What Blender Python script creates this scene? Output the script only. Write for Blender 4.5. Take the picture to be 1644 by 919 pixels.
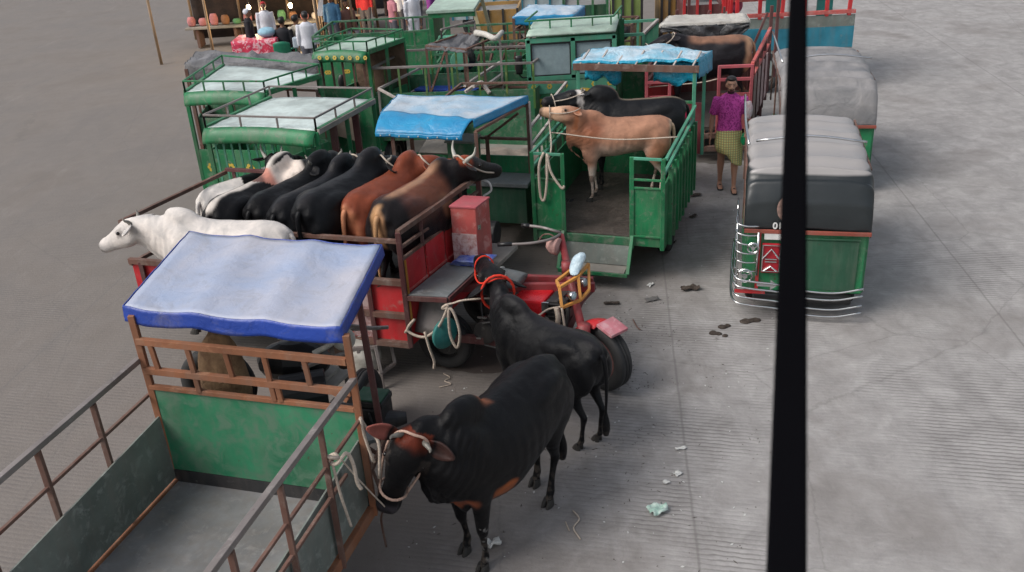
import bpy, bmesh, math, random
import numpy as np
from mathutils import Vector, Matrix, noise as mnoise
random.seed(11)
PI = math.pi
for o in list(bpy.data.objects): bpy.data.objects.remove(o)
S = bpy.context.scene
COL = S.collection

# ------------------------------------------------------------------ camera, sky, sun, exposure
FPX, PITCH, ROLL, CAMH = 1495.0, math.radians(26.0), math.radians(-3.51), 4.95
PW, PH = 1644.0, 919.0
fw = Vector((0, math.cos(PITCH), -math.sin(PITCH)))
r0 = Vector((1, 0, 0)); u0 = r0.cross(fw)
rt = math.cos(ROLL)*r0 + math.sin(ROLL)*u0
up = -math.sin(ROLL)*r0 + math.cos(ROLL)*u0
cam = bpy.data.cameras.new('camera'); camo = bpy.data.objects.new('camera', cam); COL.objects.link(camo)
cam.sensor_width = 36; cam.lens = FPX/PW*36
cam.clip_start = 0.05; cam.clip_end = 600
M = Matrix((rt, up, -fw)).transposed().to_4x4(); M.translation = (0, 0, CAMH)
camo.matrix_world = M
cam.dof.use_dof = True; cam.dof.focus_distance = 9.5; cam.dof.aperture_fstop = 11
S.camera = camo
world = bpy.data.worlds.new('World'); S.world = world; world.use_nodes = True
wn = world.node_tree.nodes; wl = world.node_tree.links
sky = wn.new('ShaderNodeTexSky'); sky.sky_type = 'NISHITA'; sky.sun_disc = False
SUN_EL, SUN_AZ = math.radians(46), math.radians(-112)      # azimuth from +Y towards +X
sky.sun_elevation = SUN_EL; sky.sun_rotation = SUN_AZ
sky.air_density = 1.3; sky.dust_density = 3.5; sky.ozone_density = 1.2
hsv = wn.new('ShaderNodeHueSaturation'); hsv.inputs['Saturation'].default_value = 0.45       # hazy, nearly white evening sky
wl.new(sky.outputs[0], hsv.inputs['Color']); wl.new(hsv.outputs[0], wn['Background'].inputs[0]); wn['Background'].inputs[1].default_value = 0.10
sl = bpy.data.lights.new('sun', 'SUN'); so = bpy.data.objects.new('sun', sl); COL.objects.link(so)
sl.energy = 1.35; sl.angle = math.radians(32); sl.color = (1.0, 0.95, 0.9)
sd = Vector((math.sin(SUN_AZ)*math.cos(SUN_EL), math.cos(SUN_AZ)*math.cos(SUN_EL), math.sin(SUN_EL)))
so.rotation_euler = sd.to_track_quat('Z', 'Y').to_euler(); so.location = (0, 10, 30)
S.view_settings.view_transform = 'Standard'; S.view_settings.look = 'None'
S.view_settings.exposure = 0.64; S.view_settings.gamma = 1
S.render.resolution_x = 1024; S.render.resolution_y = 572

def ray(x, y):
    return fw*FPX + rt*(x-PW/2) - up*(y-PH/2)
def W(x, y, z=0.0):                       # the place at height z that the photograph shows at (x, y)
    d = ray(x, y); t = (z-CAMH)/d.z
    return Vector((d.x*t, d.y*t, z))
def WY(x, y, Y):                          # the place at depth Y
    d = ray(x, y); t = Y/d.y
    return Vector((d.x*t, Y, CAMH+d.z*t))

# ------------------------------------------------------------------ mesh helpers
def catmull(P, n):
    P = [np.array(p, float) for p in P]
    if len(P) < 3: return [P[0]+(P[-1]-P[0])*i/n for i in range(n+1)]
    Q = [2*P[0]-P[1]]+P+[2*P[-1]-P[-2]]; out = []
    for i in range(1, len(Q)-2):
        a, b, c, d = Q[i-1:i+3]
        for k in range(n):
            t = k/n
            out.append(.5*((2*b)+(c-a)*t+(2*a-5*b+4*c-d)*t*t+(3*b-a-3*c+d)*t**3))
    out.append(P[-1]); return out

class MB:
    def __init__(s): s.v = []; s.f = []; s.uv = None
    def add(s, vs, fs):
        o = len(s.v); s.v += [tuple(v) for v in vs]; s.f += [tuple(i+o for i in f) for f in fs]; return s
    def box(s, c, sz, ax=None, ay=None, az=None):
        c = Vector(c); ax = Vector(ax or (1, 0, 0)); ay = Vector(ay or (0, 1, 0)); az = Vector(az or (0, 0, 1))
        vs = [c+ax*(i*sz[0]/2)+ay*(j*sz[1]/2)+az*(k*sz[2]/2) for i in (-1, 1) for j in (-1, 1) for k in (-1, 1)]
        return s.add(vs, [(0, 1, 3, 2), (4, 6, 7, 5), (0, 4, 5, 1), (2, 3, 7, 6), (0, 2, 6, 4), (1, 5, 7, 3)])
    def bar(s, p, q, w=.03, h=None, upv=(0, 0, 1)):
        p = Vector(p); q = Vector(q); h = h or w; d = (q-p).normalized(); u = Vector(upv)
        if abs(d.dot(u)) > .95: u = Vector((0, 1, 0))
        a = d.cross(u).normalized(); b = a.cross(d)
        return s.box((p+q)/2, ((q-p).length, w, h), d, a, b)
    def tube(s, pts, r, n=8, sm=0):
        if sm: pts = catmull(pts, sm)
        pts = [Vector(p) for p in pts]; N = len(pts); vs = []; fs = []
        rr = r if hasattr(r, '__len__') else [r]*N
        if len(rr) != N: rr = [rr[0]+(rr[-1]-rr[0])*i/(N-1) for i in range(N)]
        d = (pts[1]-pts[0]).normalized(); u = Vector((0, 0, 1)) if abs(d.z) < .9 else Vector((1, 0, 0))
        a = d.cross(u).normalized()
        for i, p in enumerate(pts):
            d = (pts[min(i+1, N-1)]-pts[max(i-1, 0)]).normalized()
            a = (a-d*a.dot(d)).normalized(); b = d.cross(a)
            for k in range(n):
                t = 2*PI*k/n; vs.append(p+(a*math.cos(t)+b*math.sin(t))*rr[i])
        for i in range(N-1):
            for k in range(n):
                k2 = (k+1) % n; fs.append((i*n+k, i*n+k2, (i+1)*n+k2, (i+1)*n+k))
        fs.append(tuple(range(n))[::-1]); fs.append(tuple((N-1)*n+k for k in range(n)))
        return s.add(vs, fs)
    def slab(s, c4, th):                  # a sheet on four corners, thickened along its normal
        c4 = [Vector(c) for c in c4]
        n = (c4[1]-c4[0]).cross(c4[3]-c4[0]).normalized()*th/2
        return s.add([c+n for c in c4]+[c-n for c in c4], [(0, 1, 2, 3), (7, 6, 5, 4), (0, 4, 5, 1), (1, 5, 6, 2), (2, 6, 7, 3), (3, 7, 4, 0)])
    def grid(s, fn, nu, nv, th=.012):     # closed thick sheet from fn(u, v)
        T = [[Vector(fn(i/nu, j/nv)) for j in range(nv+1)] for i in range(nu+1)]
        vs = []; 
        for i in range(nu+1):
            for j in range(nv+1):
                a = T[min(i+1, nu)][j]-T[max(i-1, 0)][j]; b = T[i][min(j+1, nv)]-T[i][max(j-1, 0)]
                n = a.cross(b); n = n.normalized() if n.length > 1e-9 else Vector((0, 0, 1))
                vs.append((T[i][j]+n*th/2, T[i][j]-n*th/2))
        m = (nu+1)*(nv+1); V = [a for a, b in vs]+[b for a, b in vs]; F = []
        I = lambda i, j: i*(nv+1)+j
        for i in range(nu):
            for j in range(nv):
                F.append((I(i, j), I(i+1, j), I(i+1, j+1), I(i, j+1))); F.append((m+I(i, j), m+I(i, j+1), m+I(i+1, j+1), m+I(i+1, j)))
        edge = [I(i, 0) for i in range(nu+1)]+[I(nu, j) for j in range(1, nv+1)]+[I(i, nv) for i in range(nu-1, -1, -1)]+[I(0, j) for j in range(nv-1, 0, -1)]
        for k in range(len(edge)):
            a, b = edge[k], edge[(k+1) % len(edge)]; F.append((a, m+a, m+b, b))
        return s.add(V, F)
    def lathe(s, prof, c, axis, n=28):    # prof: (radius, along axis), closed loop
        c = Vector(c); ax = Vector(axis).normalized(); u = Vector((0, 0, 1)) if abs(ax.z) < .9 else Vector((1, 0, 0))
        a = ax.cross(u).normalized(); b = ax.cross(a); m = len(prof); vs = []; fs = []
        for k in range(n):
            t = 2*PI*k/n; d = a*math.cos(t)+b*math.sin(t)
            for r, h in prof: vs.append(c+d*r+ax*h)
        for k in range(n):
            for i in range(m): fs.append((k*m+i, k*m+(i+1) % m, ((k+1) % n)*m+(i+1) % m, ((k+1) % n)*m+i))
        return s.add(vs, fs)
    def cyl(s, p, q, r, r2=None, n=14): return s.tube([p, q], [r, r if r2 is None else r2], n)
    def ell(s, c, r, ax=None, ay=None, az=None, nu=14, nv=9):
        c = Vector(c); ax = Vector(ax or (1, 0, 0)); ay = Vector(ay or (0, 1, 0)); az = Vector(az or (0, 0, 1))
        if not hasattr(r, '__len__'): r = (r, r, r)
        vs = [c-az*r[2]]; fs = []
        for j in range(1, nv):
            t = -PI/2+PI*j/nv
            for i in range(nu):
                p = 2*PI*i/nu; vs.append(c+ax*(r[0]*math.cos(t)*math.cos(p))+ay*(r[1]*math.cos(t)*math.sin(p))+az*(r[2]*math.sin(t)))
        vs.append(c+az*r[2]); L = len(vs)-1
        for i in range(nu):
            i2 = (i+1) % nu; fs.append((0, 1+i2, 1+i)); fs.append((L, L-nu+i, L-nu+i2))
            for j in range(nv-2): fs.append((1+j*nu+i, 1+j*nu+i2, 1+(j+1)*nu+i2, 1+(j+1)*nu+i))
        return s.add(vs, fs)
    def loft(s, rings, n=16, sm=4, pinch=0):
        # rings: (centre, half side width, half up height, side vector, up vector)
        C = catmull([r[0] for r in rings], sm); A = catmull([r[1:3] for r in rings], sm)
        SV = catmull([r[3] for r in rings], sm); UV = catmull([r[4] for r in rings], sm)
        vs = []; fs = []; N = len(C)
        for c, ab, sv, uv in zip(C, A, SV, UV):
            sv = sv/np.linalg.norm(sv); uv = uv/np.linalg.norm(uv)
            for k in range(n):
                t = 2*PI*k/n; vs.append(Vector(c+sv*max(ab[0], .004)*math.cos(t)*(1-pinch*max(0, math.sin(t))**1.5)+uv*max(ab[1], .004)*math.sin(t)))
        for i in range(N-1):
            for k in range(n):
                k2 = (k+1) % n; fs.append((i*n+k, i*n+k2, (i+1)*n+k2, (i+1)*n+k))
        fs.append(tuple(range(n))[::-1]); fs.append(tuple((N-1)*n+k for k in range(n)))
        return s.add(vs, fs)
    def mesh(s, name, loc=(0, 0, 0)):
        me = bpy.data.meshes.new(name); L = Vector(loc)
        me.from_pydata([Vector(v)-L for v in s.v], [], s.f); me.update()
        bm = bmesh.new(); bm.from_mesh(me); bmesh.ops.recalc_face_normals(bm, faces=bm.faces); bm.to_mesh(me); bm.free()
        return me
    def build(s, name, mat, parent=None, bevel=0, smooth=False):
        loc = wloc(parent) if parent else Vector((0, 0, 0))
        me = s.mesh(name, loc); me.materials.append(mat)
        if smooth: me.polygons.foreach_set('use_smooth', [True]*len(me.polygons))
        o = bpy.data.objects.new(name, me); COL.objects.link(o); o.parent = parent
        if bevel:
            b = o.modifiers.new('bevel', 'BEVEL'); b.width = bevel; b.segments = 2; b.limit_method = 'ANGLE'; b.angle_limit = .7
        return o
def wloc(o):
    l = Vector((0, 0, 0))
    while o: l += o.location; o = o.parent
    return l
def thing(name, label, cat, loc, group=None):
    o = bpy.data.objects.new(name, None); COL.objects.link(o); o.location = Vector(loc); o.empty_display_size = .1
    o['label'] = label; o['category'] = cat
    if group: o['group'] = group
    return o
def tag(o, label, cat, group=None):
    o['label'] = label; o['category'] = cat
    if group: o['group'] = group
    return o
def recenter(o):                           # origin of a single-mesh thing at its own base
    me = o.data; n = len(me.vertices); a = np.empty(n*3); me.vertices.foreach_get('co', a); a = a.reshape(-1, 3)
    b = np.array([(a[:, 0].min()+a[:, 0].max())/2, (a[:, 1].min()+a[:, 1].max())/2, a[:, 2].min()])
    me.vertices.foreach_set('co', (a-b).ravel()); o.location = o.location+Vector(b); me.update(); return o

# ------------------------------------------------------------------ materials
MATS = {}
def nodes(name):
    m = bpy.data.materials.new(name); m.use_nodes = True; nt = m.node_tree
    return m, nt, nt.nodes, nt.links, nt.nodes['Principled BSDF']
def _noise(n, l, sc, det=6, rough=.6, vec=None, dist=0):
    t = n.new('ShaderNodeTexNoise'); t.inputs['Scale'].default_value = sc; t.inputs['Detail'].default_value = det
    t.inputs['Roughness'].default_value = rough; t.inputs['Distortion'].default_value = dist
    if vec: l.new(vec, t.inputs['Vector'])
    return t
def _ramp(n, l, src, a, b, ca=(0, 0, 0, 1), cb=(1, 1, 1, 1)):
    r = n.new('ShaderNodeValToRGB'); r.color_ramp.elements[0].position = a; r.color_ramp.elements[1].position = b
    r.color_ramp.elements[0].color = ca; r.color_ramp.elements[1].color = cb; l.new(src, r.inputs[0]); return r
def _mix(n, l, fac, a, b, mode='MIX'):
    m = n.new('ShaderNodeMix'); m.data_type = 'RGBA'; m.blend_type = mode
    for sock, v in ((0, fac), (6, a), (7, b)):
        if hasattr(v, 'is_output'): l.new(v, m.inputs[sock])
        elif sock == 0: m.inputs[0].default_value = v
        else: m.inputs[sock].default_value = (v[0], v[1], v[2], 1)
    return m.outputs[2]
def paint(name, col, wear=.35, rust=.3, rough=.5, metal=0, scale=1.0, dust=.35, wearcol=(.22, .2, .17), bump=.15):
    if name in MATS: return MATS[name]
    m, nt, n, l, p = nodes(name)
    tc = n.new('ShaderNodeNewGeometry').outputs['Position']
    a = _noise(n, l, 1.7*scale, 5, .6, tc); b = _noise(n, l, 9*scale, 8, .7, tc, .6); c = _noise(n, l, 45*scale, 4, .6, tc)
    dark = tuple(x*.6 for x in col); lite = tuple(min(1, x*1.2+.01) for x in col)
    base = _mix(n, l, _ramp(n, l, a.outputs[0], .3, .7).outputs[0], dark, lite)
    w = _ramp(n, l, b.outputs[0], .68-.18*wear, .74-.1*wear)
    base = _mix(n, l, w.outputs[0], base, tuple(.5*x+.5*y for x, y in zip(col, wearcol)))
    st = n.new('ShaderNodeMapping'); st.inputs['Scale'].default_value = (6*scale, 6*scale, 1.0*scale); l.new(tc, st.inputs[0])
    d = _noise(n, l, 1.4, 6, .65, st.outputs[0])
    dd = _ramp(n, l, d.outputs[0], .45, .8, (0, 0, 0, 1), (dust, dust, dust, 1))
    base = _mix(n, l, dd.outputs[0], base, (.17, .15, .13))
    r = _ramp(n, l, b.outputs[0], .42-.16*(1-rust)-.06, .47-.16*(1-rust)-.06, (1, 1, 1, 1), (0, 0, 0, 1))
    if rust > 0: base = _mix(n, l, r.outputs[0], base, (.07, .035, .022))
    l.new(base, p.inputs['Base Color'])
    rr = _ramp(n, l, b.outputs[0], .2, .8, (rough-.12,)*3+(1,), (rough+.2,)*3+(1,)); l.new(rr.outputs[0], p.inputs['Roughness'])
    p.inputs['Metallic'].default_value = metal
    bp = n.new('ShaderNodeBump'); bp.inputs['Strength'].default_value = bump; bp.inputs['Distance'].default_value = .01
    l.new(b.outputs[0], bp.inputs['Height']); l.new(bp.outputs[0], p.inputs['Normal'])
    MATS[name] = m; return m
def cloth(name, col, col2=None, sc=4, rough=.75, wr=.35, spec=.3, pattern=None, psc=20, pc=None):
    if name in MATS: return MATS[name]
    m, nt, n, l, p = nodes(name); tc = n.new('ShaderNodeTexCoord').outputs['Object']
    a = _noise(n, l, sc, 5, .6, tc, .4)
    base = _mix(n, l, _ramp(n, l, a.outputs[0], .35, .65).outputs[0], col, col2 or tuple(x*.8 for x in col))
    if pattern == 'blotch':
        v = _noise(n, l, psc, 3, .5, tc, 1.5); base = _mix(n, l, _ramp(n, l, v.outputs[0], .5, .56).outputs[0], base, pc)
    if pattern == 'check':
        for k, rot in enumerate(((0, 0, 0), (0, 0, 0))):
            wv = n.new('ShaderNodeTexWave'); wv.bands_direction = ('Y', 'Z')[k]; wv.inputs['Scale'].default_value = psc; l.new(tc, wv.inputs[0])
            r = _ramp(n, l, wv.outputs[1], .72, .8, (0, 0, 0, 1), (.75, .75, .75, 1)); base = _mix(n, l, r.outputs[0], base, pc[k])
    l.new(base, p.inputs['Base Color']); p.inputs['Roughness'].default_value = rough; p.inputs['Specular IOR Level'].default_value = spec
    b = _noise(n, l, 14, 6, .6, tc, 1.0); bp = n.new('ShaderNodeBump'); bp.inputs['Strength'].default_value = wr; bp.inputs['Distance'].default_value = .02
    if 'tarpaulin' in name or 'canvas' in name:      # sharp fold lines
        w_ = n.new('ShaderNodeMix'); w_.data_type = 'VECTOR'; w_.inputs[0].default_value = .35; l.new(tc, w_.inputs[4]); l.new(a.outputs[1], w_.inputs[5])
        vo = n.new('ShaderNodeTexVoronoi'); vo.feature = 'DISTANCE_TO_EDGE'; vo.inputs['Scale'].default_value = 3.2; l.new(w_.outputs[1], vo.inputs['Vector'])
        cr = _ramp(n, l, vo.outputs[0], 0, .10); ad = n.new('ShaderNodeMath'); ad.operation = 'MULTIPLY_ADD'; l.new(cr.outputs[0], ad.inputs[0]); ad.inputs[1].default_value = .45; l.new(b.outputs[0], ad.inputs[2]); l.new(ad.outputs[0], bp.inputs['Height'])
        dt = _noise(n, l, 3.5, 8, .75, tc, 1.0); base2 = _mix(n, l, _ramp(n, l, dt.outputs[0], .52, .72, (0, 0, 0, 1), (.45, .45, .45, 1)).outputs[0], base, (.20, .185, .17)); l.new(base2, p.inputs['Base Color'])
    else: l.new(b.outputs[0], bp.inputs['Height'])
    l.new(bp.outputs[0], p.inputs['Normal'])
    MATS[name] = m; return m
def plain(name, col, rough=.5, metal=0, emit=None, trans=0, var=.25):
    if name in MATS: return MATS[name]
    m, nt, n, l, p = nodes(name); tc = n.new('ShaderNodeNewGeometry').outputs['Position']
    a = _noise(n, l, 14, 5, .6, tc)
    l.new(_mix(n, l, a.outputs[0], tuple(x*(1-var) for x in col), tuple(min(1, x*(1+var)) for x in col)), p.inputs['Base Color'])
    p.inputs['Roughness'].default_value = rough; p.inputs['Metallic'].default_value = metal
    if emit: p.inputs['Emission Color'].default_value = (*emit[:3], 1); p.inputs['Emission Strength'].default_value = emit[3]
    if trans: p.inputs['Transmission Weight'].default_value = trans
    MATS[name] = m; return m
GREEN = paint('green_paint', (.006, .165, .057), wear=.75, rust=.80, rough=.46, dust=.55)
GREEN2 = paint('old_green_paint', (.02, .14, .06), wear=1.0, rust=.85, rough=.55, dust=.5)
GREEN3 = paint('pale_green_paint', (.07, .30, .19), wear=.4, rust=.3, rough=.5)
DGREEN = paint('dark_green_paint', (.01, .07, .035), wear=.2, rust=.5, rough=.6)
TEALROOF = paint('faded_roof_sheet', (.52, .60, .58), wear=.5, rust=.35, rough=.5, dust=.4, wearcol=(.6, .62, .6))
TEALROOF2 = paint('faded_green_roof_sheet', (.38, .50, .42), wear=.6, rust=.4, rough=.5, dust=.4, wearcol=(.5, .56, .5))
RED = paint('red_paint', (.52, .016, .022), wear=.6, rust=.7, rough=.45, dust=.25)
RED2 = paint('faded_red_paint', (.50, .09, .08), wear=.9, rust=.25, rough=.55, wearcol=(.5, .35, .32))
CHIP = paint('chipped_red_paint', (.24, .03, .03), wear=1.9, rust=.2, rough=.6, wearcol=(.75, .7, .68), scale=1.4)
CHRED = paint('dark_red_chassis_paint', (.26, .03, .035), wear=.5, rust=.5, rough=.5)
PINKR = paint('pinkish_red_paint', (.46, .09, .11), wear=.5, rust=.3, rough=.55)
MAROON = paint('maroon_frame_paint', (.11, .03, .03), wear=.5, rust=.5, rough=.55, dust=.5)
RUST = paint('rusty_steel', (.13, .06, .042), wear=.8, rust=.6, rough=.75, dust=.6, wearcol=(.26, .2, .17))
RUSTO = paint('orange_rust', (.26, .10, .045), wear=.8, rust=.55, rough=.8, dust=.4, wearcol=(.3, .17, .1))
STEEL = paint('worn_steel', (.23, .20, .19), wear=.7, rust=.5, rough=.5, metal=.3, dust=.5, wearcol=(.4, .38, .36))
PIPE = paint('pale_pipe', (.45, .40, .37), wear=.6, rust=.3, rough=.5, wearcol=(.6, .56, .52))
GREYB = paint('grey_green_board', (.16, .185, .165), wear=.9, rust=.35, rough=.7, dust=.6, wearcol=(.3, .32, .3))
FLOOR = paint('dirty_bed_floor', (.055, .042, .034), wear=.7, rust=.8, rough=.5, dust=.3, scale=2.2, wearcol=(.15, .12, .095), bump=1.0)
FLOORG = paint('grey_bed_floor', (.19, .19, .19), wear=.8, rust=.35, rough=.7, dust=.8, wearcol=(.28, .27, .26), bump=.3)
BOARD = paint('grey_seat_board', (.15, .165, .17), wear=.8, rust=.15, rough=.5, dust=.5, wearcol=(.3, .31, .31))
PLANK = paint('dusty_plank', (.27, .25, .22), wear=.8, rust=.3, rough=.8, dust=.6)
YELLOW = paint('amber_paint', (.55, .24, .04), wear=.4, rust=.3, rough=.45)
YEL2 = paint('yellow_paint', (.6, .42, .05), wear=.4, rust=.3, rough=.5)
BLUEP = paint('teal_blue_paint', (.02, .21, .30), wear=.4, rust=.35, rough=.5)
TEALP = paint('teal_paint', (.02, .22, .2), wear=.3, rust=.3, rough=.5)
DARKM = paint('greasy_engine', (.03, .03, .032), wear=.5, rust=.4, rough=.5, metal=.3, wearcol=(.2, .19, .18))
RUBBER = plain('tyre_rubber', (.022, .022, .023), .75)
BLACKP = plain('black_plastic', (.012, .012, .013), .4)
CHROME = plain('bright_steel', (.6, .6, .6), .25, 1)
WHITEP = paint('white_paint', (.7, .7, .68), wear=.4, rust=.2, rough=.5)
GLASS = plain('dusty_glass', (.25, .32, .34), .12, 0)
ROPE = cloth('pale_rope', (.52, .44, .36), (.36, .30, .25), sc=60, rough=.9)
ROPEP = cloth('pink_beige_rope', (.56, .38, .30), (.42, .28, .22), sc=60, rough=.9)
ROPER = cloth('red_halter_cord', (.75, .05, .02), (.5, .03, .02), sc=60, rough=.7)
SACK = cloth('woven_sack', (.55, .53, .48), (.35, .33, .29), sc=8, rough=.8)
HORN = plain('horn', (.16, .15, .13), .4, var=.5)
HOOF = plain('hoof', (.03, .027, .024), .6, var=.5)
EYE = plain('eye', (.006, .004, .004), .08)

# ------------------------------------------------------------------ the ground
def ground():
    m, nt, n, l, p = nodes('dusty_concrete_road')
    pos = n.new('ShaderNodeNewGeometry').outputs['Position']
    a = _noise(n, l, .55, 6, .6, pos, .3); b = _noise(n, l, 3.5, 8, .7, pos, .5); c = _noise(n, l, 26, 5, .7, pos); d = _noise(n, l, 120, 3, .6, pos)
    base = _mix(n, l, _ramp(n, l, b.outputs[0], .3, .72).outputs[0], (.235, .224, .218), (.385, .37, .36))
    base = _mix(n, l, _ramp(n, l, a.outputs[0], .5, .7, (0, 0, 0, 1), (.7, .7, .7, 1)).outputs[0], base, (.165, .148, .138))
    # dirtier, browner ground where the animals and trucks stand (left of the lane)
    sx = n.new('ShaderNodeSeparateXYZ'); l.new(pos, sx.inputs[0])
    dl = n.new('ShaderNodeMath'); dl.operation = 'MULTIPLY_ADD'; l.new(sx.outputs[1], dl.inputs[0]); dl.inputs[1].default_value = -.28; l.new(sx.outputs[0], dl.inputs[2])
    dn = n.new('ShaderNodeMath'); dn.operation = 'MULTIPLY_ADD'; l.new(b.outputs[0], dn.inputs[0]); dn.inputs[1].default_value = 1.6; l.new(dl.outputs[0], dn.inputs[2])
    dr = _ramp(n, l, dn.outputs[0], -1.0+0, .25, (.8, .8, .8, 1), (0, 0, 0, 1))
    # ramp input is clamped to 0..1, so rescale
    mr = n.new('ShaderNodeMapRange'); mr.inputs['From Min'].default_value = -1.6; mr.inputs['From Max'].default_value = .75
    mr.inputs['To Min'].default_value = .85; mr.inputs['To Max'].default_value = 0; l.new(dn.outputs[0], mr.inputs['Value'])
    base = _mix(n, l, mr.outputs[0], base, (.150, .128, .112))
    sp = _ramp(n, l, c.outputs[0], .64, .74, (0, 0, 0, 1), (.6, .6, .6, 1)); base = _mix(n, l, sp.outputs[0], base, (.06, .05, .045))
    sp2 = _ramp(n, l, d.outputs[0], .75, .80, (0, 0, 0, 1), (.35, .35, .35, 1)); base = _mix(n, l, sp2.outputs[0], base, (.5, .48, .45))
    # long faint tyre and drag marks along the lane, and hairline cracks
    tm = n.new('ShaderNodeMapping'); tm.inputs['Rotation'].default_value = (0, 0, math.radians(9)); tm.inputs['Scale'].default_value = (2.0, .4, 1); l.new(pos, tm.inputs[0])
    tn = _noise(n, l, 1.5, 7, .7, tm.outputs[0], .2); base = _mix(n, l, _ramp(n, l, tn.outputs[0], .50, .68, (0, 0, 0, 1), (.28, .28, .28, 1)).outputs[0], base, (.13, .122, .118))
    base = _mix(n, l, _ramp(n, l, tn.outputs[0], .30, .42, (.10, .10, .10, 1), (0, 0, 0, 1)).outputs[0], base, (.40, .39, .385))
    vo = n.new('ShaderNodeTexVoronoi'); vo.feature = 'DISTANCE_TO_EDGE'; vo.inputs['Scale'].default_value = .38; vd_ = n.new('ShaderNodeMix'); vd_.data_type = 'VECTOR'; vd_.inputs[0].default_value = .12; l.new(pos, vd_.inputs[4]); l.new(b.outputs[1], vd_.inputs[5]); l.new(vd_.outputs[1], vo.inputs['Vector'])
    base = _mix(n, l, _ramp(n, l, vo.outputs[0], .001, .004, (.28, .28, .28, 1), (0, 0, 0, 1)).outputs[0], base, (.09, .085, .08))
    # brushed transverse grooves
    mp = n.new('ShaderNodeMapping'); mp.inputs['Rotation'].default_value = (0, 0, math.radians(14)); l.new(pos, mp.inputs[0])
    wv = n.new('ShaderNodeTexWave'); wv.bands_direction = 'Y'; wv.inputs['Scale'].default_value = 6.0; wv.inputs['Distortion'].default_value = 2.2; wv.inputs['Detail'].default_value = 3; wv.inputs['Detail Scale'].default_value = 1.5
    l.new(mp.outputs[0], wv.inputs[0])
    gm = _ramp(n, l, a.outputs[0], .38, .62, (1, 1, 1, 1), (.25, .25, .25, 1))
    gq = n.new('ShaderNodeMath'); gq.operation = 'MULTIPLY'; l.new(wv.outputs[1], gq.inputs[0]); l.new(gm.outputs[0], gq.inputs[1])
    gd = _ramp(n, l, gq.outputs[0], .5, .95, (0, 0, 0, 1), (.62, .62, .62, 1)); base = _mix(n, l, gd.outputs[0], base, (.11, .10, .095))
    # one long joint in the slab
    jm = n.new('ShaderNodeMapping'); jm.inputs['Rotation'].default_value = (0, 0, math.radians(7)); jm.inputs['Location'].default_value = (-0.62, 0, 0); l.new(pos, jm.inputs[0])
    js = n.new('ShaderNodeSeparateXYZ'); l.new(jm.outputs[0], js.inputs[0])
    jn = n.new('ShaderNodeMath'); jn.operation = 'MULTIPLY_ADD'; l.new(b.outputs[0], jn.inputs[0]); jn.inputs[1].default_value = .03; l.new(js.outputs[0], jn.inputs[2])
    jp = n.new('ShaderNodeMath'); jp.operation = 'PINGPONG'; l.new(jn.outputs[0], jp.inputs[0]); jp.inputs[1].default_value = 1.75
    jr = _ramp(n, l, jp.outputs[0], .004, .016, (.5, .5, .5, 1), (0, 0, 0, 1)); base = _mix(n, l, jr.outputs[0], base, (.13, .12, .115))
    l.new(base, p.inputs['Base Color'])
    rr = _ramp(n, l, a.outputs[0], .3, .7, (.72,)*3+(1,), (.9,)*3+(1,)); l.new(rr.outputs[0], p.inputs['Roughness'])
    bp = n.new('ShaderNodeBump'); bp.inputs['Strength'].default_value = .5; bp.inputs['Distance'].default_value = .012
    ad = n.new('ShaderNodeMath'); ad.operation = 'MULTIPLY_ADD'; l.new(gq.outputs[0], ad.inputs[0]); ad.inputs[1].default_value = -.35; l.new(c.outputs[0], ad.inputs[2])
    l.new(ad.outputs[0], bp.inputs['Height']); l.new(bp.outputs[0], p.inputs['Normal'])
    g = MB(); g.add([(-150, -20, 0), (150, -20, 0), (150, 280, 0), (-150, 280, 0)], [(0, 1, 2, 3)])
    o = g.build('road', m); o['kind'] = 'structure'
ground()
def stain(pts, col, name='dirt_stain', rough=.5, h=.004, fr=.3):
    m = MATS.get(name)
    if not m:
        m, nt, n, l, p = nodes(name); tc = n.new('ShaderNodeNewGeometry').outputs['Position']; a = _noise(n, l, 9, 7, .7, tc)
        l.new(_mix(n, l, a.outputs[0], tuple(x*.6 for x in col), tuple(x*1.5 for x in col)), p.inputs['Base Color']); p.inputs['Roughness'].default_value = rough; MATS[name] = m
    for (px, py, rx, ry) in pts:
        c = W(px, py, 0); g = MB(); vs = [(c.x, c.y, h)]; N = 40; sd_ = random.random()*50
        for k in range(N):
            t = 2*PI*k/N; f = 1+fr*mnoise.noise((math.cos(t)*1.6+sd_, math.sin(t)*1.6, 0))+.12*mnoise.noise((math.cos(t)*6+sd_, math.sin(t)*6, 3))
            vs.append((c.x+rx*f*math.cos(t), c.y+ry*f*math.sin(t), h))
        g.add(vs, [(0, 1+k, 1+(k+1) % N) for k in range(N)])
        o = g.build(name, m); recenter(o); o['kind'] = 'structure'
stain([(790, 575, .62, .32)], (.085, .07, .062), 'wet_patch', .35)
stain([(830, 340, .9, .5)], (.10, .075, .06), 'muddy_patch', .6)
stain([(1150, 255, .35, .22)], (.12, .11, .10), 'damp_patch', .5)
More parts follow.
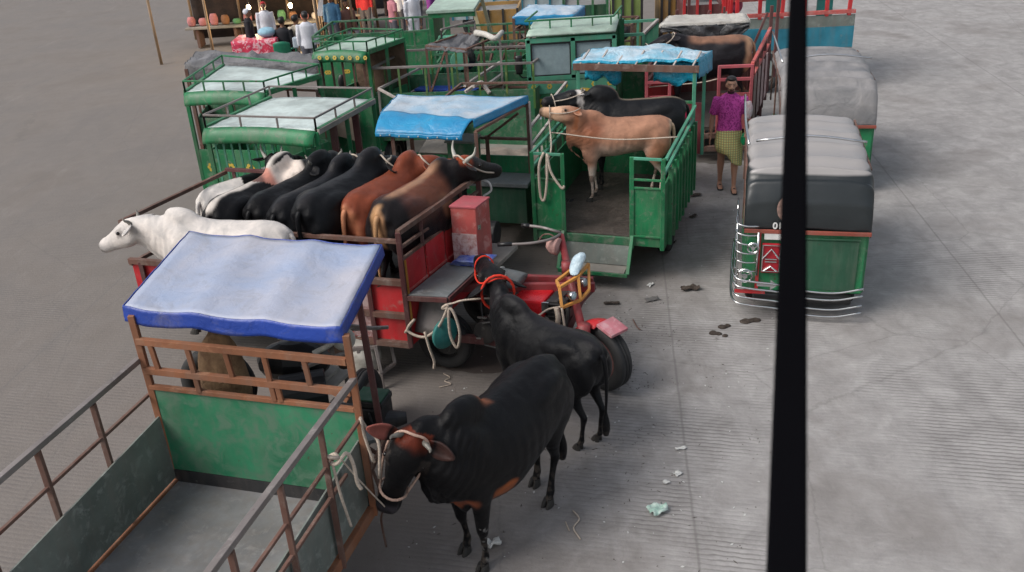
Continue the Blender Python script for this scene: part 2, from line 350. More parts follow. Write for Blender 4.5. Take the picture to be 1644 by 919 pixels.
# ------------------------------------------------------------------ cattle
def hide_mat():
    m, nt, n, l, p = nodes('short_hide')
    at = n.new('ShaderNodeAttribute'); at.attribute_name = 'Col'
    tc = n.new('ShaderNodeTexCoord').outputs['Object']
    a = _noise(n, l, 5, 6, .6, tc, .5); b = _noise(n, l, 70, 5, .7, tc); d = _noise(n, l, 34, 7, .75, tc)
    base = _mix(n, l, _ramp(n, l, a.outputs[0], .3, .7).outputs[0], (.72, .72, .72), (1.25, 1.2, 1.15))
    base = _mix(n, l, 1.0, at.outputs[0], base, 'MULTIPLY')
    base = _mix(n, l, _ramp(n, l, d.outputs[0], .66, .74, (0, 0, 0, 1), (.12, .12, .12, 1)).outputs[0], base, (.12, .10, .09))
    l.new(base, p.inputs['Base Color'])
    r = _ramp(n, l, a.outputs[0], .3, .7, (.33,)*3+(1,), (.5,)*3+(1,)); l.new(r.outputs[0], p.inputs['Roughness'])
    p.inputs['Specular IOR Level'].default_value = .17
    p.inputs['Sheen Weight'].default_value = .03; p.inputs['Sheen Roughness'].default_value = .4
    bp = n.new('ShaderNodeBump'); bp.inputs['Strength'].default_value = .38; bp.inputs['Distance'].default_value = .012
    w = n.new('ShaderNodeMath'); w.operation = 'MULTIPLY_ADD'; l.new(a.outputs[0], w.inputs[0]); w.inputs[1].default_value = 2.2; l.new(b.outputs[0], w.inputs[2])
    l.new(w.outputs[0], bp.inputs['Height']); l.new(bp.outputs[0], p.inputs['Normal'])
    return m
HIDE = hide_mat()
def remesh(mb, vox, smooth_it=6, fac=.5):
    me = mb.mesh('tmp'); o = bpy.data.objects.new('tmp', me); COL.objects.link(o)
    r = o.modifiers.new('r', 'REMESH'); r.mode = 'VOXEL'; r.voxel_size = vox; r.adaptivity = 0
    s = o.modifiers.new('s', 'SMOOTH'); s.factor = fac; s.iterations = smooth_it
    dg = bpy.context.evaluated_depsgraph_get(); dg.update(); e = o.evaluated_get(dg)
    out = bpy.data.meshes.new_from_object(e); bpy.data.objects.remove(o); bpy.data.meshes.remove(me)
    V = [tuple(v.co) for v in out.vertices]; F = [tuple(p.vertices) for p in out.polygons]; bpy.data.meshes.remove(out)
    return V, F
def vcol(me, fn, e0=0, e1=0):
    ca = me.color_attributes.new('Col', 'FLOAT_COLOR', 'POINT')
    buf = []
    for v in me.vertices: c = fn(v.co, e0 <= v.index < e1); buf += [c[0], c[1], c[2], 1]
    ca.data.foreach_set('color', buf)
def sm(a, b, x):
    t = max(0, min(1, (x-a)/(b-a))); return t*t*(3-2*t)
def lerp(a, b, t): return tuple(x+(y-x)*t for x, y in zip(a, b))
def dirv(yaw, pitch):
    yaw = math.radians(yaw); pitch = math.radians(pitch)
    return Vector((math.cos(yaw)*math.cos(pitch), math.sin(yaw)*math.cos(pitch), math.sin(pitch)))

def cow(label, loc, yaw, s=1.0, neck=(0, 25), head=(0, -25), colfn=None, horns=.14, hump=1.0, legs=(0, 0, 0, 0), fat=1.0,
        ear=(0, 0), vox=.02, tail=0.0, group=None, dewlap=1.0, headroll=0, neck_len=.50, bodycolor=(.012, .012, .014), name='bull', belly=0.0, hz=1.15, nk=1.1, depth=1.0, pollw=None, headw=None, sidew=None, cat='bull', hornspread=1.0, horncol=None, zoff=0):
    """yaw: heading in world degrees. local: +X forward, +Y its left, metres for a 1.28 m back. neck/head: yaw, pitch in body frame."""
    root = thing(name, label, cat, loc, group); root.rotation_euler = (0, 0, math.radians(yaw)); root.scale = (s, s, s)
    X = np.array((1, 0, 0.)); Yv = np.array((0, 1, 0.)); Z = np.array((0, 0, 1.))
    g = MB()
    ring = [(-.735, 1.08, .06, .05), (-.70, 1.04, .19, .13), (-.62, 1.00, .27, .20), (-.50, .985, .30, .245), (-.34, .955, .325, .265), (-.12, .93, .345, .29),
            (.12, .905, .37, .295), (.30, .905, .375, .265), (.46, .93, .36, .22), (.58, .96, .31, .185), (.68, .98, .23, .14), (.74, .99, .14, .09)]
    g.loft([((x, 0, z+h*(1-depth)-belly*.5*math.exp(-((x-.05)/.3)**2)), w*fat, h*depth+belly*.5*math.exp(-((x-.05)/.3)**2), Yv, Z) for x, z, h, w in ring], 24, 4, .20)
    for sd in (1, -1):     # hip bones, haunches, shoulders, flank
        g.ell((-.40, sd*.13*fat, 1.135), (.22, .105, .105)); g.ell((-.64, sd*.085, 1.10), (.11, .07, .08)); g.ell((-.28, sd*.12*fat, 1.10), (.26, .13, .11))
        g.ell((-.53, sd*.135, .92), (.21, .125, .27)); g.ell((.43, sd*.13, .93), (.17, .10, .29)); g.ell((.50, sd*.125, .78), (.11, .085, .14))
    g.ell((-.66, 0, 1.17), (.10, .05, .075))
    if hump: g.ell((.42, 0, 1.24+.06*hump), (.20+.03*hump, .085+.02*hump, .11*hump+.04), (.97, 0, .25), (0, 1, 0), (-.25, 0, .97)); g.ell((.36, 0, 1.20), (.36, .13, .10))
    # neck
    nd = dirv(*neck); B = Vector((.50, 0, 1.03)); P = B+nd*neck_len+Vector((0, 0, .05))
    ca, sa = math.cos(math.radians(yaw)), math.sin(math.radians(yaw))
    tol = lambda v: Vector((v[0]*ca+v[1]*sa, -v[0]*sa+v[1]*ca, v[2]))
    if pollw is not None:
        P = tol(Vector(pollw)-Vector(loc))/s; nd = (P-Vector((0, 0, .05))-B); neck_len = nd.length; nd = nd.normalized()
    mid = B+Vector((.20, 0, .04)).lerp(nd*neck_len*.5, .6)
    def perp(d):
        sv = Vector((0, 0, 1)).cross(d); sv = sv.normalized() if sv.length > 1e-3 else Vector((0, 1, 0)); return sv, d.cross(sv)
    s1, u1 = perp((nd+Vector((.4, 0, 0))).normalized()); s2, u2 = perp(nd)
    hd = tol(Vector(headw)).normalized() if headw else dirv(*head)
    hs, hu = perp(hd)
    if sidew: hs = tol(Vector(sidew)); hs = (hs-hd*hs.dot(hd)).normalized(); hu = hd.cross(hs)
    if headroll:
        q = Matrix.Rotation(math.radians(headroll), 3, hd); hs = q @ hs; hu = q @ hu
    g.loft([((.40, 0, 1.0), .19, .30, Yv, Z), (B, .165*nk, .27*nk, Yv, Z), (mid, .125*nk, .215*nk, s1, u1), (P-nd*.12, .10*nk, .16*nk, s2, u2), (P, .085*nk, .12*nk, s2, u2), (P+hd*.05, .07*hz, .10*hz, hs, hu)], 18, 4)
    # dewlap: a thin fold from the throat down to the brisket
    if dewlap:
        t0 = P+hd*.10-hu*.10; t3 = Vector((.58, 0, .60)); t1 = mid-u1*.25; t2 = Vector((.70, 0, .76))+Vector((0, nd.y*.06, 0))
        dz = .07*dewlap; wv = Vector((1, 0, 0))
        g.loft([(t0, .022, dz*.6, s2, u2), (t1, .026, dz, s1, u1), (t2, .032, dz*1.3, Yv, (.75, 0, .66)), (t3, .04, dz*1.2, Yv, (.6, 0, .8)), ((.42, 0, .585), .04, dz*.7, Yv, Z)], 12, 5)
    # head, poll to muzzle
    H = lambda t, dx=0, dz=0: P+hd*(t*hz)+hu*(dz*hz)+hs*(dx*hz)
    g.loft([(H(-.05, 0, .0), .05*hz, .055*hz, hs, hu), (H(0, 0, .0), .088*hz, .10*hz, hs, hu), (H(.07, 0, -.005), .102*hz, .122*hz, hs, hu), (H(.15, 0, -.015), .100*hz, .122*hz, hs, hu), (H(.24, 0, -.022), .080*hz, .105*hz, hs, hu),
            (H(.33, 0, -.025), .064*hz, .084*hz, hs, hu), (H(.40, 0, -.024), .066*hz, .075*hz, hs, hu), (H(.45, 0, -.026), .068*hz, .068*hz, hs, hu), (H(.485, 0, -.03), .045*hz, .045*hz, hs, hu)], 18, 4)
    for sd in (1, -1):
        g.ell(H(.13, sd*.085, .035), (.045*hz, .03*hz, .03*hz), hd, hs, hu); g.ell(H(.10, sd*.07, -.06), (.085*hz, .035*hz, .055*hz), hd, hs, hu)
        g.ell(H(.455, sd*.035, .012), (.028*hz, .026*hz, .024*hz), hd, hs, hu)
    g.ell(H(.02, 0, .07), (.045*hz, .07*hz, .04*hz), hd, hs, hu)
    # legs
    feet = []
    for k, (sd, fore) in enumerate(((1, 1), (-1, 1), (1, 0), (-1, 0))):
        o = legs[k]
        if fore:
            pts = [(.44, sd*.12, .92, .135, .10), (.46, sd*.13, .74, .115, .09), (.455+o*.25, sd*.125, .58, .08, .068), (.46+o*.55, sd*.12, .40, .052, .052), (.462+o*.58, sd*.12, .345, .047, .048), (.455+o*.75, sd*.12, .27, .031, .031),
                   (.45+o*.95, sd*.12, .15, .029, .030), (.452+o, sd*.12, .095, .040, .040), (.475+o, sd*.12, .06, .036, .038), (.49+o, sd*.12, .035, .045, .042)]
        else:
            pts = [(-.50, sd*.13, .92, .18, .10), (-.47, sd*.15, .74, .145, .09), (-.49+o*.3, sd*.145, .60, .085, .065), (-.575+o*.6, sd*.13, .47, .050, .045), (-.615+o*.7, sd*.125, .415, .047, .042), (-.60+o*.8, sd*.122, .33, .036, .033),
                   (-.58+o*.95, sd*.12, .18, .031, .031), (-.575+o, sd*.12, .105, .042, .040), (-.55+o, sd*.12, .065, .037, .038), (-.535+o, sd*.12, .035, .046, .042)]
        g.loft([((x, y, z), rx, ry, X, Yv) for x, y, z, rx, ry in pts], 12, 4)
        feet.append((pts[-1][0], pts[-1][1]))
    V, F = remesh(g, vox/s*.95, int(16*(.014/vox)**1.5)+3, .6)
    bb = MB(); bb.add(V, F)
    # ears: cupped leaves
    e0 = len(bb.v)
    for sd in (1, -1):
        base = H(.0, sd*.080, .045); er, ed = ear
        out = (hs*sd*1.0-hd*(.18+er)-hu*(.22+ed)).normalized(); fwv = (hd*.3+hu*.9+Vector((0, 0, .2))); a = out.cross(fwv).normalized(); nn = a.cross(out)
        def E(u, v, base=base, out=out, a=a, nn=nn):
            wd = .052*hz*math.sin(PI*min(1, u*.82+.14))**.8; return base+out*(u*.175*hz)+a*((v-.5)*2*wd)+nn*(-.022*(1-(2*v-1)**2)*math.sin(PI*u)+.0)
        bb.grid(E, 8, 5, .012)
    e1 = len(bb.v)
    # tail
    tx = tail
    tp = [(-.70, 0, 1.16), (-.765, 0, 1.10), (-.785, tx*.3, .90), (-.775, tx*.7, .68), (-.76, tx, .48), (-.755, tx*1.05, .33), (-.755, tx*1.05, .20)]
    pts = catmull(tp, 5); n_ = len(pts)
    rr = [(.032-.020*min(1, i/(n_*.62))) if i < n_*.66 else .014+.030*math.sin(PI*min(1, (i-n_*.66)/(n_*.36)))**.9 for i in range(n_)]
    bb.tube(pts, rr, 9)
    c0 = bodycolor
    PP, HH = P.copy(), hd.copy()
    def fn(co, ear_=False):
        p = Vector(co)
        t = (p-PP).dot(HH)/hz; lat = (p-PP).dot(hs)/hz; uu = (p-PP).dot(hu)/hz; inhead = (abs(lat) < .14 and -.06 < t < .55 and abs(uu) < .2)
        global isear; isear = ear_; c = colfn(p, t, lat, uu, inhead) if colfn else c0
        if p.z < .40 and not ear_: c = lerp(c, (.12, .10, .085), .55*sm(.40, .08, p.z)*sm(-.1, .35, mnoise.noise(p*23)+.5*mnoise.noise(p*60)))
        if inhead and abs(t-.135) < .045 and abs(abs(lat)-.10) < .05 and abs(uu-.03) < .035: c = lerp(c, (.05, .04, .035), .4)
        if p.z < .05: c = lerp(c, (.035, .03, .026), .8)
        if inhead and t > .42: c = lerp(c, (.02, .017, .017), sm(.42, .46, t)*.7)
        return c
    me = bb.mesh('body'); me.materials.append(HIDE); me.polygons.foreach_set('use_smooth', [True]*len(me.polygons)); vcol(me, fn, e0, e1)
    # ribs, loose skin folds on the neck and small unevenness of the hide
    nv_ = len(me.vertices); NA = np.empty(nv_*3); me.vertices.foreach_get('normal', NA); NA = NA.reshape(-1, 3)
    CO = np.empty(nv_*3); me.vertices.foreach_get('co', CO); CO = CO.reshape(-1, 3)
    for vi in range(e0):
        p = Vector(CO[vi]); nn_ = Vector(NA[vi]); d = .006*mnoise.noise(p*6)+.003*mnoise.noise(p*17)
        d += .0022*math.sin(p.x*62+p.z*9)*sm(-.28, -.15, p.x)*sm(.34, .2, p.x)*sm(.12, .2, abs(p.y))*sm(.68, .8, p.z)*sm(1.16, 1.0, p.z)
        tn_ = (p-B).dot(nd)/neck_len
        if -.5 < tn_ < .9 and p.z > .62 and p.x > .46 and p.z < 1.22+.2*(p.x > .55) and (p-P).length > .16*hz: d += .0034*math.sin(tn_*38+4*mnoise.noise(p*4))*sm(-.5, -.1, tn_)*sm(.9, .7, tn_)
        if p.z < .55: d *= .4
        CO[vi] = p+nn_*d
    me.vertices.foreach_set('co', CO.ravel()); me.update()
    o = bpy.data.objects.new('body', me); COL.objects.link(o); o.parent = root
    # hooves, eyes, horns
    def child(mb, nm, mat, smooth=True):
        m_ = mb.mesh(nm); m_.materials.append(mat)
        if smooth: m_.polygons.foreach_set('use_smooth', [True]*len(m_.polygons))
        c = bpy.data.objects.new(nm, m_); COL.objects.link(c); c.parent = root; return c
    for fx, fy in feet:
        h = MB()
        for sd in (1, -1):
            h.loft([((fx-.005, fy+sd*.021, .062), .019, .036, Yv, X), ((fx+.008, fy+sd*.023, .03), .022, .046, Yv, X), ((fx+.014, fy+sd*.024, .0), .024, .054, Yv, X)], 10, 2)
        child(h, 'hoof', HOOF, False)
    for sd in (1, -1):
        child(MB().ell(H(.135, sd*.104, .035), .019), 'eye', EYE)
        if horns:
            b0 = H(-.015, sd*.062, .075); L = horns
            hp = [b0-hu*.03, b0+hs*sd*L*.35*hornspread+hu*L*.15, b0+hs*sd*L*.75*hornspread+hu*L*.55+hd*L*.1, b0+hs*sd*L*.8*hornspread+hu*L*1.1+hd*L*.1]
            q = catmull(hp, 5); child(MB().tube(q, [.026*(1-i/len(q))**.8*(1 if L > .1 else .8)+.003 for i in range(len(q))], 10), 'horn', horncol or HORN)
    root['_'] = 0; del root['_']
    return root, H, (hd, hs, hu, P, nd, child)

def halter(info, H, mat, r=.011, noseband=True, neckloop=False, mat2=None):
    hd, hs, hu, P, nd, child = info
    m = MB(); a = MB()
    loop = []
    def ringat(t, rw, rh, dz, n=18, tilt=0):
        return [H(t+tilt*math.sin(2*PI*k/n), rw*math.cos(2*PI*k/n), dz+rh*math.sin(2*PI*k/n)) for k in range(n+1)]
    if noseband: m.tube(ringat(.34, .078, .096, -.025, 18, .02), r, 7)
    m.tube([H(.34, .078, -.03), H(.2, .108, -.02), H(.05, .112, .02), H(-.04, .07, .075), H(-.055, 0, .10), H(-.04, -.07, .075), H(.05, -.112, .02), H(.2, -.108, -.02), H(.34, -.078, -.03)], r, 7, 4)
    if neckloop: m.tube([H(-.05+.02*math.cos(2*PI*k/18), .125*math.cos(2*PI*k/18), -.03+.155*math.sin(2*PI*k/18)) for k in range(19)], r*1.5, 7)
    return child(m, 'rope_halter', mat)

def world_pt(root, p):
    a = root.rotation_euler[2]; s = root.scale[0]; p = Vector(p)*s
    return Vector((p.x*math.cos(a)-p.y*math.sin(a), p.x*math.sin(a)+p.y*math.cos(a), p.z))+root.location
def rope(name, pts, r, mat, label, cat='rope', sag=0, n=6):
    P = [Vector(p) for p in pts]
    if sag and len(P) == 2:
        m = (P[0]+P[1])/2; m.z -= sag; P = [P[0], m, P[1]]
    o = MB().tube(P, r, 7, n).build(name, mat, None, 0, True); recenter(o); return tag(o, label, cat)

BLK = (.0045, .0045, .0055)
# -- 1: the big black bull nearest the camera
def c1(p, t, lat, uu, inh):
    c = BLK
    k = mnoise.noise(p*9)*.04
    # rusty brown patches: behind the hump, in the flank fold, brisket, poll
    c = lerp(c, (.30, .10, .045), .75*sm(.075, .03, abs(p.y)+k)*sm(.10, .17, p.x+k*.5)*sm(.32, .25, p.x)*sm(1.13, 1.2, p.z))
    c = lerp(c, (.36, .10, .03), .9*sm(.13, .06, math.hypot(p.x-.27, (p.z-.66)*1.2)+k)*sm(.08, .14, abs(p.y)))
    c = lerp(c, (.25, .07, .03), .8*sm(.10, .04, math.hypot(p.x-.60, p.z-.66)+k))
    if inh: c = lerp(c, (.14, .026, .012), .9*sm(.055, .0, t+k)*sm(-.02, .04, uu)*sm(.11, .09, abs(lat)))
    if inh and t > .40: c = lerp(c, (.11, .10, .12), .5*sm(.40, .44, t)*sm(-.03, .02, uu)); 
    if abs(lat) > .135 and abs(lat) < .36 and abs(t) < .14 and abs(uu) < .12 and isear: c = lerp(c, (.28, .09, .075) if lat < 0 else (.05, .025, .022), .8)
    if p.z < .42 and p.x > 0 and p.y > 0: c = lerp(c, (.3, .3, .3), .5*max(0, sm(.45, .6, mnoise.noise(p*38)+.2)))
    return c
# -- tan, reddish, blacks etc.
def c_tan(p, t, lat, uu, inh):
    c = (.36, .19, .125); k = mnoise.noise(p*5)*.06
    c = lerp(c, (.52, .37, .30), sm(1.02, .78, p.z+k)*sm(-.8, -.1, p.x))
    c = lerp(c, (.25, .085, .045), .85*sm(.30, .05, math.hypot(p.x-.48, p.z-1.15)+k))
    c = lerp(c, (.27, .11, .06), .7*sm(.25, .5, p.x)*sm(1.25, 1.0, p.z)); c = lerp(c, (.36, .15, .08), .7*sm(.20, .08, math.hypot(p.x+.52, p.z-.78)+k))
    c = lerp(c, (.60, .50, .44), sm(.62, .48, p.z)); c = lerp(c, (.62, .46, .33), sm(-.68, -.74, p.x)*.8)
    if inh: c = lerp(c, (.62, .40, .27), sm(.05, .25, t)); c = lerp(c, (.30, .10, .04), .7*sm(.04, -.03, t))
    if abs(p.z-.37) < .05 or abs(p.z-.1) < .03: c = lerp(c, (.12, .07, .05), .7)
    return c
def c_red(p, t, lat, uu, inh):
    c = (.19, .048, .024); k = mnoise.noise(p*5)*.06
    c = lerp(c, (.13, .03, .018), .7*sm(.25, .08, math.hypot(p.x+.45, p.z-.85)+k)); c = lerp(c, (.55, .24, .13), sm(-.70, -.77, p.x)); return c
def c_brindle(p, t, lat, uu, inh):
    k = mnoise.noise(p*4)*.07; c = (.010, .008, .009)
    c = lerp(c, (.15, .052, .030), .9*sm(.95, 1.12, p.z+k)*sm(-.55, -.25, p.x+k)*sm(.42, .20, p.x)); c = lerp(c, (.34, .19, .115), .9*sm(.085, .02, abs(p.y)+k*.4)*sm(1.12, 1.20, p.z)*sm(.50, .25, p.x)*sm(-.62, -.42, p.x))
    c = lerp(c, (.20, .09, .05), .8*sm(.16, .04, math.hypot(p.x-.12, p.z-1.0)+k)); c = lerp(c, (.09, .035, .028), .8*sm(.2, .05, math.hypot(p.x+.38, p.z-1.10)+k)); c = lerp(c, (.50, .28, .15), sm(-.70, -.75, p.x)*sm(.10, .04, abs(p.y))); 
    c = lerp(c, (.42, .24, .12), .8*sm(-.62, -.70, p.x)*sm(.08, .03, abs(p.y-.03)))
    if inh: c = lerp(c, (.25, .05, .018), sm(.09, .03, t)*sm(0, .06, uu))
    return c
def c_blk(p, t, lat, uu, inh): return lerp((.005, .0055, .007), (.022, .021, .024), .6*sm(.09, .02, abs(p.y)+mnoise.noise(p*5)*.04)*sm(1.17, 1.25, p.z))
def c_ridge(p, t, lat, uu, inh):     # black with a pale line along the spine
    k = mnoise.noise(p*6)*.04; c = BLK; return lerp(c, (.6, .56, .52), .9*sm(.06, .02, abs(p.y)+k)*sm(1.14, 1.2, p.z)*sm(.75, .55, p.x))
def c_faced(p, t, lat, uu, inh):
    c = c_ridge(p, t, lat, uu, inh)
    if inh: c = lerp(c, (.62, .55, .5), sm(.03, .08, t)*sm(.0, .03, uu+abs(lat)*.4)); c = lerp(c, (.5, .22, .17), sm(.32, .38, t))
    return c
def c_spot(p, t, lat, uu, inh):
    c = BLK
    for q in ((-.42, 1.02, .07), (-.33, 1.12, .045), (-.50, 1.16, .04), (-.38, .90, .04)):
        c = lerp(c, (.65, .65, .68), sm(q[2], q[2]*.5, math.hypot(p.x-q[0], p.z-q[1])+mnoise.noise(p*16)*.03))
    return c
def c_pied(p, t, lat, uu, inh):
    k = mnoise.noise(p*5)*.10; c = (.62, .60, .58)
    if inh or p.x > .62+k or abs(p.x) < .18+k: c = BLK
    if p.z < .5: c = (.6, .58, .55)
    return c
def c_white(p, t, lat, uu, inh):
    c = (.60, .57, .55); k = mnoise.noise(p*5)*.05; return lerp(c, (.28, .25, .25), .7*sm(.16, .03, math.hypot(p.x+.70, p.z-.88)+k))
def c_wpatch(p, t, lat, uu, inh):
    c = (.010, .011, .013)
    if inh: c = lerp(c, (.6, .58, .56), sm(.05, .02, abs(t-.02)+mnoise.noise(p*20)*.02)*sm(.02, .06, abs(lat)))
    c = lerp(c, (.30, .24, .18), .6*sm(.05, .02, abs(p.y))*sm(1.2, 1.28, p.z)*sm(.5, .2, p.x)); return c
def c_far(p, t, lat, uu, inh):
    k = mnoise.noise(p*4)*.05; c = (.014, .013, .016); top = sm(1.165, 1.23, p.z+k)*.8
    c = lerp(c, (.28, .15, .10), top*sm(.35, .2, p.x)); c = lerp(c, (.36, .22, .14), sm(-.58, -.66, p.x+k)); return c
def c_brown(p, t, lat, uu, inh): return (.12, .05, .035)
# ------------------------------------------------------------------ the two bulls standing in the lane
r1, H1, i1 = cow('big black bull with red-brown poll and orange belly patch, nearest the camera', (-.145, 5.80, 0), -127, 1.0,
    pollw=(-.74, 5.30, 1.27), headw=(-.40, -.16, -.90), sidew=(.90, -.10, -.34), hz=1.28, nk=1.22, colfn=c1, horns=.075, hump=1.0, legs=(.00, -.09, .14, -.02), fat=1.05, vox=.014, tail=.03, belly=.06, dewlap=1.5, ear=(-.15, -.6))
halter(i1, H1, ROPEP, .010)
r2, H2, i2 = cow('slimmer black bull seen from behind, red cord on its head, beside the red truck', (.27, 7.17, 0), 134, .86,
    pollw=(-.15, 7.85, 1.13), headw=(-.25, .93, .10), hz=1.42, colfn=c_blk, horns=.03, hump=.8, legs=(0, 0, .02, -.03), fat=.9, vox=.014, tail=-.03, ear=(.1, .3))
halter(i2, H2, ROPER, .010, neckloop=True)
# ------------------------------------------------------------------ vehicle helpers
class Fr:                                   # a flat frame: o + x*ex + y*ey
    def __init__(s, o, ax, ay=None):        # angles of ex and ey in degrees (world)
        s.o = Vector((o[0], o[1], 0)); ay = ax+90 if ay is None else ay
        s.x = Vector((math.cos(math.radians(ax)), math.sin(math.radians(ax)), 0)); s.y = Vector((math.cos(math.radians(ay)), math.sin(math.radians(ay)), 0))
    def __call__(s, x, y, z): return s.o+s.x*x+s.y*y+Vector((0, 0, z))
def bars(name, pq, w, mat, root, h=None, bevel=.003):
    m = MB()
    for p, q in pq: m.bar(p, q, w, h)
    return m.build(name, mat, root, bevel)
def posts(name, pts, w, mat, root):         # every post its own mesh
    for p, q in pts: MB().bar(p, q, w).build(name, mat, root, .003)
def wheel(root, c, axis, R=.30, wd=.14, rimmat=STEEL, name='wheel', hubr=.5):
    axis = Vector(axis).normalized(); w = wd/2
    prof = [(R*.62, -w*.8), (R*.80, -w), (R*.93, -w*.95), (R*.985, -w*.72), (R*.985, -w*.30), (R*.955, -w*.28), (R*.955, -w*.12), (R*.99, -w*.1), (R*.99, w*.1), (R*.955, w*.12), (R*.955, w*.28), (R*.985, w*.30), (R*.985, w*.72), (R*.93, w*.95), (R*.80, w), (R*.62, w*.8)]
    t = MB().lathe(prof, c, axis, 36).build(name, RUBBER, root, 0, True)
    rm = MB().lathe([(R*.64, -w*.7), (R*.64, w*.7), (R*.58, w*.75), (R*.54, w*.3), (R*.2, w*.15), (R*.16, w*.7), (.001, w*.72), (.001, -w*.72), (R*.16, -w*.7), (R*.2, -w*.15), (R*.54, -w*.3), (R*.58, -w*.75)], c, axis, 28)
    rm.build('rim', rimmat, t)
    return t
def tarp(name, c4, mat, root, sag=.05, drop=.12, dropmat=None, nu=22, nv=16, amp=.02, seed=0, skirt=(1, 1, 1, 1), crown=0, ribs=0, dropname='tarp_skirt'):
    """c4: near-left, near-right, far-right, far-left."""
    A, B_, C_, D_ = [Vector(c) for c in c4]
    def f(u, v):
        p = A.lerp(B_, u).lerp(D_.lerp(C_, u), v)
        e = math.sin(PI*u)*math.sin(PI*v)
        p.z += -sag*e**.8*(1-.5*ribs*abs(math.cos(PI*3*u)))+crown*math.sin(PI*u)+amp*mnoise.noise((u*4+seed, v*4, seed))*2*min(1, 8*min(u, 1-u, v, 1-v)+.25)+amp*.6*mnoise.noise((u*11+seed, v*9, seed+5))
        if ribs: p.z += .02*abs(math.cos(PI*ribs*u))**6
        return p
    o = MB().grid(f, nu, nv, .008).build(name, mat, root, 0, True)
    if drop:
        cen = (A+B_+C_+D_)/4; E = [(lambda s: f(s, 0)), (lambda s: f(1, s)), (lambda s: f(1-s, 1)), (lambda s: f(0, 1-s))]
        g = MB()
        for k in range(4):
            if not skirt[k]: continue
            fn = E[k]
            def sf(u, v, fn=fn, k=k):
                p = fn(u); out = (p-cen); out.z = 0; out = out.normalized()
                q = p+out*(.012+.012*v+.004*mnoise.noise((u*9+k*7+seed, v*2, seed)))+Vector((0, 0, .006-v*(drop*skirt[k]*(1+.07*mnoise.noise((u*5+seed+k, 0, 1))))))
                return q
            g.grid(sf, nu, 5, .006)
        g.build(dropname, dropmat or mat, o, 0, True)
    return o
def flowers(panel, pts, u, v, mat=YEL2, r=.035):   # painted flower marks, proud of a panel
    m = MB(); n = Vector(u).cross(Vector(v)).normalized()
    for p in pts:
        p = Vector(p)
        for k in range(6):
            a = 2*PI*k/6; c = p+Vector(u)*math.cos(a)*r*.62+Vector(v)*math.sin(a)*r*.62
            vs = [c+Vector(u)*(r*.36*math.cos(t*PI/4))+Vector(v)*(r*.36*math.sin(t*PI/4)) for t in range(8)]
            m.add(vs, [tuple(range(8))])
    return m.build('painted_flowers', mat, panel)
TARPB = cloth('blue_tarpaulin', (.02, .27, .50), (.012, .19, .40), sc=2, rough=.38, wr=.35, spec=.5)
TARPF = cloth('sky_sheen_faded_blue_tarpaulin', (.46, .52, .58), (.26, .42, .56), sc=2.2, rough=.42, wr=.4, spec=.5)  # whitish canopy tops: sky reflection painted into the colour, on top of real fading
TARPL = cloth('sky_sheen_faded_lilac_tarpaulin', (.42, .42, .48), (.30, .36, .50), sc=1.3, rough=.5, wr=.25, spec=.45)  # lilac-white holds painted sky sheen as well as fading
TARPN = cloth('navy_blue_tarpaulin', (.012, .04, .24), (.02, .06, .34), sc=3, rough=.4, wr=.3, spec=.5)
TARPG = cloth('grey_tarpaulin', (.17, .17, .18), (.10, .10, .105), sc=2, rough=.6, wr=.8)
TARPK = cloth('black_tarpaulin', (.03, .032, .035), (.06, .06, .065), sc=3, rough=.4, wr=.8, spec=.5)
TARPW = cloth('off_white_tarpaulin', (.52, .50, .46), (.38, .36, .33), sc=2, rough=.7, wr=.6)
TARPC = cloth('cyan_tarpaulin', (.01, .36, .55), (.01, .28, .45), sc=3, rough=.35, wr=.9, spec=.5)
TARPX = cloth('sky_sheen_pale_cyan_tarpaulin', (.50, .58, .64), (.20, .44, .58), sc=3, rough=.4, wr=.9, spec=.5)  # crumpled top paler than its edges: fading plus sky reflection put into the colour

# ------------------------------------------------------------------ green open cattle truck with two animals
F = Fr((.33, 10.5), -20)
GT = thing('cattle_truck', 'green open cattle truck with crumpled cyan canopy, carrying a tan and a black bull', 'truck', F(.78, 1.3, 0))
L_ = 2.15; Wd = 1.56; zf = .56
MB().box(F(Wd/2, L_/2, zf), (Wd-.02, L_, .06), F.x, F.y).build('bed_floor', FLOOR, GT, .004)
w = .035
side = MB()
side.slab([F(.01, .02, .50), F(.01, L_, .50), F(.01, L_, 1.24), F(.01, .02, 1.24)], .02)
side.build('left_side_panel', GREEN, GT)
side = MB(); side.slab([F(Wd, .02, .42), F(Wd, L_, .42), F(Wd, L_, 1.24), F(Wd, .02, 1.24)], .02); side.build('right_side_panel', GREEN, GT)
for k in range(9):
    y = .28+k*.235; MB().box(F(Wd+.03, y, .90 if k % 2 else .88), (.05, .055, .96), F.x, F.y).build('rib', GREEN, GT, .004)
for k in range(6):
    y = .3+k*.34; MB().bar(F(.0, y, 1.2), F(.0, y, 1.55), .028).build('rail_post', GREEN, GT, .003)
bars('top_rail', [(F(0, 0, 1.55), F(0, L_, 1.58)), (F(0, 0, 1.38), F(0, L_, 1.42))], .034, GREEN3, GT)
bars('top_rail', [(F(Wd+.02, 0, 1.55), F(Wd+.02, L_, 1.57)), (F(Wd, .0, 1.38), F(Wd, L_, 1.40))], .036, GREEN3, GT)
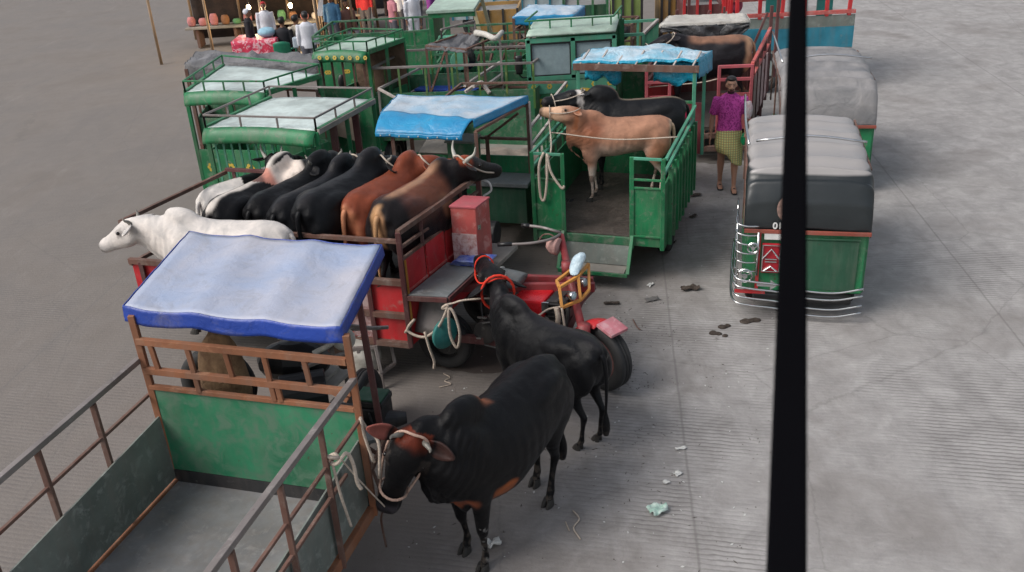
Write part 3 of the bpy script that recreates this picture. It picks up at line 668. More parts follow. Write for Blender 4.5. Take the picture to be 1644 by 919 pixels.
# rear: two fixed panels with an open gateway between
def rearpan(x0, x1, zt, nm):
    MB().slab([F(x0, -.005, .47), F(x1, -.005, .47), F(x1, -.005, zt), F(x0, -.005, zt)], .018).build(nm, GREEN, GT)
    bars('panel_frame', [(F(x0, -.02, .44), F(x0, -.02, 1.565)), (F(x1, -.02, .44), F(x1, -.02, 1.565))], .045, GREEN, GT)
    bars('panel_rail', [(F(x0, -.02, 1.55), F(x1, -.02, 1.55))], .03, GREEN3, GT)
    bars('panel_seam', [(F(x0, -.02, zt), F(x1, -.02, zt)), (F(x0, -.024, .60), F(x1, -.024, .60))], .022, GREEN, GT)
rearpan(.0, .37, 1.24, 'rear_panel'); rearpan(1.19, 1.55, 1.20, 'rear_panel')
bars('cross_rail', [(F(1.19, -.02, 1.30), F(1.55, -.02, 1.30))], .025, GREEN, GT)
MB().box(F(.78, -.01, .52), (.82, .05, .10), F.x, F.y).build('door_sill', GREEN2, GT, .004)
MB().slab([F(.37, -.02, .47), F(1.19, -.02, .47), F(1.19, -.10, .24), F(.37, -.10, .24)], .02).build('tail_board', GREYB, GT, .003)
MB().box(F(.76, -.21, .225), (.80, .20, .03), F.x, F.y).build('rear_step', PLANK, GT, .004)
bars('step_bracket', [(F(1.20, -.03, .60), F(1.20, -.30, .22)), (F(.36, -.03, .60), F(.36, -.30, .22)), (F(.36, -.31, .21), F(1.20, -.31, .21))], .04, GREEN, GT)
wheel(GT, F(1.42, 1.0, .30), F.x, .30, .17, STEEL); wheel(GT, F(.14, 1.0, .30), F.x, .30, .17, STEEL)
bars('chassis', [(F(.45, .1, .44), F(.45, 3.3, .44)), (F(1.1, .1, .44), F(1.1, 3.3, .44)), (F(.14, 1.0, .30), F(1.42, 1.0, .30))], .07, DARKM, GT)
wheel(GT, F(.78, 3.6, .30), F.x, .30, .13, STEEL)
# front wall of the bed, canopy frame
MB().slab([F(0, L_+.01, .5), F(Wd, L_+.01, .5), F(Wd, L_+.01, 1.18), F(0, L_+.01, 1.18)], .02).build('front_panel', GREEN, GT)
posts('canopy_post', [(F(.0, L_, 1.1), F(.0, L_, 2.08)), (F(Wd, L_, .5), F(Wd, L_, 2.08)), (F(0, L_+.95, .6), F(0, L_+.95, 2.05)), (F(Wd, L_+.95, .6), F(Wd, L_+.95, 2.05))], .042, GREEN3, GT)
bars('canopy_beam', [(F(-.06, L_-.02, 2.06), F(Wd+.06, L_-.02, 2.06))], .03, RUST, GT, .09)
bars('bed_crossbar', [(F(0, L_, 1.62), F(Wd, L_, 1.62))], .035, GREEN, GT)
for k in range(4): MB().bar(F(.32+k*.31, L_+.02, 1.16), F(.32+k*.31, L_+.02, 1.62), .024).build('window_bar', GREEN, GT)
for k in range(7):
    x = .03+k*.25; MB().bar(F(x, L_-.02, 2.09), F(x+.06, L_+.30, 2.22), .02).build('roof_hoop', PIPE, GT)
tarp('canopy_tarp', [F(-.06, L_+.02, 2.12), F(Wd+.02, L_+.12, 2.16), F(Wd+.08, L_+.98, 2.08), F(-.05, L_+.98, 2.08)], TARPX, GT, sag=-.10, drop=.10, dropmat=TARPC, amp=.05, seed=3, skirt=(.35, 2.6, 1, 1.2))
def hang(u, v, a, b, dz, sd):
    p = Vector(a).lerp(Vector(b), u); p.z -= v*dz*(.75+.35*mnoise.noise((u*3+sd, 0, 2))); p += F.y*(.07*mnoise.noise((u*7+sd, v*2, 0))); return p
MB().grid(lambda u, v: hang(u, v, F(-.02, L_+.45, 2.08), F(.5, L_+.40, 2.08), .42, 1), 12, 6, .006).build('hanging_tarp_flap', TARPC, GT, 0, True)
g = MB(); g.grid(lambda u, v: hang(u, v, F(.95, L_+.40, 2.08), F(Wd, L_+.25, 2.08), .40, 4), 14, 6, .006)
g.build('hanging_tarp_flap', TARPC, GT, 0, True)
MB().box(F(.78, L_+.62, 1.02), (1.2, .35, .12), F.x, F.y).build('driver_seat', PINKR, GT, .02)
g = MB(); g.slab([F(.0, L_+.98, .6), F(Wd, L_+.98, .6), F(Wd, L_+.98, 1.35), F(0, L_+.98, 1.35)], .02); g.build('dashboard_panel', PINKR, GT)
# cloths by the driver's seat
m = MB(); m.ell(F(1.30, L_+.30, 1.30), (.16, .10, .13)); o = m.build('red_cloth_bundle', cloth('crimson_cloth', (.55, .02, .09), sc=8, wr=.9), None, 0, True); recenter(o); tag(o, "crimson cloth bundle hung behind the green cattle truck's bed", 'cloth')

t1, HT, iT = cow('tan bull with reddish shoulders and pale belly, crosswise in the green truck', F(.80, 1.22, zf+.03), 176, .84,
    pollw=WY(923, 182, 11.35)+Vector((0, 0, -.02)), headw=(-.9, .12, .16), sidew=(.1, -.94, .3), colfn=c_tan, horns=0, hump=.7, fat=.92, depth=.80, vox=.02, legs=(.0, -.07, .0, .10), ear=(.4, .2), hz=1.1, tail=-.05)
halter(iT, HT, ROPE, .008)
t2, HB, iB = cow('black bull with high hump and white face patch, behind the tan bull', F(.84, 1.72, zf+.03), 178, .92,
    pollw=WY(932, 158, 11.9), headw=(-.93, -.10, .02), sidew=(-.1, -.9, .4), colfn=c_wpatch, horns=.04, hump=1.3, vox=.02, ear=(.2, .1), hz=1.15, tail=.0)
halter(iB, HB, ROPE, .008)
rope('tie_rope', [F(.02, .75, 1.57), F(.8, .8, 1.50), F(Wd+.02, .75, 1.58)], .008, ROPE, 'thin cord stretched across the green truck bed behind the tan bull')
rope('hanging_rope', [F(.16, -.05, 1.58), F(.10, -.07, 1.4), F(.10, -.06, 1.05), F(.15, -.07, 1.0), F(.19, -.06, 1.25), F(.2, -.05, 1.56), F(.24, -.06, 1.35), F(.36, -.06, 1.16), F(.40, -.06, 1.18)], .016, ROPE, 'looped pale rope hanging on the left rear panel of the green truck')
rope('tie_rope', [world_pt(t1, HT(.34, 0, -.1)), F(.13, .35, 1.5), F(.08, .25, 1.28), F(.12, .2, 1.1)], .010, ROPE, "pale rope running from the tan bull's halter to the truck rail")

# ------------------------------------------------------------------ blue canopy tricycle truck (green bed), facing us
F = Fr((.33, 11.32), -17)                     # front right corner of its bed; bed runs away from us
HTk = thing('tricycle_truck', 'green tricycle truck with a smooth blue tarpaulin, left of the truck with tan bull', 'truck', F(-.75, .9, 0))
Wd = 1.58; L_ = 2.1
MB().box(F(-Wd/2, L_/2, .68), (Wd-.02, L_-.02, .05), F.x, F.y).build('bed_floor', PLANK, HTk, .003)
MB().slab([F(-Wd, 0, .70), F(0, 0, .70), F(0, 0, 1.24), F(-Wd, 0, 1.24)], .02).build('front_board', GREEN, HTk)
MB().slab([F(0, 0.02, .6), F(0, L_, .6), F(0, L_, 1.1), F(0, 0.02, 1.1)], .02).build('side_board', GREEN2, HTk)
MB().slab([F(-Wd, 0.02, .6), F(-Wd, L_, .6), F(-Wd, L_, 1.1), F(-Wd, 0.02, 1.1)], .02).build('side_board', GREEN2, HTk)
bars('bed_rail', [(F(-Wd, -.02, 1.47), F(.02, -.02, 1.47))], .035, RUST, HTk)
posts('bed_post', [(F(-Wd, -.02, .68), F(-Wd, -.02, 1.5)), (F(-1.05, -.02, .7), F(-1.05, -.02, 1.5)), (F(-.55, -.02, .7), F(-.55, -.02, 1.5))], .05, RUST, HTk)
posts('canopy_post', [(F(0, -.02, .62), F(0, -.02, 1.96)), (F(-Wd, -.04, 1.45), F(-Wd, -.04, 1.96)), (F(-.28, -1.25, .7), F(-.28, -1.25, 1.93)), (F(-1.3, -1.25, .7), F(-1.3, -1.25, 1.93))], .042, RUST, HTk)
posts('canopy_post', [(F(.04, -.06, 1.1), F(.04, -.06, 1.96))], .025, PIPE, HTk)
bars('canopy_frame', [(F(-Wd, -.04, 1.9), F(0, -.04, 1.9)), (F(-.28, -1.25, 1.93), F(0, -.02, 1.93)), (F(-1.3, -1.25, 1.93), F(-Wd, -.02, 1.93)), (F(-.55, -.02, 1.48), F(-.1, -.1, 1.82)), (F(-.95, -.04, 1.5), F(-.5, -.04, 1.88))], .03, RUST, HTk)
nl = W(601, 203, 1.98); nr = W(741, 209, 1.98); fr = W(846, 157, 2.0); fl = W(640, 155, 2.02)
nl2 = nl.lerp(fl, .30)+Vector((0, 0, .03)); nr2 = nr.lerp(fr, .16)+Vector((0, 0, .03))
tp_ = tarp('canopy_tarp', [nl2, nr2, fr, fl], TARPF, HTk, sag=.03, drop=.13, dropmat=TARPB, amp=.016, seed=9, ribs=2, skirt=(0, .75, .5, .8))
def fsl(u, v):
    a_ = nl.lerp(nr, u)+Vector((0, 0, -.07)); b_ = nl2.lerp(nr2, u)+Vector((0, 0, .006)); b_.z += .016*mnoise.noise((u*4+9, 0, 9))*2*min(1, 8*min(u, 1-u)+.25)*0
    w_ = v*1.12+.10*abs(math.sin(u*PI*3.2))*v*v; p = a_.lerp(b_, w_); p.z += .035*math.sin(PI*min(1, v))+.01*mnoise.noise((u*9, v*3, 4)); return p
MB().grid(fsl, 34, 10, .008).build('front_flap', TARPB, tp_, 0, True)
MB().grid(lambda u, v: fsl(u, 0)+Vector((0, -.008, -.05*v)), 24, 3, .006).build('flap_hem', TARPB, tp_, 0, True)
for k in range(9): q_ = fsl(.06+k*.11, 0)+Vector((0, -.014, -.028)); MB().cyl(q_, q_+Vector((0, -.006, 0)), .009, None, 8).build('eyelet', WHITEP, tp_)
for k in range(4):
    zz = 1.45+.17*0; MB().bar(F(0, .05+k*.68, 1.1), F(0, .05+k*.68, 1.62), .03).build('side_post', GREEN, HTk)
bars('side_rail', [(F(.02, 0, 1.62), F(.02, L_, 1.66)), (F(.02, 0, 1.38), F(.02, L_, 1.42))], .034, PIPE, HTk)
bars('side_rail', [(F(-Wd, 0, 1.6), F(-Wd, L_, 1.62)), (F(-Wd, L_, 1.62), F(0, L_, 1.66))], .034, RUST, HTk)
MB().slab([F(-Wd, L_, .66), F(0, L_, .66), F(0, L_, 1.1), F(-Wd, L_, 1.1)], .02).build('tail_board', GREEN2, HTk)
MB().box(F(-.30, -.24, 1.0), (.75, .42, .05), F.x, F.y).build('driver_bench', BOARD, HTk, .006)
MB().box(F(-.30, -.22, .72), (.66, .34, .50), F.x, F.y).build('bench_box', DGREEN, HTk, .006)
b_ = MB().box(F(-.80, -.22, 1.30), (.34, .30, .42), F.x, F.y).build('tool_box', GREEN2, HTk, .006)
MB().box(F(-.80, -.24, 1.525), (.38, .34, .03), F.x, F.y).build('box_lid', GREYB, b_, .004)
m = MB(); m.slab([F(-1.5, -.02, 1.24), F(-.95, -.02, 1.24), F(-1.0, .5, 1.52), F(-1.4, .5, 1.50)], .02); m.build('plank', PLANK, HTk)
# load: straw and rubbish on the bed
m = MB()
def heap(u, v): return F(-1.45+u*1.35, .1+v*1.7, .72+.20*math.sin(PI*u)*math.sin(PI*v)+.05*mnoise.noise((u*8, v*8, 1)))
m.grid(heap, 24, 24, .02); o = m.build('straw_heap', paint('old_straw', (.26, .21, .17), wear=1.2, rust=.5, rough=.9, scale=3, bump=1), None, 0, True); recenter(o); tag(o, 'trampled straw and rubbish heap lying on the bed behind the blue canopy', 'straw')
wheel(HTk, F(-.80, -1.65, .30), F.x, .30, .12, TEALP); wheel(HTk, F(-.05, 1.2, .30), F.x, .30, .15, STEEL); wheel(HTk, F(-1.5, 1.2, .30), F.x, .30, .15, STEEL)
m = MB(); m.bar(F(-.65, -1.5, .52), F(-.6, 1.9, .52), .07); m.bar(F(-.95, -1.5, .52), F(-1.0, 1.9, .52), .07); m.bar(F(-.8, -1.62, .3), F(-.8, -1.35, 1.1), .06); m.bar(F(-.05, 1.2, .3), F(-1.5, 1.2, .3), .06); m.build('chassis', DARKM, HTk)
m = MB(); m.box(F(-.62, -.95, .62), (.5, .42, .38), F.x, F.y); m.cyl(F(-.3, -.95, .55), F(-.2, -.95, .55), .17); m.box(F(-.62, -.95, .85), (.34, .3, .12), F.x, F.y); m.build('engine', DARKM, HTk, .01)
m = MB(); m.tube([F(-1.15, -1.15, 1.22), F(-1.0, -1.35, 1.24), F(-.8, -1.4, 1.18), F(-.6, -1.35, 1.24), F(-.45, -1.15, 1.22)], .016, 8, 4); m.build('handlebar', STEEL, HTk)

# ------------------------------------------------------------------ red tricycle cattle truck
F = Fr((-1.03, 8.02), -18, 63)                # near front corner of its bed; +x is its heading
RT = thing('cattle_truck', 'red tricycle cattle truck with bare engine and wooden seat board, heading right, loaded with cattle', 'truck', F(.2, .8, 0))
Wd = 1.62; L_ = 3.1; zb = .62
MB().box(F(-L_/2, Wd/2, zb), (L_-.02, Wd-.1, .06), F.x, F.y).build('bed_floor', FLOOR, RT)
# side facing us: frame of flat bars with red sheet behind
MB().slab([F(-L_, .03, .45), F(-.01, .03, .45), F(-.01, .03, 1.12), F(-L_, .03, 1.12)], .015).build('side_panel', RED, RT)
MB().slab([F(-.62, .018, .50), F(-.36, .018, .50), F(-.36, .018, 1.0), F(-.62, .018, 1.0)], .008).build('worn_patch', CHIP, RT)
bars('side_rail', [(F(-L_, -.0, 1.14), F(0, -.0, 1.14)), (F(-L_, 0, .78), F(0, 0, .78)), (F(-L_, 0, .46), F(0, 0, .46))], .05, RUST, RT, .06)
bars('upper_rail', [(F(-L_, 0, 1.57), F(0, 0, 1.57))], .04, RUST, RT)
for k in range(9): MB().bar(F(-.0-k*.37, -.005, .44), F(-.0-k*.37, -.005, 1.14 if k % 3 else 1.57), .045).build('side_post', MAROON, RT, .003)
# front wall: red panels between posts
for k in range(4):
    y0 = .03+k*.395; pn = MB().slab([F(.0, y0+.02, .72), F(.0, y0+.375, .72), F(.0, y0+.375, 1.37), F(.0, y0+.02, 1.37)], .02).build('front_panel', RED, RT)
    MB().bar(F(.018, y0+.02, 1.04), F(.018, y0+.375, 1.04), .012, .02).build('panel_batten', RED2, pn)
MB().slab([F(-.01, .02, .44), F(-.01, Wd, .44), F(-.01, Wd, .72), F(-.01, .02, .72)], .02).build('front_skirt', RED, RT)
bars('front_wall_rail', [(F(0, 0, 1.66), F(0, Wd, 1.66))], .05, RUST, RT)
bars('front_wall_rail', [(F(0, 0, 1.50), F(0, Wd, 1.50)), (F(0, 0, 1.38), F(0, Wd, 1.38))], .03, RUST, RT)
for k in range(5): MB().bar(F(.0, .0+k*Wd/4, .45 if k in (0, 4) else 1.36), F(.0, .0+k*Wd/4, 1.66), .05 if k in (0, 4) else .035).build('front_post', MAROON, RT, .003)
MB().bar(F(.03, 0.02, .72), F(.03, .02, 1.37), .02).build('edge_strip', YELLOW, RT)
bars('far_side_rail', [(F(0, Wd, 1.6), F(-L_, Wd, 1.6)), (F(0, Wd, 1.2), F(-L_, Wd, 1.2)), (F(0, Wd, .8), F(-L_, Wd, .8))], .04, MAROON, RT)
for k in range(5): MB().bar(F(-.2-k*.7, Wd, .6), F(-.2-k*.7, Wd, 1.6), .035).build('far_side_post', MAROON, RT)
bars('tail_rail', [(F(-L_, 0, 1.57), F(-L_, Wd, 1.57)), (F(-L_, 0, 1.1), F(-L_, Wd, 1.1))], .04, RUST, RT)
MB().tube([F(.04, Wd, 1.62), F(.12, Wd, 1.6), F(.13, Wd+.02, 1.5), F(.05, Wd, 1.44)], .012, 8, 4).build('rail_hook', WHITEP, RT)
# seat board and cushions
MB().slab([F(.03, .0, 1.0), F(.42, .03, 1.0), F(.40, .78, 1.0), F(.03, .78, 1.0)], .045).build('seat_board', BOARD, RT, .006)
bars('board_edge', [(F(.03, -.012, .985), F(.42, .018, .985)), (F(.43, .03, .985), F(.41, .78, .985))], .02, MAROON, RT, .05)
MB().slab([F(.03, .80, .96), F(.52, .86, .96), F(.50, 1.42, .96), F(.03, 1.42, .96)], .05).build('rear_deck_board', PLANK, RT, .006)
tb = MB().box(F(.22, .98, 1.30), (.27, .30, .62), F.x, F.y).build('tool_box', RED2, RT, .008)
MB().box(F(.22, .98, 1.615), (.285, .315, .02), F.x, F.y).build('box_lid', PINKR, tb, .003)
MB().box(F(.365, .86, 1.40), (.02, .03, .05), F.x, F.y).build('latch', CHROME, tb)
MB().slab([F(.085, .826, 1.02), F(.345, .826, 1.02), F(.345, .826, 1.33), F(.085, .826, 1.33)], .006).build('worn_patch', CHIP, tb)
# folded blue plastic by the box
m = MB()
for k in range(4): m.grid(lambda u, v, k=k: F(.10+u*.36+.02*k, .70+v*.22-.01*k, 1.035+k*.018+.012*mnoise.noise((u*6+k, v*5, k))), 10, 8, .012)
o = m.build('folded_tarp', cloth('royal_blue_plastic', (.01, .05, .36), (.25, .3, .5), sc=14, rough=.3, wr=1, spec=.5), None, 0, True); recenter(o); tag(o, 'folded shiny blue plastic sheet on the grey seat board', 'plastic sheet')
m = MB(); m.loft([(F(.55, .62, .97), .16, .045, F.y, Vector((0, 0, 1))), (F(.62, .62, .98), .17, .062, F.y, Vector((0, 0, 1))), (F(.82, .60, .97), .165, .062, F.y, Vector((0, 0, 1))), (F(.90, .60, .965), .15, .04, F.y, Vector((0, 0, 1)))], 14, 4)
m.build('saddle', BOARD, RT, 0, True)
MB().tube([F(.62, .44, .94), F(.625, .45, 1.0), F(.63, .62, 1.047), F(.625, .80, 1.0), F(.62, .80, .94)], .009, 6, 4).build('saddle_strap', WHITEP, RT)
# chassis beams forward to the steering head
head_lo = F(1.60, .86, .85)
bars('chassis_beam', [(F(.0, .50, .86), F(1.56, .80, .86))], .05, CHRED, RT, .09)
bars('chassis_beam', [(F(.0, .78, .86), F(1.50, .92, .86))], .05, CHRED, RT, .09)
bars('lower_beam', [(F(-1.8, .30, .42), F(1.15, .34, .40)), (F(-1.8, 1.25, .42), F(1.15, 1.2, .40)), (F(1.15, .34, .40), F(1.50, .84, .82)), (F(1.15, 1.2, .40), F(1.50, .90, .82)), (F(.7, .33, .42), F(.7, 1.2, .42)), (F(1.15, .34, .40), F(1.15, 1.2, .40)), (F(1.34, .60, .45), F(1.46, .84, .86))], .06, MAROON, RT, .08)
# steering column, fork, wheel
top = W(900, 378, 1.28); mid_ = W(910, 430, 1.08); low = W(938, 545, .56)
wc = W(975, 566, .33); ax = Vector((math.cos(math.radians(28)), math.sin(math.radians(28)), 0))*0+Vector((.56, .83, 0)).normalized()
axl = Vector((.55, .83, 0)).normalized()
axl = Vector((.83, .56, 0)).normalized() if False else axl
m = MB(); m.cyl(top, low, .036, .040); m.cyl(mid_+Vector((0, 0, .06)), mid_-Vector((0, 0, .06)), .052); m.cyl(low+Vector((0, 0, .16)), low, .062); m.build('steering_column', CHRED, RT, 0, True)
crown = low+Vector((.02, 0, -.03))
WC = Vector((crown.x+.14, crown.y-.06, .335))
fm = MB(); fdir = Vector((.92, -.38, 0)); axl = Vector((.50, .87, 0)).normalized()
axl = fdir.cross(Vector((0, 0, 1))).normalized()*-1
axl = Vector((.78, .62, 0)).normalized()
fdir = Vector((.62, -.78, 0))
WC = Vector((crown.x+.16, crown.y+.04, .335))
wheel(RT, WC, axl, .34, .16, MAROON, 'front_wheel')
m = MB()
for sd in (1, -1): m.bar(crown+axl*sd*.10, WC+axl*sd*.115, .03, .05); m.tube([crown+axl*sd*.12+Vector((.03, -.02, 0))+Vector((0, 0, -.01*k))*2+axl*sd*0+Vector((.018*math.cos(k*1.3), .018*math.sin(k*1.3), 0)) for k in range(14)], .006, 5)
m.bar(crown+axl*.14, crown-axl*.14, .06); m.build('fork', MAROON, RT, .003)
def fend(u, v):
    a = math.radians(178-88*u); r = .375; return WC+fdir*(math.cos(a)*r)+Vector((0, 0, math.sin(a)*r))+axl*((v-.5)*.23)+Vector((0, 0, -.03*(2*v-1)**2))
MB().grid(fend, 12, 6, .012).build('fender', RED, RT, 0, True)
MB().grid(lambda u, v: WC+fdir*(.03+.20*u)+Vector((0, 0, .395-.05*u))+axl*((v-.5)*.22), 3, 3, .035).build('mud_flap', paint('pink_worn_paint', (.50, .17, .20), wear=1.1, rust=.2, wearcol=(.6, .5, .5)), RT, .004)
# handlebar
gl = W(800, 393, 1.30); gr = W(838, 362, 1.36)
m = MB(); m.tube([gl, W(850, 391, 1.31), W(885, 384, 1.31), top+Vector((0, 0, .02)), W(890, 371, 1.34), W(868, 365, 1.36), gr], .015, 8, 4); hb = m.build('handlebar', STEEL, RT, 0, True)
for a, b in ((gl, W(822, 392, 1.305)), (gr, W(850, 363, 1.362))): MB().cyl(a-(b-a)*.05, b, .022).build('grip', BLACKP, hb, 0, True)
hl = W(880, 392, 1.22); m = MB(); m.lathe([(.0, .0), (.05, .0), (.085, .05), (.09, .11), (.08, .12), (.0, .12)], hl, (.8, -.5, -.1), 18); m.build('headlight', cloth('wrapped_pink_cloth', (.45, .27, .24), (.35, .2, .18), sc=14, wr=.9), RT, 0, True)
MB().tube([hl+Vector((-.1, 0, .02)), hl+Vector((-.05, .02, .09)), hl+Vector((.03, .0, .10)), hl+Vector((.10, -.04, .05))], .008, 6, 4).build('cable', RUST, RT)
# amber lamp frame
def fp(px, py, z): return W(px, py, z)
fa = [fp(898, 462, 1.02), fp(928, 444, 1.06), fp(945, 424, 1.10), fp(946, 466, .90), fp(932, 482, .86), fp(902, 494, .86)]
lf = bars('lamp_frame', [(fa[i], fa[(i+1) % 6]) for i in range(6)]+[(fa[1], fa[4]), (fa[0]+Vector((-.02, .08, .03)), fa[2]+Vector((-.06, .06, .0))), (fa[0], fa[0]+Vector((-.02, .08, .03)))], .028, YELLOW, RT)
for px, py in ((916, 474), (935, 452)):
    c = W(px, py, .95); l_ = MB().lathe([(0, -.04), (.035, -.03), (.045, .02), (.048, .04), (.0, .04)], c, (.75, -.65, -.1), 16).build('lamp', CHROME, lf, 0, True)
    MB().lathe([(0, .041), (.04, .041), (.034, .052), (0, .056)], c, (.75, -.65, -.1), 16).build('lens', GLASS, lf, 0, True)
# engine
e0 = F(.98, .62, .0)
MB().box(F(1.02, .60, .74), (.33, .34, .20), F.x, F.y).build('fuel_tank', paint('glossy_red_paint', (.55, .008, .015), wear=.1, rust=.1, rough=.25, dust=.1), RT, .025)
m = MB(); m.box(F(1.0, .60, .50), (.42, .40, .28), F.x, F.y); m.box(F(1.26, .62, .70), (.12, .30, .26), F.x, F.y); m.cyl(F(.95, .36, .52), F(.95, .26, .52), .19, None, 22); m.cyl(F(.95, .26, .52), F(.95, .22, .52), .08, None, 16)
for k in range(6): m.box(F(1.27, .62, .58+k*.045), (.20, .34, .012), F.x, F.y)
m.tube([F(1.28, .5, .8), F(1.36, .48, .86), F(1.42, .46, .74), F(1.40, .40, .5)], .022, 8, 4); m.cyl(F(.62, .5, .5), F(.62, .3, .5), .12); m.tube([F(.62, .28, .62), F(.95, .27, .71)], .012, 6); m.tube([F(.62, .28, .38), F(.95, .27, .33)], .012, 6); m.box(F(.62, .75, .55), (.26, .30, .34), F.x, F.y)
m.build('engine', DARKM, RT, .006)
m = MB()
for k in range(5): m.tube([F(.55+.1*k, .42, .78-.05*k), F(.6+.1*k, .34, .66-.04*k), F(.66+.1*k, .36, .5), F(.75+.06*k, .4, .62)], .008, 5, 4)
m.build('hoses', BLACKP, RT)
m = MB(); m.box(F(1.20, .44, .78), (.07, .02, .10), F.x, F.y); m.cyl(F(1.22, .42, .66), F(1.22, .40, .66), .035); m.box(F(.60, .33, .66), (.10, .015, .02), F.x, F.y); m.box(F(.56, .30, .44), (.05, .015, .02), F.x, F.y); m.cyl(F(.70, .31, .70), F(.70, .29, .70), .02); m.build('bright_fittings', CHROME, RT)
# rear wheel just ahead of the bed with a teal disc, mudguard
wheel(RT, F(.13, .44, .31), F.y, .31, .17, DARKM, 'rear_wheel'); wheel(RT, F(.16, 1.35, .31), F.y, .31, .15, DARKM, 'rear_wheel')
m = MB(); m.lathe([(.0, -.02), (.15, -.02), (.16, .0), (.15, .02), (0, .02)], F(.36, .02, .62), F.x*1.0-F.y*.45, 24); m.build('teal_drum', TEALP, RT, 0, True)
m = MB(); m.grid(lambda u, v: F(.02+.32*u, .06+.20*v, .93-.42*u*0-.40*v*0-.10*u*u-.35*(1-v)), 8, 5, .01); m.build('mudguard', STEEL, RT, 0, True)
for px, py, z in ((0, 0, 0),): pass
rope('coiled_rope', [F(-.02, -.04, .62), F(.10, -.05, .78), F(.02, -.06, .66), F(.18, -.06, .60), F(.34, -.06, .72), F(.46, -.05, .96), F(.40, -.05, .93), F(.50, -.05, .92), F(.56, -.06, .70), F(.52, -.06, .52), F(.46, -.06, .66), F(.46, -.05, .93)], .014, ROPE, 'knotted dusty rope slung under the grey seat board of the red truck')
rope('hanging_rope', [F(.20, -.06, .66), F(.24, -.08, .5), F(.27, -.07, .35), F(.26, -.07, .26)], .014, ROPE, 'loose rope end hanging in front of the red truck rear wheel')
rope('lead_rope', [world_pt(r2, H2(-.03, -.09, -.10)), W(748, 482, 1.02), F(.50, -.02, .98), F(.42, -.03, .96)], .010, ROPE, "tight pale rope from the second black bull's head to the seat board")
rope('lead_rope', [W(905, 492, .84), W(880, 497, .80), W(862, 508, .80), W(842, 510, .86)], .010, ROPE, 'pale rope tied to the amber lamp frame of the red truck')
rope('hanging_rope', [fa[5], fa[5]+Vector((.02, -.01, -.25)), fa[5]+Vector((.0, 0, -.5))], .012, ROPE, 'rope end hanging straight down from the amber lamp frame')
rope('cloth_strip', [W(893, 494, .84), W(896, 510, .74), W(895, 525, .62)], .026, ROPE, 'pale rag hanging beside the amber lamp frame', 'rag')
m = MB(); m.loft([(W(922, 440, 1.08), .04, .04, Vector((1, 0, 0)), Vector((0, 1, 0))), (W(924, 430, 1.12), .06, .05, Vector((1, 0, 0)), Vector((0, 1, 0))), (W(930, 414, 1.2), .065, .05, Vector((1, 0, 0)), Vector((0, 1, 0))), (W(934, 407, 1.24), .03, .03, Vector((1, 0, 0)), Vector((0, 1, 0)))], 12, 4)
o = m.build('plastic_bag', cloth('pale_blue_plastic', (.55, .68, .74), (.35, .48, .56), sc=16, rough=.25, wr=1, spec=.6), None, 0, True); recenter(o); tag(o, 'pale blue plastic bag tucked behind the amber lamp frame', 'bag')

# the cattle standing crosswise in the red truck
yawc = 61
def rcow(label, px, py, z, **k):               # px, py: hump top in the photograph
    h = W(px, py, z); s = k.pop('s', .95); yw = k.pop('yaw', yawc); cxl = .42*s
    loc = (h.x-cxl*math.cos(math.radians(yw)), h.y-cxl*math.sin(math.radians(yw)), zb+.03)
    k.setdefault('group', 'cattle loaded in the red truck'); k.setdefault('vox', .022)
    return cow(label, loc, yw, s, **k)
zt = zb+1.20
rc = [rcow('dark bull with tan spine and upright pale horns, rightmost in the red truck', 702, 280, 1.80, colfn=c_brindle, horns=.15, hz=1.2, pollw=W(740, 268, 1.84), headw=(.72, .60, -.28), horncol=plain('grey_horn', (.35, .34, .30), .4, var=.3), hump=.5, fat=1.12, tail=.04, hornspread=1.0),
      rcow('reddish brown bull with pale tail in the red truck, beside the tan backed one', 652, 272, 1.80, colfn=c_red, horns=0, pollw=W(680, 266, 1.82), headw=(.85, .35, -.25), hump=.7, fat=1.05, tail=.02),
      rcow('big glossy black bull with high hump in the red truck, left of the reddish one', 592, 272, 1.85, colfn=c_blk, horns=.06, s=1.0, pollw=W(618, 268, 1.85), headw=(.80, .5, -.30), hump=.8, fat=1.10, tail=-.05),
      rcow('black bull with round dark hump in the red truck, third black back from the right', 548, 279, 1.80, colfn=c_blk, horns=.05, pollw=W(574, 264, 1.8), headw=(.6, .75, -.2), hump=.85, fat=1.0),
      rcow('black bull with small white spots on its rump in the red truck', 512, 283, 1.74, colfn=c_spot, horns=.06, pollw=W(534, 262, 1.82), headw=(-.2, .95, -.1), hump=.9, fat=.95),
      rcow('black bull with pale line along its back in the red truck', 452, 288, 1.74, colfn=c_faced, horns=.05, pollw=W(500, 272, 1.84), headw=(-.88, -.30, -.30), hump=1.0, fat=.95)]
for rr_, Hh, ii in rc[:4]: halter(ii, Hh, ROPE, .010, noseband=False)
wcow = cow('white bull with grey rump, standing lengthwise at the near side of the red truck', W(400, 352, 1.80).to_2d().to_3d()+Vector((-.25, -.05, zb+.03)), 166, .92, colfn=c_white, horns=.06, vox=.022, group='cattle loaded in the red truck', hump=.7, neck=(0, 10))
pcow = cow('black and white bull with pale horns looking away, at the far left of the cattle', (W(405, 285, 1.55)+Vector((-.1, .25, 0))).to_2d().to_3d()+Vector((0, 0, .30)), 48, .95, colfn=c_pied, horns=.13, vox=.022, hz=1.15, pollw=W(436, 262, 1.62), headw=(.5, .8, -.2), horncol=MATS['grey_horn'], hump=.2)

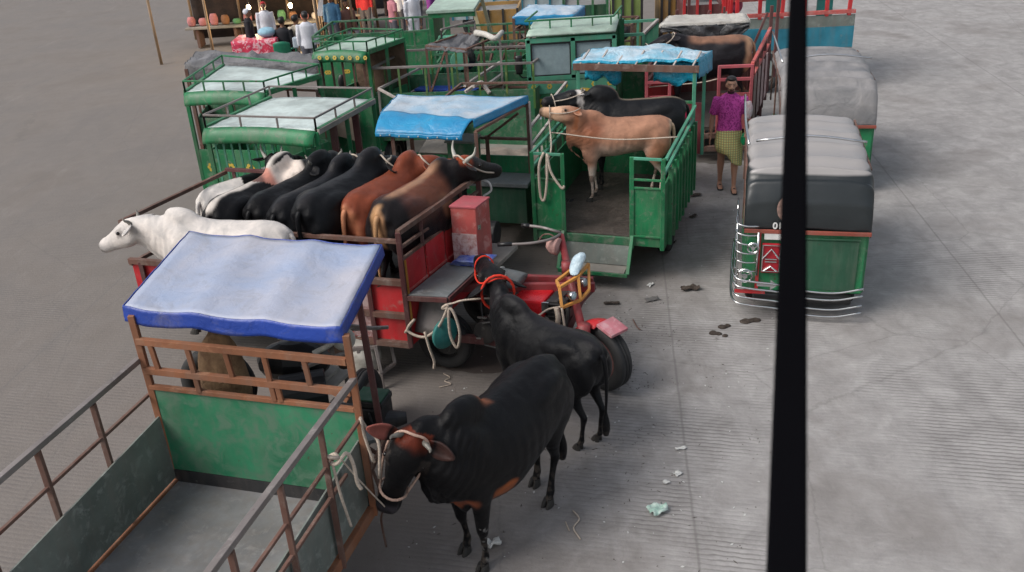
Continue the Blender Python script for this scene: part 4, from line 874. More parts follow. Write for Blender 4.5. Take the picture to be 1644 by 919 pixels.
# ------------------------------------------------------------------ near-left tricycle truck, heading away
F = Fr((-1.12, 5.36), -17)
NT = thing('tricycle_truck', 'nearest tricycle truck with lilac and navy canopy, green board and rusty bed rails', 'truck', F(-.75, -.8, 0))
Wd = 1.62; L_ = 2.2
MB().box(F(-Wd/2, -L_/2, .60), (Wd-.04, L_, .05), F.x, F.y).build('bed_floor', FLOORG, NT)
MB().bar(F(0, .04, .60), F(0, -L_, .60), .06, .09).build('bed_sill', RUSTO, NT, .006)
MB().bar(F(-.035, .0, .66), F(-.035, -L_, .66), .02, .03).build('sill_edge', PLANK, NT)
MB().bar(F(-Wd, .04, .60), F(-Wd, -L_, .60), .06, .09).build('bed_sill', RUSTO, NT, .006)
MB().slab([F(-.01, 0, .66), F(-.01, -L_, .66), F(-.01, -L_, 1.09), F(-.01, 0, 1.22)], .012).build('side_sheet', GREYB, NT)
MB().slab([F(-Wd+.01, 0, .66), F(-Wd+.01, -L_, .66), F(-Wd+.01, -L_, 1.09), F(-Wd+.01, 0, 1.22)], .012).build('side_sheet', GREYB, NT)
posts('side_post', [(F(.03, -.53, .56), F(.03, -.53, 1.68)), (F(.03, -1.06, .56), F(.03, -1.06, 1.66)), (F(.03, -1.6, .56), F(.03, -1.6, 1.64)), (F(.03, -2.15, .56), F(.03, -2.15, 1.64))], .036, RUST, NT)
posts('side_post', [(F(-Wd-.03, -k*.53, .56), F(-Wd-.03, -k*.53, 1.66)) for k in range(1, 5)], .036, RUST, NT)
posts('corner_post', [(F(.02, .02, .56), F(.02, .0, 2.06))], .046, RUSTO, NT)
posts('corner_post', [(F(-Wd, .02, .56), F(-Wd, .0, 2.06))], .046, RUSTO, NT)
bars('side_top_rail', [(F(.03, 0, 1.72), F(.03, -L_, 1.66))], .042, STEEL, NT)
bars('side_top_rail', [(F(-Wd-.03, 0, 1.70), F(-Wd-.03, -L_, 1.66))], .042, STEEL, NT)
bars('side_mid_rail', [(F(.03, 0, 1.40), F(.03, -L_, 1.36)), (F(.03, -.3, 1.16), F(.03, -L_, 1.12))], .024, RUST, NT)
bars('side_mid_rail', [(F(-Wd-.03, 0, 1.40), F(-Wd-.03, -L_, 1.36))], .024, RUST, NT)
MB().slab([F(-Wd, .01, .74), F(0, .01, .74), F(0, .01, 1.46), F(-Wd, .01, 1.46)], .02).build('front_board', paint('patchy_green_board', (.02, .19, .09), wear=1.3, rust=.6, rough=.55, wearcol=(.13, .16, .13), scale=.8), NT)
MB().slab([F(-Wd, .008, .60), F(0, .008, .60), F(0, .008, .735), F(-Wd, .008, .735)], .02).build('kick_board', DARKM, NT)
bars('board_top_rail', [(F(-Wd, .0, 1.475), F(0, .0, 1.475))], .035, RUSTO, NT)
bars('headboard_rail', [(F(-Wd, -.01, 1.86), F(0, -.01, 1.86)), (F(-Wd, -.01, 1.62), F(0, -.01, 1.62))], .04, RUSTO, NT, .05)
posts('headboard_post', [(F(-.30-k*.30, -.01, 1.62 if k % 2 == 0 else 1.48), F(-.32-k*.30, -.01, 1.86)) for k in range(5)]+[(F(-.55, -.01, 1.48), F(-.56, -.01, 1.62))], .034, RUSTO, NT)
MB().bar(F(-.14, -.01, 1.62), F(-.03, -.01, 1.56), .04).build('gusset', RUSTO, NT)
# canopy
nl = W(375, 511, 2.10); nl = F(-Wd-.05, .02, 2.10); nr = W(546, 529, 2.10); fr = W(611, 398, 2.14); fl = fr+(nl-nr)*1.02
tarp('canopy_tarp', [nl, nr, fr, fl], TARPL, NT, sag=.012, drop=.11, dropmat=TARPN, amp=.007, seed=5, ribs=3, skirt=(1.1, .85, .8, .8), nu=30, nv=24)
cpost = W(562, 645, .62); cpost = Vector((-1.10, 6.20, 0))
posts('canopy_post', [(Vector((-1.10, 6.15, .55)), Vector((-1.13, 6.10, 2.10))), (fl+Vector((.1, -.2, 0)), fl+Vector((.1, -.2, -1.5)))], .045, MAROON, NT)
bars('canopy_frame', [(nl-Vector((0, .0, .055)), nr-Vector((0, .0, .055))), (nr-Vector((0, .0, .055)), fr-Vector((0, .0, .055))), (fl-Vector((0, .0, .055)), fr-Vector((0, .0, .055))), (nl-Vector((0, .0, .055)), fl-Vector((0, .0, .055)))], .022, RUST, NT)
# driver area: seat boards, chassis, engine, column
bars('seat_plank', [(W(478, 640, 1.15), W(538, 590, 1.15)), (W(500, 645, 1.12), W(560, 592, 1.12))], .10, PLANK, NT, .03)
bars('chassis', [(F(-.5, -2, .46), F(-.72, 1.5, .46)), (F(-1.1, -2, .46), F(-.98, 1.5, .46)), (F(-1.5, -1.1, .31), F(-.1, -1.1, .31)), (F(-.85, 1.5, .46), F(-.85, 1.6, 1.2))], .07, DARKM, NT)
wheel(NT, F(-.05, -1.1, .31), F.x, .31, .17, STEEL); wheel(NT, F(-1.57, -1.1, .31), F.x, .31, .17, STEEL); wheel(NT, F(-.85, 1.75, .31), F.x, .31, .13, STEEL, 'front_wheel')
m = MB(); c_ = W(598, 640, .80)
m.box(c_, (.26, .22, .05), F.x, F.y); m.box(c_-Vector((0, 0, .16)), (.22, .26, .26), F.x, F.y); m.cyl(c_+Vector((-.02, -.02, -.22)), c_+Vector((.26, .02, -.22)), .12, .05, 18); m.cyl(c_+Vector((-.14, -.1, -.2)), c_+Vector((-.16, -.2, -.2)), .09, None, 18)
m.box(c_-Vector((.2, .05, .25)), (.3, .3, .3), F.x, F.y); m.tube([c_+Vector((-.02, -.14, -.05)), c_+Vector((.0, -.17, -.16)), c_+Vector((-.04, -.14, -.3))], .012, 6, 4); m.build('engine', DARKM, NT, .012)
MB().box(c_+Vector((0, 0, .035)), (.24, .20, .02), F.x, F.y).build('engine_cover', DGREEN, NT, .006)
# black drum, tyre and sacks under the canopy
m = MB(); m.cyl(F(-.85, .45, 1.18), F(-.55, .62, 1.18), .17, None, 20); m.ell(F(-.9, .8, 1.3), (.3, .16, .18)); m.build('black_cushion', BLACKP, NT, .01, False)
bars('steering_bar', [(F(-.62, .9, 1.4), F(-.42, .7, 1.72)), (F(-.42, .7, 1.72), F(-.22, .86, 1.62)), (F(-.9, .9, 1.5), F(-.2, 1.1, 1.5)), (F(-.6, .4, 1.5), F(-.3, .62, 1.55))], .025, STEEL, NT)
o = MB(); wheel_o = thing('spare_tyre', 'worn spare tyre standing under the lilac canopy behind the rusty rails', 'tyre', F(-1.35, .42, .98)); wheel(wheel_o, F(-1.35, .42, 1.28), F.y, .30, .16, RUST, 'tyre')
m = MB(); m.loft([(F(-1.22, .30, 1.0), .16, .10, F.x, F.y), (F(-1.20, .30, 1.3), .20, .13, F.x, F.y), (F(-1.2, .30, 1.62), .17, .10, F.x, F.y), (F(-1.18, .30, 1.8), .07, .05, F.x, F.y)], 14, 5)
o = m.build('burlap_sack', cloth('brown_burlap', (.28, .18, .10), (.14, .08, .045), sc=9, rough=.95, wr=1), None, 0, True); recenter(o); tag(o, 'brown burlap sack hanging under the lilac canopy, beside the spare tyre', 'sack')
o = MB().ell(W(552, 545, 1.55), (.09, .09, .09)).build('plastic_bag', SACK, None, 0, True); recenter(o); tag(o, 'crumpled pale plastic bag tied below the lilac canopy corner', 'bag')
MB().cyl(W(549, 556, 1.50), W(553, 585, 1.28), .065, .05).build('clay_pot', paint('brown_clay', (.15, .08, .05), wear=.4, rust=.2, rough=.7), NT, 0, True)
rope('cloth_strip', [W(538, 545, 1.6), W(528, 555, 1.56), W(515, 562, 1.52), W(503, 568, 1.5)], .022, SACK, 'dirty pale rag twisted along the bar under the canopy', 'rag')
# front rack with a white sack
fr_ = thing('steel_rack', 'dark steel rack frame lying on the ground before the near-left truck', 'rack', W(595, 608, 0))
A_ = [W(563, 560, .42), W(603, 558, .42), W(612, 600, .18), W(566, 592, .18)]; B2 = [p+Vector((.12, .18, 0)) for p in A_]
bars('frame_bar', [(A_[i], A_[(i+1) % 4]) for i in range(4)]+[(A_[1], B2[1]), (A_[2], B2[2]), (B2[1], B2[2]), (A_[0]+(A_[1]-A_[0])*.3, A_[3]+(A_[2]-A_[3])*.3), (A_[2], A_[2]-Vector((0, 0, .18))), (A_[3], A_[3]-Vector((0, 0, .18)))], .032, STEEL, fr_)
m = MB(); sc_ = W(582, 572, .26); m.ell(sc_, (.20, .17, .22)); o = m.build('white_sack', SACK, None, 0, True)
for v in o.data.vertices: v.co += Vector(v.co-sc_)*.12*mnoise.noise(v.co*7)
recenter(o); tag(o, 'bulging white woven sack sitting inside the steel rack', 'sack')
# ropes to the near bull
p0 = F(-.0, -.0, 1.38)
rope('lead_rope', [F(.04, -.02, 1.42), W(590, 690, 1.30), W(608, 712, 1.24), world_pt(r1, H1(.30, -.09, .0))], .012, ROPE, "pale lead rope from the corner post to the nearest bull's halter")
rope('nose_rope', [F(.05, -.42, 1.42), (F(.05, -.42, 1.42)+world_pt(r1, H1(.44, 0, .03)))/2-Vector((0, 0, .015)), world_pt(r1, H1(.44, 0, .03))], .006, ROPE, "thin taut cord from the knotted rail post to the nearest bull's nose")
kx = F(.05, -.47, 1.42)
rope('rope_knot', [kx+Vector((-.05, 0, .03)), kx+Vector((-.02, -.05, .05)), kx+Vector((.04, -.03, .02)), kx+Vector((0, .04, .0)), kx+Vector((-.05, 0, -.02)), kx+Vector((.03, -.05, -.01)), kx+Vector((.09, 0, .03)), kx+Vector((.12, .01, -.06)), kx+Vector((.13, 0, -.2)), kx+Vector((.15, 0, -.26))], .013, ROPE, 'thick rope knotted round the middle rail post, end dangling')
rope('hanging_rope', [kx+Vector((.0, -.04, 0)), kx+Vector((.02, -.045, -.25)), kx+Vector((.05, -.04, -.5)), kx+Vector((.055, -.04, -.52))], .010, ROPE, 'long rope end hanging down the middle rail post')
rope('hanging_rope', [F(.05, -.03, 1.44), F(.07, -.05, 1.3), F(.10, -.05, 1.14), F(.11, -.04, 1.08)], .011, ROPE, 'short frayed rope end hanging from the corner post')
rope('nose_stick', [world_pt(r1, H1(.47, -.01, -.03)), W(612, 835, .30), W(620, 878, 0.02)], .009, RUST, "thin brown cord hanging from the nearest bull's mouth to the ground")
m = MB(); q = W(575, 700, .5); m.bar(W(590, 770, .5), W(617, 705, .75), .03); m.bar(W(585, 715, .7), W(615, 735, .55), .025); m.bar(W(590, 735, .62), W(612, 790, .35), .02); m.bar(W(612, 700, .7), W(608, 800, .3), .018); m.build('foot_rest_frame', RUST, NT)
MB().slab([W(583, 712, .72), W(606, 708, .72), W(604, 690, .72), W(580, 690, .72)], .03).build('foot_board', BOARD, NT)
# ------------------------------------------------------------------ generic parked trucks behind
def roofcar(name, label, c4, z, roofm, bodym, rail=True, front=True, posts_to=.6, group='parked green trucks in the yard', rooth=.05, nrail=4, flower=False, edge=None, backh=0, grille=False, railm=None, post_m=None, body_z=(.45, 1.05)):
    A, B_, C_, D_ = [Vector((c[0], c[1], z)) for c in c4]; cen = (A+B_+C_+D_)/4
    root = thing(name, label, 'truck', (cen.x, cen.y, 0), group)
    rf = MB(); ex = (B_-A); 
    def f(u, v):
        p = A.lerp(B_, u).lerp(D_.lerp(C_, u), v); p.z += .02*math.sin(PI*u)+.010*mnoise.noise((u*9, v*9, z)); return p
    r = MB().grid(f, 16, 12, .025).build('roof', roofm, root, 0, True)
    e = edge or bodym; out = (A-D_).normalized()
    bars('roof_edge', [(B_, C_)], .05, e, root, .07); bars('roof_edge', [(D_, A)], .05, e, root, .07)
    def fr_(u, v):
        p = A.lerp(B_, u); a = v*PI*.5; return p+out*(.10*math.sin(a))+Vector((0, 0, -.0-.16*(1-math.cos(a))+.03*math.sin(PI*u)))
    MB().grid(fr_, 12, 6, .02).build('front_cornice', e, root, 0, True)
    rm = railm or bodym
    if rail:
        h = Vector((0, 0, .16)); pq = [(A+h, B_+h), (B_+h, C_+h), (D_+h, A+h), (C_+h, D_+h)]
        for s_, t_ in [(A, B_), (B_, C_), (A, D_)]:
            for k in range(nrail+1):
                p = s_.lerp(t_, k/nrail); pq.append((p, p+h))
        bars('roof_rail', pq, .022, rm, root)
    pm = post_m or bodym
    for p, q in ((A, 1), (B_, 1), (C_, 1), (D_, 1), (B_.lerp(C_, .5), 1)): MB().bar(Vector((p.x, p.y, posts_to)), p, .05).build('post', pm, root, .004)
    z0, z1 = body_z
    if front:
        fp = MB().slab([Vector((A.x, A.y, z0)), Vector((B_.x, B_.y, z0)), Vector((B_.x, B_.y, z1+.15)), Vector((A.x, A.y, z1+.15))], .03).build('front_panel', bodym, root)
        if flower: 
            u = (B_-A).normalized(); flowers(fp, [Vector((A.x, A.y, 0)).lerp(Vector((B_.x, B_.y, 0)), t)+out*.02+Vector((0, 0, z1-.1)) for t in (.15, .4, .65, .9)], u, (0, 0, 1), YEL2, .07)
    for a_, b_ in ((B_, C_), (A, D_), (D_, C_)):
        MB().slab([Vector((a_.x, a_.y, z0)), Vector((b_.x, b_.y, z0)), Vector((b_.x, b_.y, z1)), Vector((a_.x, a_.y, z1))], .025).build('body_panel', bodym, root)
    MB().slab([Vector((p.x, p.y, z0+.1)) for p in (A, B_, C_, D_)], .04).build('cab_floor', FLOORG, root)
    if grille:
        for k in range(9):
            p = A.lerp(B_, .06+k*.075); MB().bar(Vector((p.x, p.y, z1+.1)), Vector((p.x, p.y, z-.10)), .022).build('grille_bar', GREEN3, root)
    ax = (B_-A).normalized()
    for p in (A.lerp(D_, .4), B_.lerp(C_, .4)): wheel(root, Vector((p.x, p.y, .30))+(cen-p).normalized()*.12*Vector((1, 1, 0)).length*0, ax, .30, .15, STEEL)
    return root, (A, B_, C_, D_)
def bed(root, c4, z0, z1, zr, mat, railm, npost=5, flower=None, rails=1, floor=FLOORG, wheels=True, pw=.035, pm=None):
    P = [Vector((c[0], c[1], 0)) for c in c4]; Z = lambda p, z: Vector((p.x, p.y, z))
    MB().slab([Z(p, z0+.04) for p in P], .05).build('bed_floor', floor, root)
    for k in range(4):
        a_, b_ = P[k], P[(k+1) % 4]
        pn = MB().slab([Z(a_, z0), Z(b_, z0), Z(b_, z1), Z(a_, z1)], .025).build('bed_panel', mat, root)
        if flower and k == 0:
            u = (b_-a_).normalized(); nrm = u.cross(Vector((0, 0, 1)))
            flowers(pn, [a_.lerp(b_, (t+.5)/flower)+nrm*.016+Vector((0, 0, z0+.42*(z1-z0))) for t in range(flower)]+[a_.lerp(b_, (t+.62)/flower)+nrm*.016+Vector((0, 0, z0+.42*(z1-z0))) for t in range(flower)], u, (0, 0, 1), YEL2, .045)
        for r in range(rails):
            zz = zr-(zr-z1)*r/max(1, rails) if rails > 1 else zr
            MB().bar(Z(a_, zz), Z(b_, zz), pw).build('bed_rail', railm, root, .003)
        n = npost if k % 2 == 0 else 4
        for j in range(n):
            p = a_.lerp(b_, j/(n-1)*.999); MB().bar(Z(p, z1-.3), Z(p, zr), pw*.9).build('bed_post', pm or railm, root)
    if wheels:
        ax = (P[1]-P[0]).normalized(); 
        for k, (a_, b_) in enumerate(((P[0], P[3]), (P[1], P[2]))):
            p = a_.lerp(b_, .5); wheel(root, Vector((p.x, p.y, .3)), ax, .30, .15, STEEL)
def off(p, dx, dy): return Vector((p[0]+dx, p[1]+dy, 0))

# T1: pale roof truck behind the cattle
nr = W(508, 212, 2.0); fr = W(599, 162, 2.0); d = fr-nr; ux = Vector((.95, -.30, 0)); nl = nr-ux*1.45; fl = fr-ux*1.45
T1, q = roofcar('parked_truck', 'green truck with pale flat roof and thin rail, just behind the cattle', (nl, nr, fr, fl), 2.0, TEALROOF, GREEN, grille=True, railm=STEEL, edge=GREEN, nrail=3)
bars('roof_side_beam', [(nr+Vector((.01, -.01, .0)), fr+Vector((.01, -.01, .0)))], .06, PLANK, T1, .06)
for t in (.33, .72): MB().bar((nr.lerp(fr, t)*Vector((1, 1, 0)).length*0+Vector((nr.lerp(fr, t).x-.05, nr.lerp(fr, t).y, .7))), Vector((nr.lerp(fr, t).x-.05, nr.lerp(fr, t).y, 1.96)), .08).build('post', MAROON, T1, .004)
MB().slab([fr+Vector((-.5, -.3, -1.15)), fr+Vector((.02, -.5, -1.15)), fr+Vector((.05, -.1, -1.15)), fr+Vector((-.4, .05, -1.15))], .03).build('white_sheet', WHITEP, T1)
MB().slab([nr+Vector((.02, .25, -1.2)), nr+Vector((.22, .6, -1.2)), nr+Vector((.22, .6, -.75)), nr+Vector((.02, .25, -.75))], .02).build('yellow_striped_panel', GREEN, T1)
# T2: behind it, pale roof with rails
nr = W(426, 150, 2.0); fr = W(514, 122, 2.0); ux = Vector((.96, -.25, 0)); nl = nr-ux*1.2; fl = W(505, 106, 2.0)-ux*1.5
fr2 = W(505, 106, 2.0)
T2, q = roofcar('parked_truck', 'small green truck with faded roof and green roof rail, second behind the cattle', (nl, nr, fr, fl), 2.0, TEALROOF, GREEN, railm=GREEN, flower=True, nrail=4)
# T3: tarp covered truck
c = [W(396, 104, 1.95)-Vector((1.0, -.2, 0)), W(512, 104, 1.95), W(505, 90, 1.95), W(400, 84, 1.95)-Vector((.9, -.2, 0))]
T3 = thing('covered_truck', 'truck covered with a drab grey tarpaulin, beyond the two pale roofed trucks', 'truck', ((c[0]+c[2])/2).to_2d().to_3d(), 'parked green trucks in the yard')
tarp('canopy_tarp', c, TARPG, T3, sag=-.12, drop=.25, amp=.06, seed=2, ribs=3)
for p in c: MB().bar(Vector((p.x, p.y, .4)), p-Vector((0, 0, .05)), .05).build('post', RUST, T3)
bed(T3, [off(c[0], 0, .05), off(c[1], -.05, .05), off(c[2], -.05, 0), off(c[3], 0, 0)], .5, 1.1, 1.4, GREEN2, RUST)
# T4: green flowered truck with pale roof, bed running right
nl = W(505, 84, 2.05); nr = W(590, 84, 2.05); fr = W(648, 64, 2.05); fl = W(566, 62, 2.05)
T4, q = roofcar('parked_truck', 'green truck with yellow-dotted roof edge and pale roof, its long railed bed to the right', (nl, nr, fr, fl), 2.05, TEALROOF2, GREEN, railm=GREEN, edge=GREEN, nrail=4, body_z=(.45, 1.35))
MB().slab([Vector((fl.x, fl.y-.03, 1.2)), Vector((fr.x, fr.y-.03, 1.2)), Vector((fr.x, fr.y-.03, 2.03)), Vector((fl.x, fl.y-.03, 2.03))], .02).build('cab_curtain', cloth('brown_sackcloth', (.17, .11, .075), (.09, .06, .04), sc=5, wr=.9), T4)
for k in range(5): p = nl.lerp(nr, .1+.2*k); MB().bar(Vector((p.x, p.y, 1.45)), Vector((p.x, p.y, 1.95)), .03).build('grille_bar', RUST, T4)
u = (nr-nl).normalized(); cor = [o for o in T4.children if o.name.startswith('front_cornice')][0]
flowers(cor, [nl.lerp(nr, (k+.5)/7)+Vector((.03, -.135, -.06)) for k in range(7)], u, Vector((0, .3, 1)), YEL2, .035)
bl = [W(600, 178, .7), W(812, 168, .7)]; b0 = Vector((nr.x+.02, nr.y+.1, 0)); ud = Vector((.98, -.12, 0)).normalized(); vd = Vector((.35, .94, 0)).normalized()
bed(T4, [b0, b0+ud*2.5, b0+ud*2.5+vd*1.25, b0+vd*1.25], .62, 1.38, 1.78, GREEN2, STEEL, 7, None, 1, pm=paint('green_yellow_post', (.07, .17, .04), wear=.9, rust=.6, rough=.6, wearcol=(.35, .35, .1)))
m = MB(); m.slab([b0+Vector((-.95, -.12, .9)), b0+Vector((-.35, -.2, .7)), b0+Vector((-.25, -.2, 1.1)), b0+Vector((-.9, -.12, 1.35))], .03); m.build('bent_door_panel', paint('tan_panel', (.33, .25, .19), wear=.8, rust=.4), T4)
# a steering-head cowl in front of it
cw = W(590, 140, 1.1); m = MB(); m.slab([cw+Vector((-.25, -.1, .15)), cw+Vector((.3, -.25, -.12)), cw+Vector((.42, .05, -.08)), cw+Vector((-.1, .2, .2))], .03); m.slab([cw+Vector((-.25, -.11, .14)), cw+Vector((.3, -.26, -.14)), cw+Vector((.3, -.26, -.45)), cw+Vector((-.25, -.11, -.4))], .03)
cowl = thing('tricycle_truck', 'old flower-painted green cowl of a small tricycle truck, behind the pale roofed truck', 'truck', (cw.x, cw.y+.4, 0), 'parked green trucks in the yard')
m.build('cowl', paint('mossy_green_paint', (.05, .19, .06), wear=1.2, rust=.6, rough=.6, wearcol=(.4, .4, .12)), cowl)
m = MB(); m.ell(cw+Vector((-.42, -.05, .12)), (.07, .05, .14)); m.build('side_mirror', BLACKP, cowl, 0, True)
wheel(cowl, cw+Vector((.0, .1, -.8)), (1, -.3, 0), .30, .13, STEEL)
bars('chassis', [(cw+Vector((0, .1, -.8)), cw+Vector((0, .05, -.1))), (cw+Vector((0, .2, -.35)), cw+Vector((.3, 1.6, -.35))), (cw+Vector((.3, .2, -.35)), cw+Vector((.6, 1.6, -.35)))], .06, DARKM, cowl)
bars('railing', [(W(608, 143, 1.5), W(680, 107, 1.5)), (W(608, 143, 1.5), W(640, 160, 1.45)), (W(608, 143, 1.5), W(612, 190, 1.0)), (W(680, 107, 1.5), W(682, 150, 1.0)), (W(622, 172, 1.15), W(684, 135, 1.15))], .035, PIPE, cowl)
# T5/6: long green truck with cab, flowers on the bed, heading right
a_ = WY(500, 62, 17.8); A0 = Vector((a_.x, 17.9, 0)); ud = Vector((1, -.03, 0)).normalized(); vd = Vector((.1, 1, 0)).normalized()
T5 = thing('green_truck', 'long green flowered truck with a boxy cab and pale windscreen frame, far back', 'truck', A0+ud*1.6+vd*.6, 'parked green trucks in the yard')
bw = WY(687, 45, 17.8).x-A0.x
bed(T5, [A0, A0+ud*bw, A0+ud*bw+vd*1.5, A0+vd*1.5], .7, 1.42, 1.68, GREEN, GREEN2, 9, 6, 1)
C0 = A0+ud*(bw+.05); cwid = .95
m = MB(); Zc = lambda x, y, z: C0+ud*x+vd*y+Vector((0, 0, z))
MB().slab([Zc(0, 0, .6), Zc(cwid+.1, 0, .6), Zc(cwid, 0, 1.25), Zc(0, 0, 1.25)], .04).build('cab_side', GREEN, T5)
MB().slab([Zc(0, 1.4, .6), Zc(cwid+.1, 1.4, .6), Zc(cwid, 1.4, 1.25), Zc(0, 1.4, 1.25)], .04).build('cab_side', GREEN, T5)
MB().slab([Zc(0, 0, .6), Zc(0, 1.4, .6), Zc(0, 1.4, 2.0), Zc(0, 0, 2.0)], .04).build('cab_back', GREEN, T5)
MB().slab([Zc(cwid+.1, 0, .6), Zc(cwid+.1, 1.4, .6), Zc(cwid+.02, 1.4, 1.3), Zc(cwid+.02, 0, 1.3)], .04).build('cab_nose', GREEN, T5)
MB().slab([Zc(-.05, -.08, 2.02), Zc(cwid-.1, -.08, 2.02), Zc(cwid-.1, 1.45, 2.02), Zc(-.05, 1.45, 2.02)], .06).build('cab_roof', TEALROOF2, T5, .01)
bars('window_frame', [(Zc(.02, -.01, 1.2), Zc(.02, -.01, 2.0)), (Zc(.32, -.01, 1.25), Zc(.32, -.01, 2.0)), (Zc(0, -.01, 1.95), Zc(cwid-.1, -.01, 1.95))], .09, GREEN, T5)
bars('windscreen_frame', [(Zc(cwid+.05, -.01, 1.2), Zc(cwid-.12, -.01, 2.0)), (Zc(cwid+.05, 1.4, 1.2), Zc(cwid-.12, 1.4, 2.0)), (Zc(cwid+.05, 0, 1.25), Zc(cwid+.05, 1.4, 1.25))], .07, paint('cream_paint', (.6, .52, .33), wear=.4, rust=.2), T5)
MB().box(Zc(.45, .7, 1.15), (.4, 1.1, .4), ud, vd).build('cab_seat', BOARD, T5, .03)
wheel(T5, Zc(.5, .05, .33), vd, .33, .18, STEEL); wheel(T5, A0+ud*.8+vd*.05+Vector((0, 0, .33)), vd, .33, .18, STEEL)
# T7: grey tarp on a bare frame, tricycle truck
nl = W(684, 74, 2.05); nr = W(748, 80, 2.0); fr = W(802, 57, 2.08); fl = W(742, 54, 2.1)
T7 = thing('tricycle_truck', 'bare-framed tricycle truck under a small slack grey tarpaulin, left of the big green cab', 'truck', ((nl+fr)/2).to_2d().to_3d(), 'parked green trucks in the yard')
tarp('canopy_tarp', [nl, nr, fr.lerp(fl, .45), fl], TARPG, T7, sag=.09, drop=.05, amp=.05, seed=12)
P = [Vector((p.x, p.y, 0)) for p in (nl, nr, fr, fl)]
for k, p in enumerate((nl, nr, fr, fl, nl.lerp(nr, .5), nr.lerp(fr, .5))): MB().bar(Vector((p.x, p.y, .7)), p, .035).build('post', PIPE if k == 2 else RUST, T7)
bars('frame_bar', [(nl, nr), (nr, fr), (fr, fl), (fl, nl), (nl-Vector((0, 0, .75)), nr-Vector((0, 0, .7))), (nr-Vector((0, 0, .7)), fr-Vector((0, 0, .78))), (nl-Vector((0, 0, .75)), nl.lerp(nr, .5)-Vector((0, 0, 0.02)))], .03, RUST, T7)
bars('roof_basket', [(W(708, 48, 2.25), W(762, 34, 2.25)), (W(708, 48, 2.25), W(709, 60, 2.1)), (W(762, 34, 2.25), W(763, 50, 2.1))], .028, STEEL, T7)
m = MB(); m.tube([W(764, 53, 2.12), W(780, 56, 2.12), W(795, 62, 2.1), W(806, 52, 2.12)], [.05, .07, .07, .04], 10, 5); m.build('rolled_cloth', TARPW, T7, 0, True)
bed(T7, [P[0], P[1]+Vector((.5, -.15, 0)), P[2]+Vector((.5, -.1, 0)), P[3]], .55, .95, 1.25, DGREEN, RUST, 4)
rl = [(W(746, 138, 1.45), W(802, 101, 1.45)), (W(778, 140, 1.42), W(806, 120, 1.42)), (W(760, 139, 1.5), W(772, 132, 1.52)), (W(772, 131, 1.5), W(786, 150, 1.35)), (W(747, 148, 1.4), W(772, 131, 1.5))]
bars('side_rail', rl, .045, PIPE, T7)
MB().slab([W(665, 145, 1.2), W(760, 148, 1.15), W(800, 128, 1.1), W(700, 128, 1.1)], .03).build('blue_sheet', TARPN, T7)
m = MB(); m.cyl(W(738, 98, 1.5), W(738, 98, 1.1), .16, None, 16); m.box(W(722, 90, 1.4), (.35, .2, .7)); m.build('green_drum', GREEN3, T7, .01)
m = MB(); m.ell(W(740, 92, 1.5)+Vector((.12, -.1, 0)), (.14, .12, .2)); m.box(W(740, 92, 1.5)+Vector((.12, -.1, .2)), (.06, .06, .3)); m.build('engine', DARKM, T7)
# T10: green flowered truck between T7 and the big cab
q0 = WY(805, 140, 16.2); a0 = Vector((q0.x-1.1, 16.1, 0))
T10 = thing('green_truck', 'dark green truck bed with stacked rails, between grey tarpaulin frame and big cab', 'truck', a0+Vector((.9, .6, 0)), 'parked green trucks in the yard')
bed(T10, [a0, a0+Vector((1.75, -.1, 0)), a0+Vector((2.0, 1.5, 0)), a0+Vector((.2, 1.6, 0))], .55, 1.25, 1.75, GREEN, GREEN2, 6, 4, 3)
m = MB()
for k in range(7): 
    p = a0+Vector((.25+.22*k, .3+.1*(k % 3), 1.25)); m.tube([p, p+Vector((.1, .05, .25+.05*(k % 2))), p+Vector((.25, .0, .3))], .03, 6, 4)
m.build('scrap_load', paint('brown_scrap', (.12, .05, .04), wear=.8, rust=.6, rough=.8), T10)
# T8: big green cab truck facing us
zr = 2.12; nl = WY(845, 68, 14.4); nr = WY(988, 64, 14.4); nl.z = nr.z = zr
dp = Vector((.22, .98, 0)).normalized(); Z8 = lambda p, z: Vector((p.x, p.y, z)); yc = 1.05; zbm = .60
ux = (nr-nl).normalized(); nv = Vector((ux.y, -ux.x, 0))
T8 = thing('big_truck', 'big green truck facing the camera, split windscreen, pale railed roof and painted yellow flowers', 'truck', Z8(nl.lerp(nr, .5)+dp*.8, 0))
A, B_ = nl, nr; C_, D_ = nr+dp*yc, nl+dp*yc
rf = MB().grid(lambda u, v: A.lerp(B_, u).lerp(D_.lerp(C_, u), v)+nv*(.06*(1-v))+Vector((0, 0, .02+.07*math.sin(PI*v*.8))), 14, 10, .03).build('roof', TEALROOF2, T8, 0, True)
bars('roof_rail', [(A+Vector((0, .2, .2)), B_+Vector((0, .2, .2))), (B_+Vector((0, .2, .2)), C_+Vector((0, 0, .2))), (A+Vector((0, .2, .2)), D_+Vector((0, 0, .2)))]+[(A.lerp(B_, t)+Vector((0, .2, 0)), A.lerp(B_, t)+Vector((0, .2, .2))) for t in (.05, .28, .52, .76, .97)]+[(B_.lerp(C_, t), B_.lerp(C_, t)+Vector((0, 0, .2))) for t in (.5, .95)], .024, GREEN, T8)
z1, z2 = 1.46, 2.03
fpn = MB().slab([Z8(A, zbm), Z8(B_, zbm), Z8(B_, z1), Z8(A, z1)], .04).build('cab_front', GREEN, T8)
MB().slab([Z8(A, z1-.22)+nv*.024, Z8(B_, z1-.22)+nv*.024, Z8(B_, z1)+nv*.024, Z8(A, z1)+nv*.024], .006).build('pale_band', GREEN3, fpn)
flowers(fpn, [Z8(A.lerp(B_, t), z1-.11)+nv*.03 for t in (.06, .24, .42, .75, .93)]+[Z8(A.lerp(B_, t), z) for t, z in ((.08, .85), (.3, .8), (.62, .75), (.9, .85), (.5, .95))], ux, (0, 0, 1), YEL2, .045)
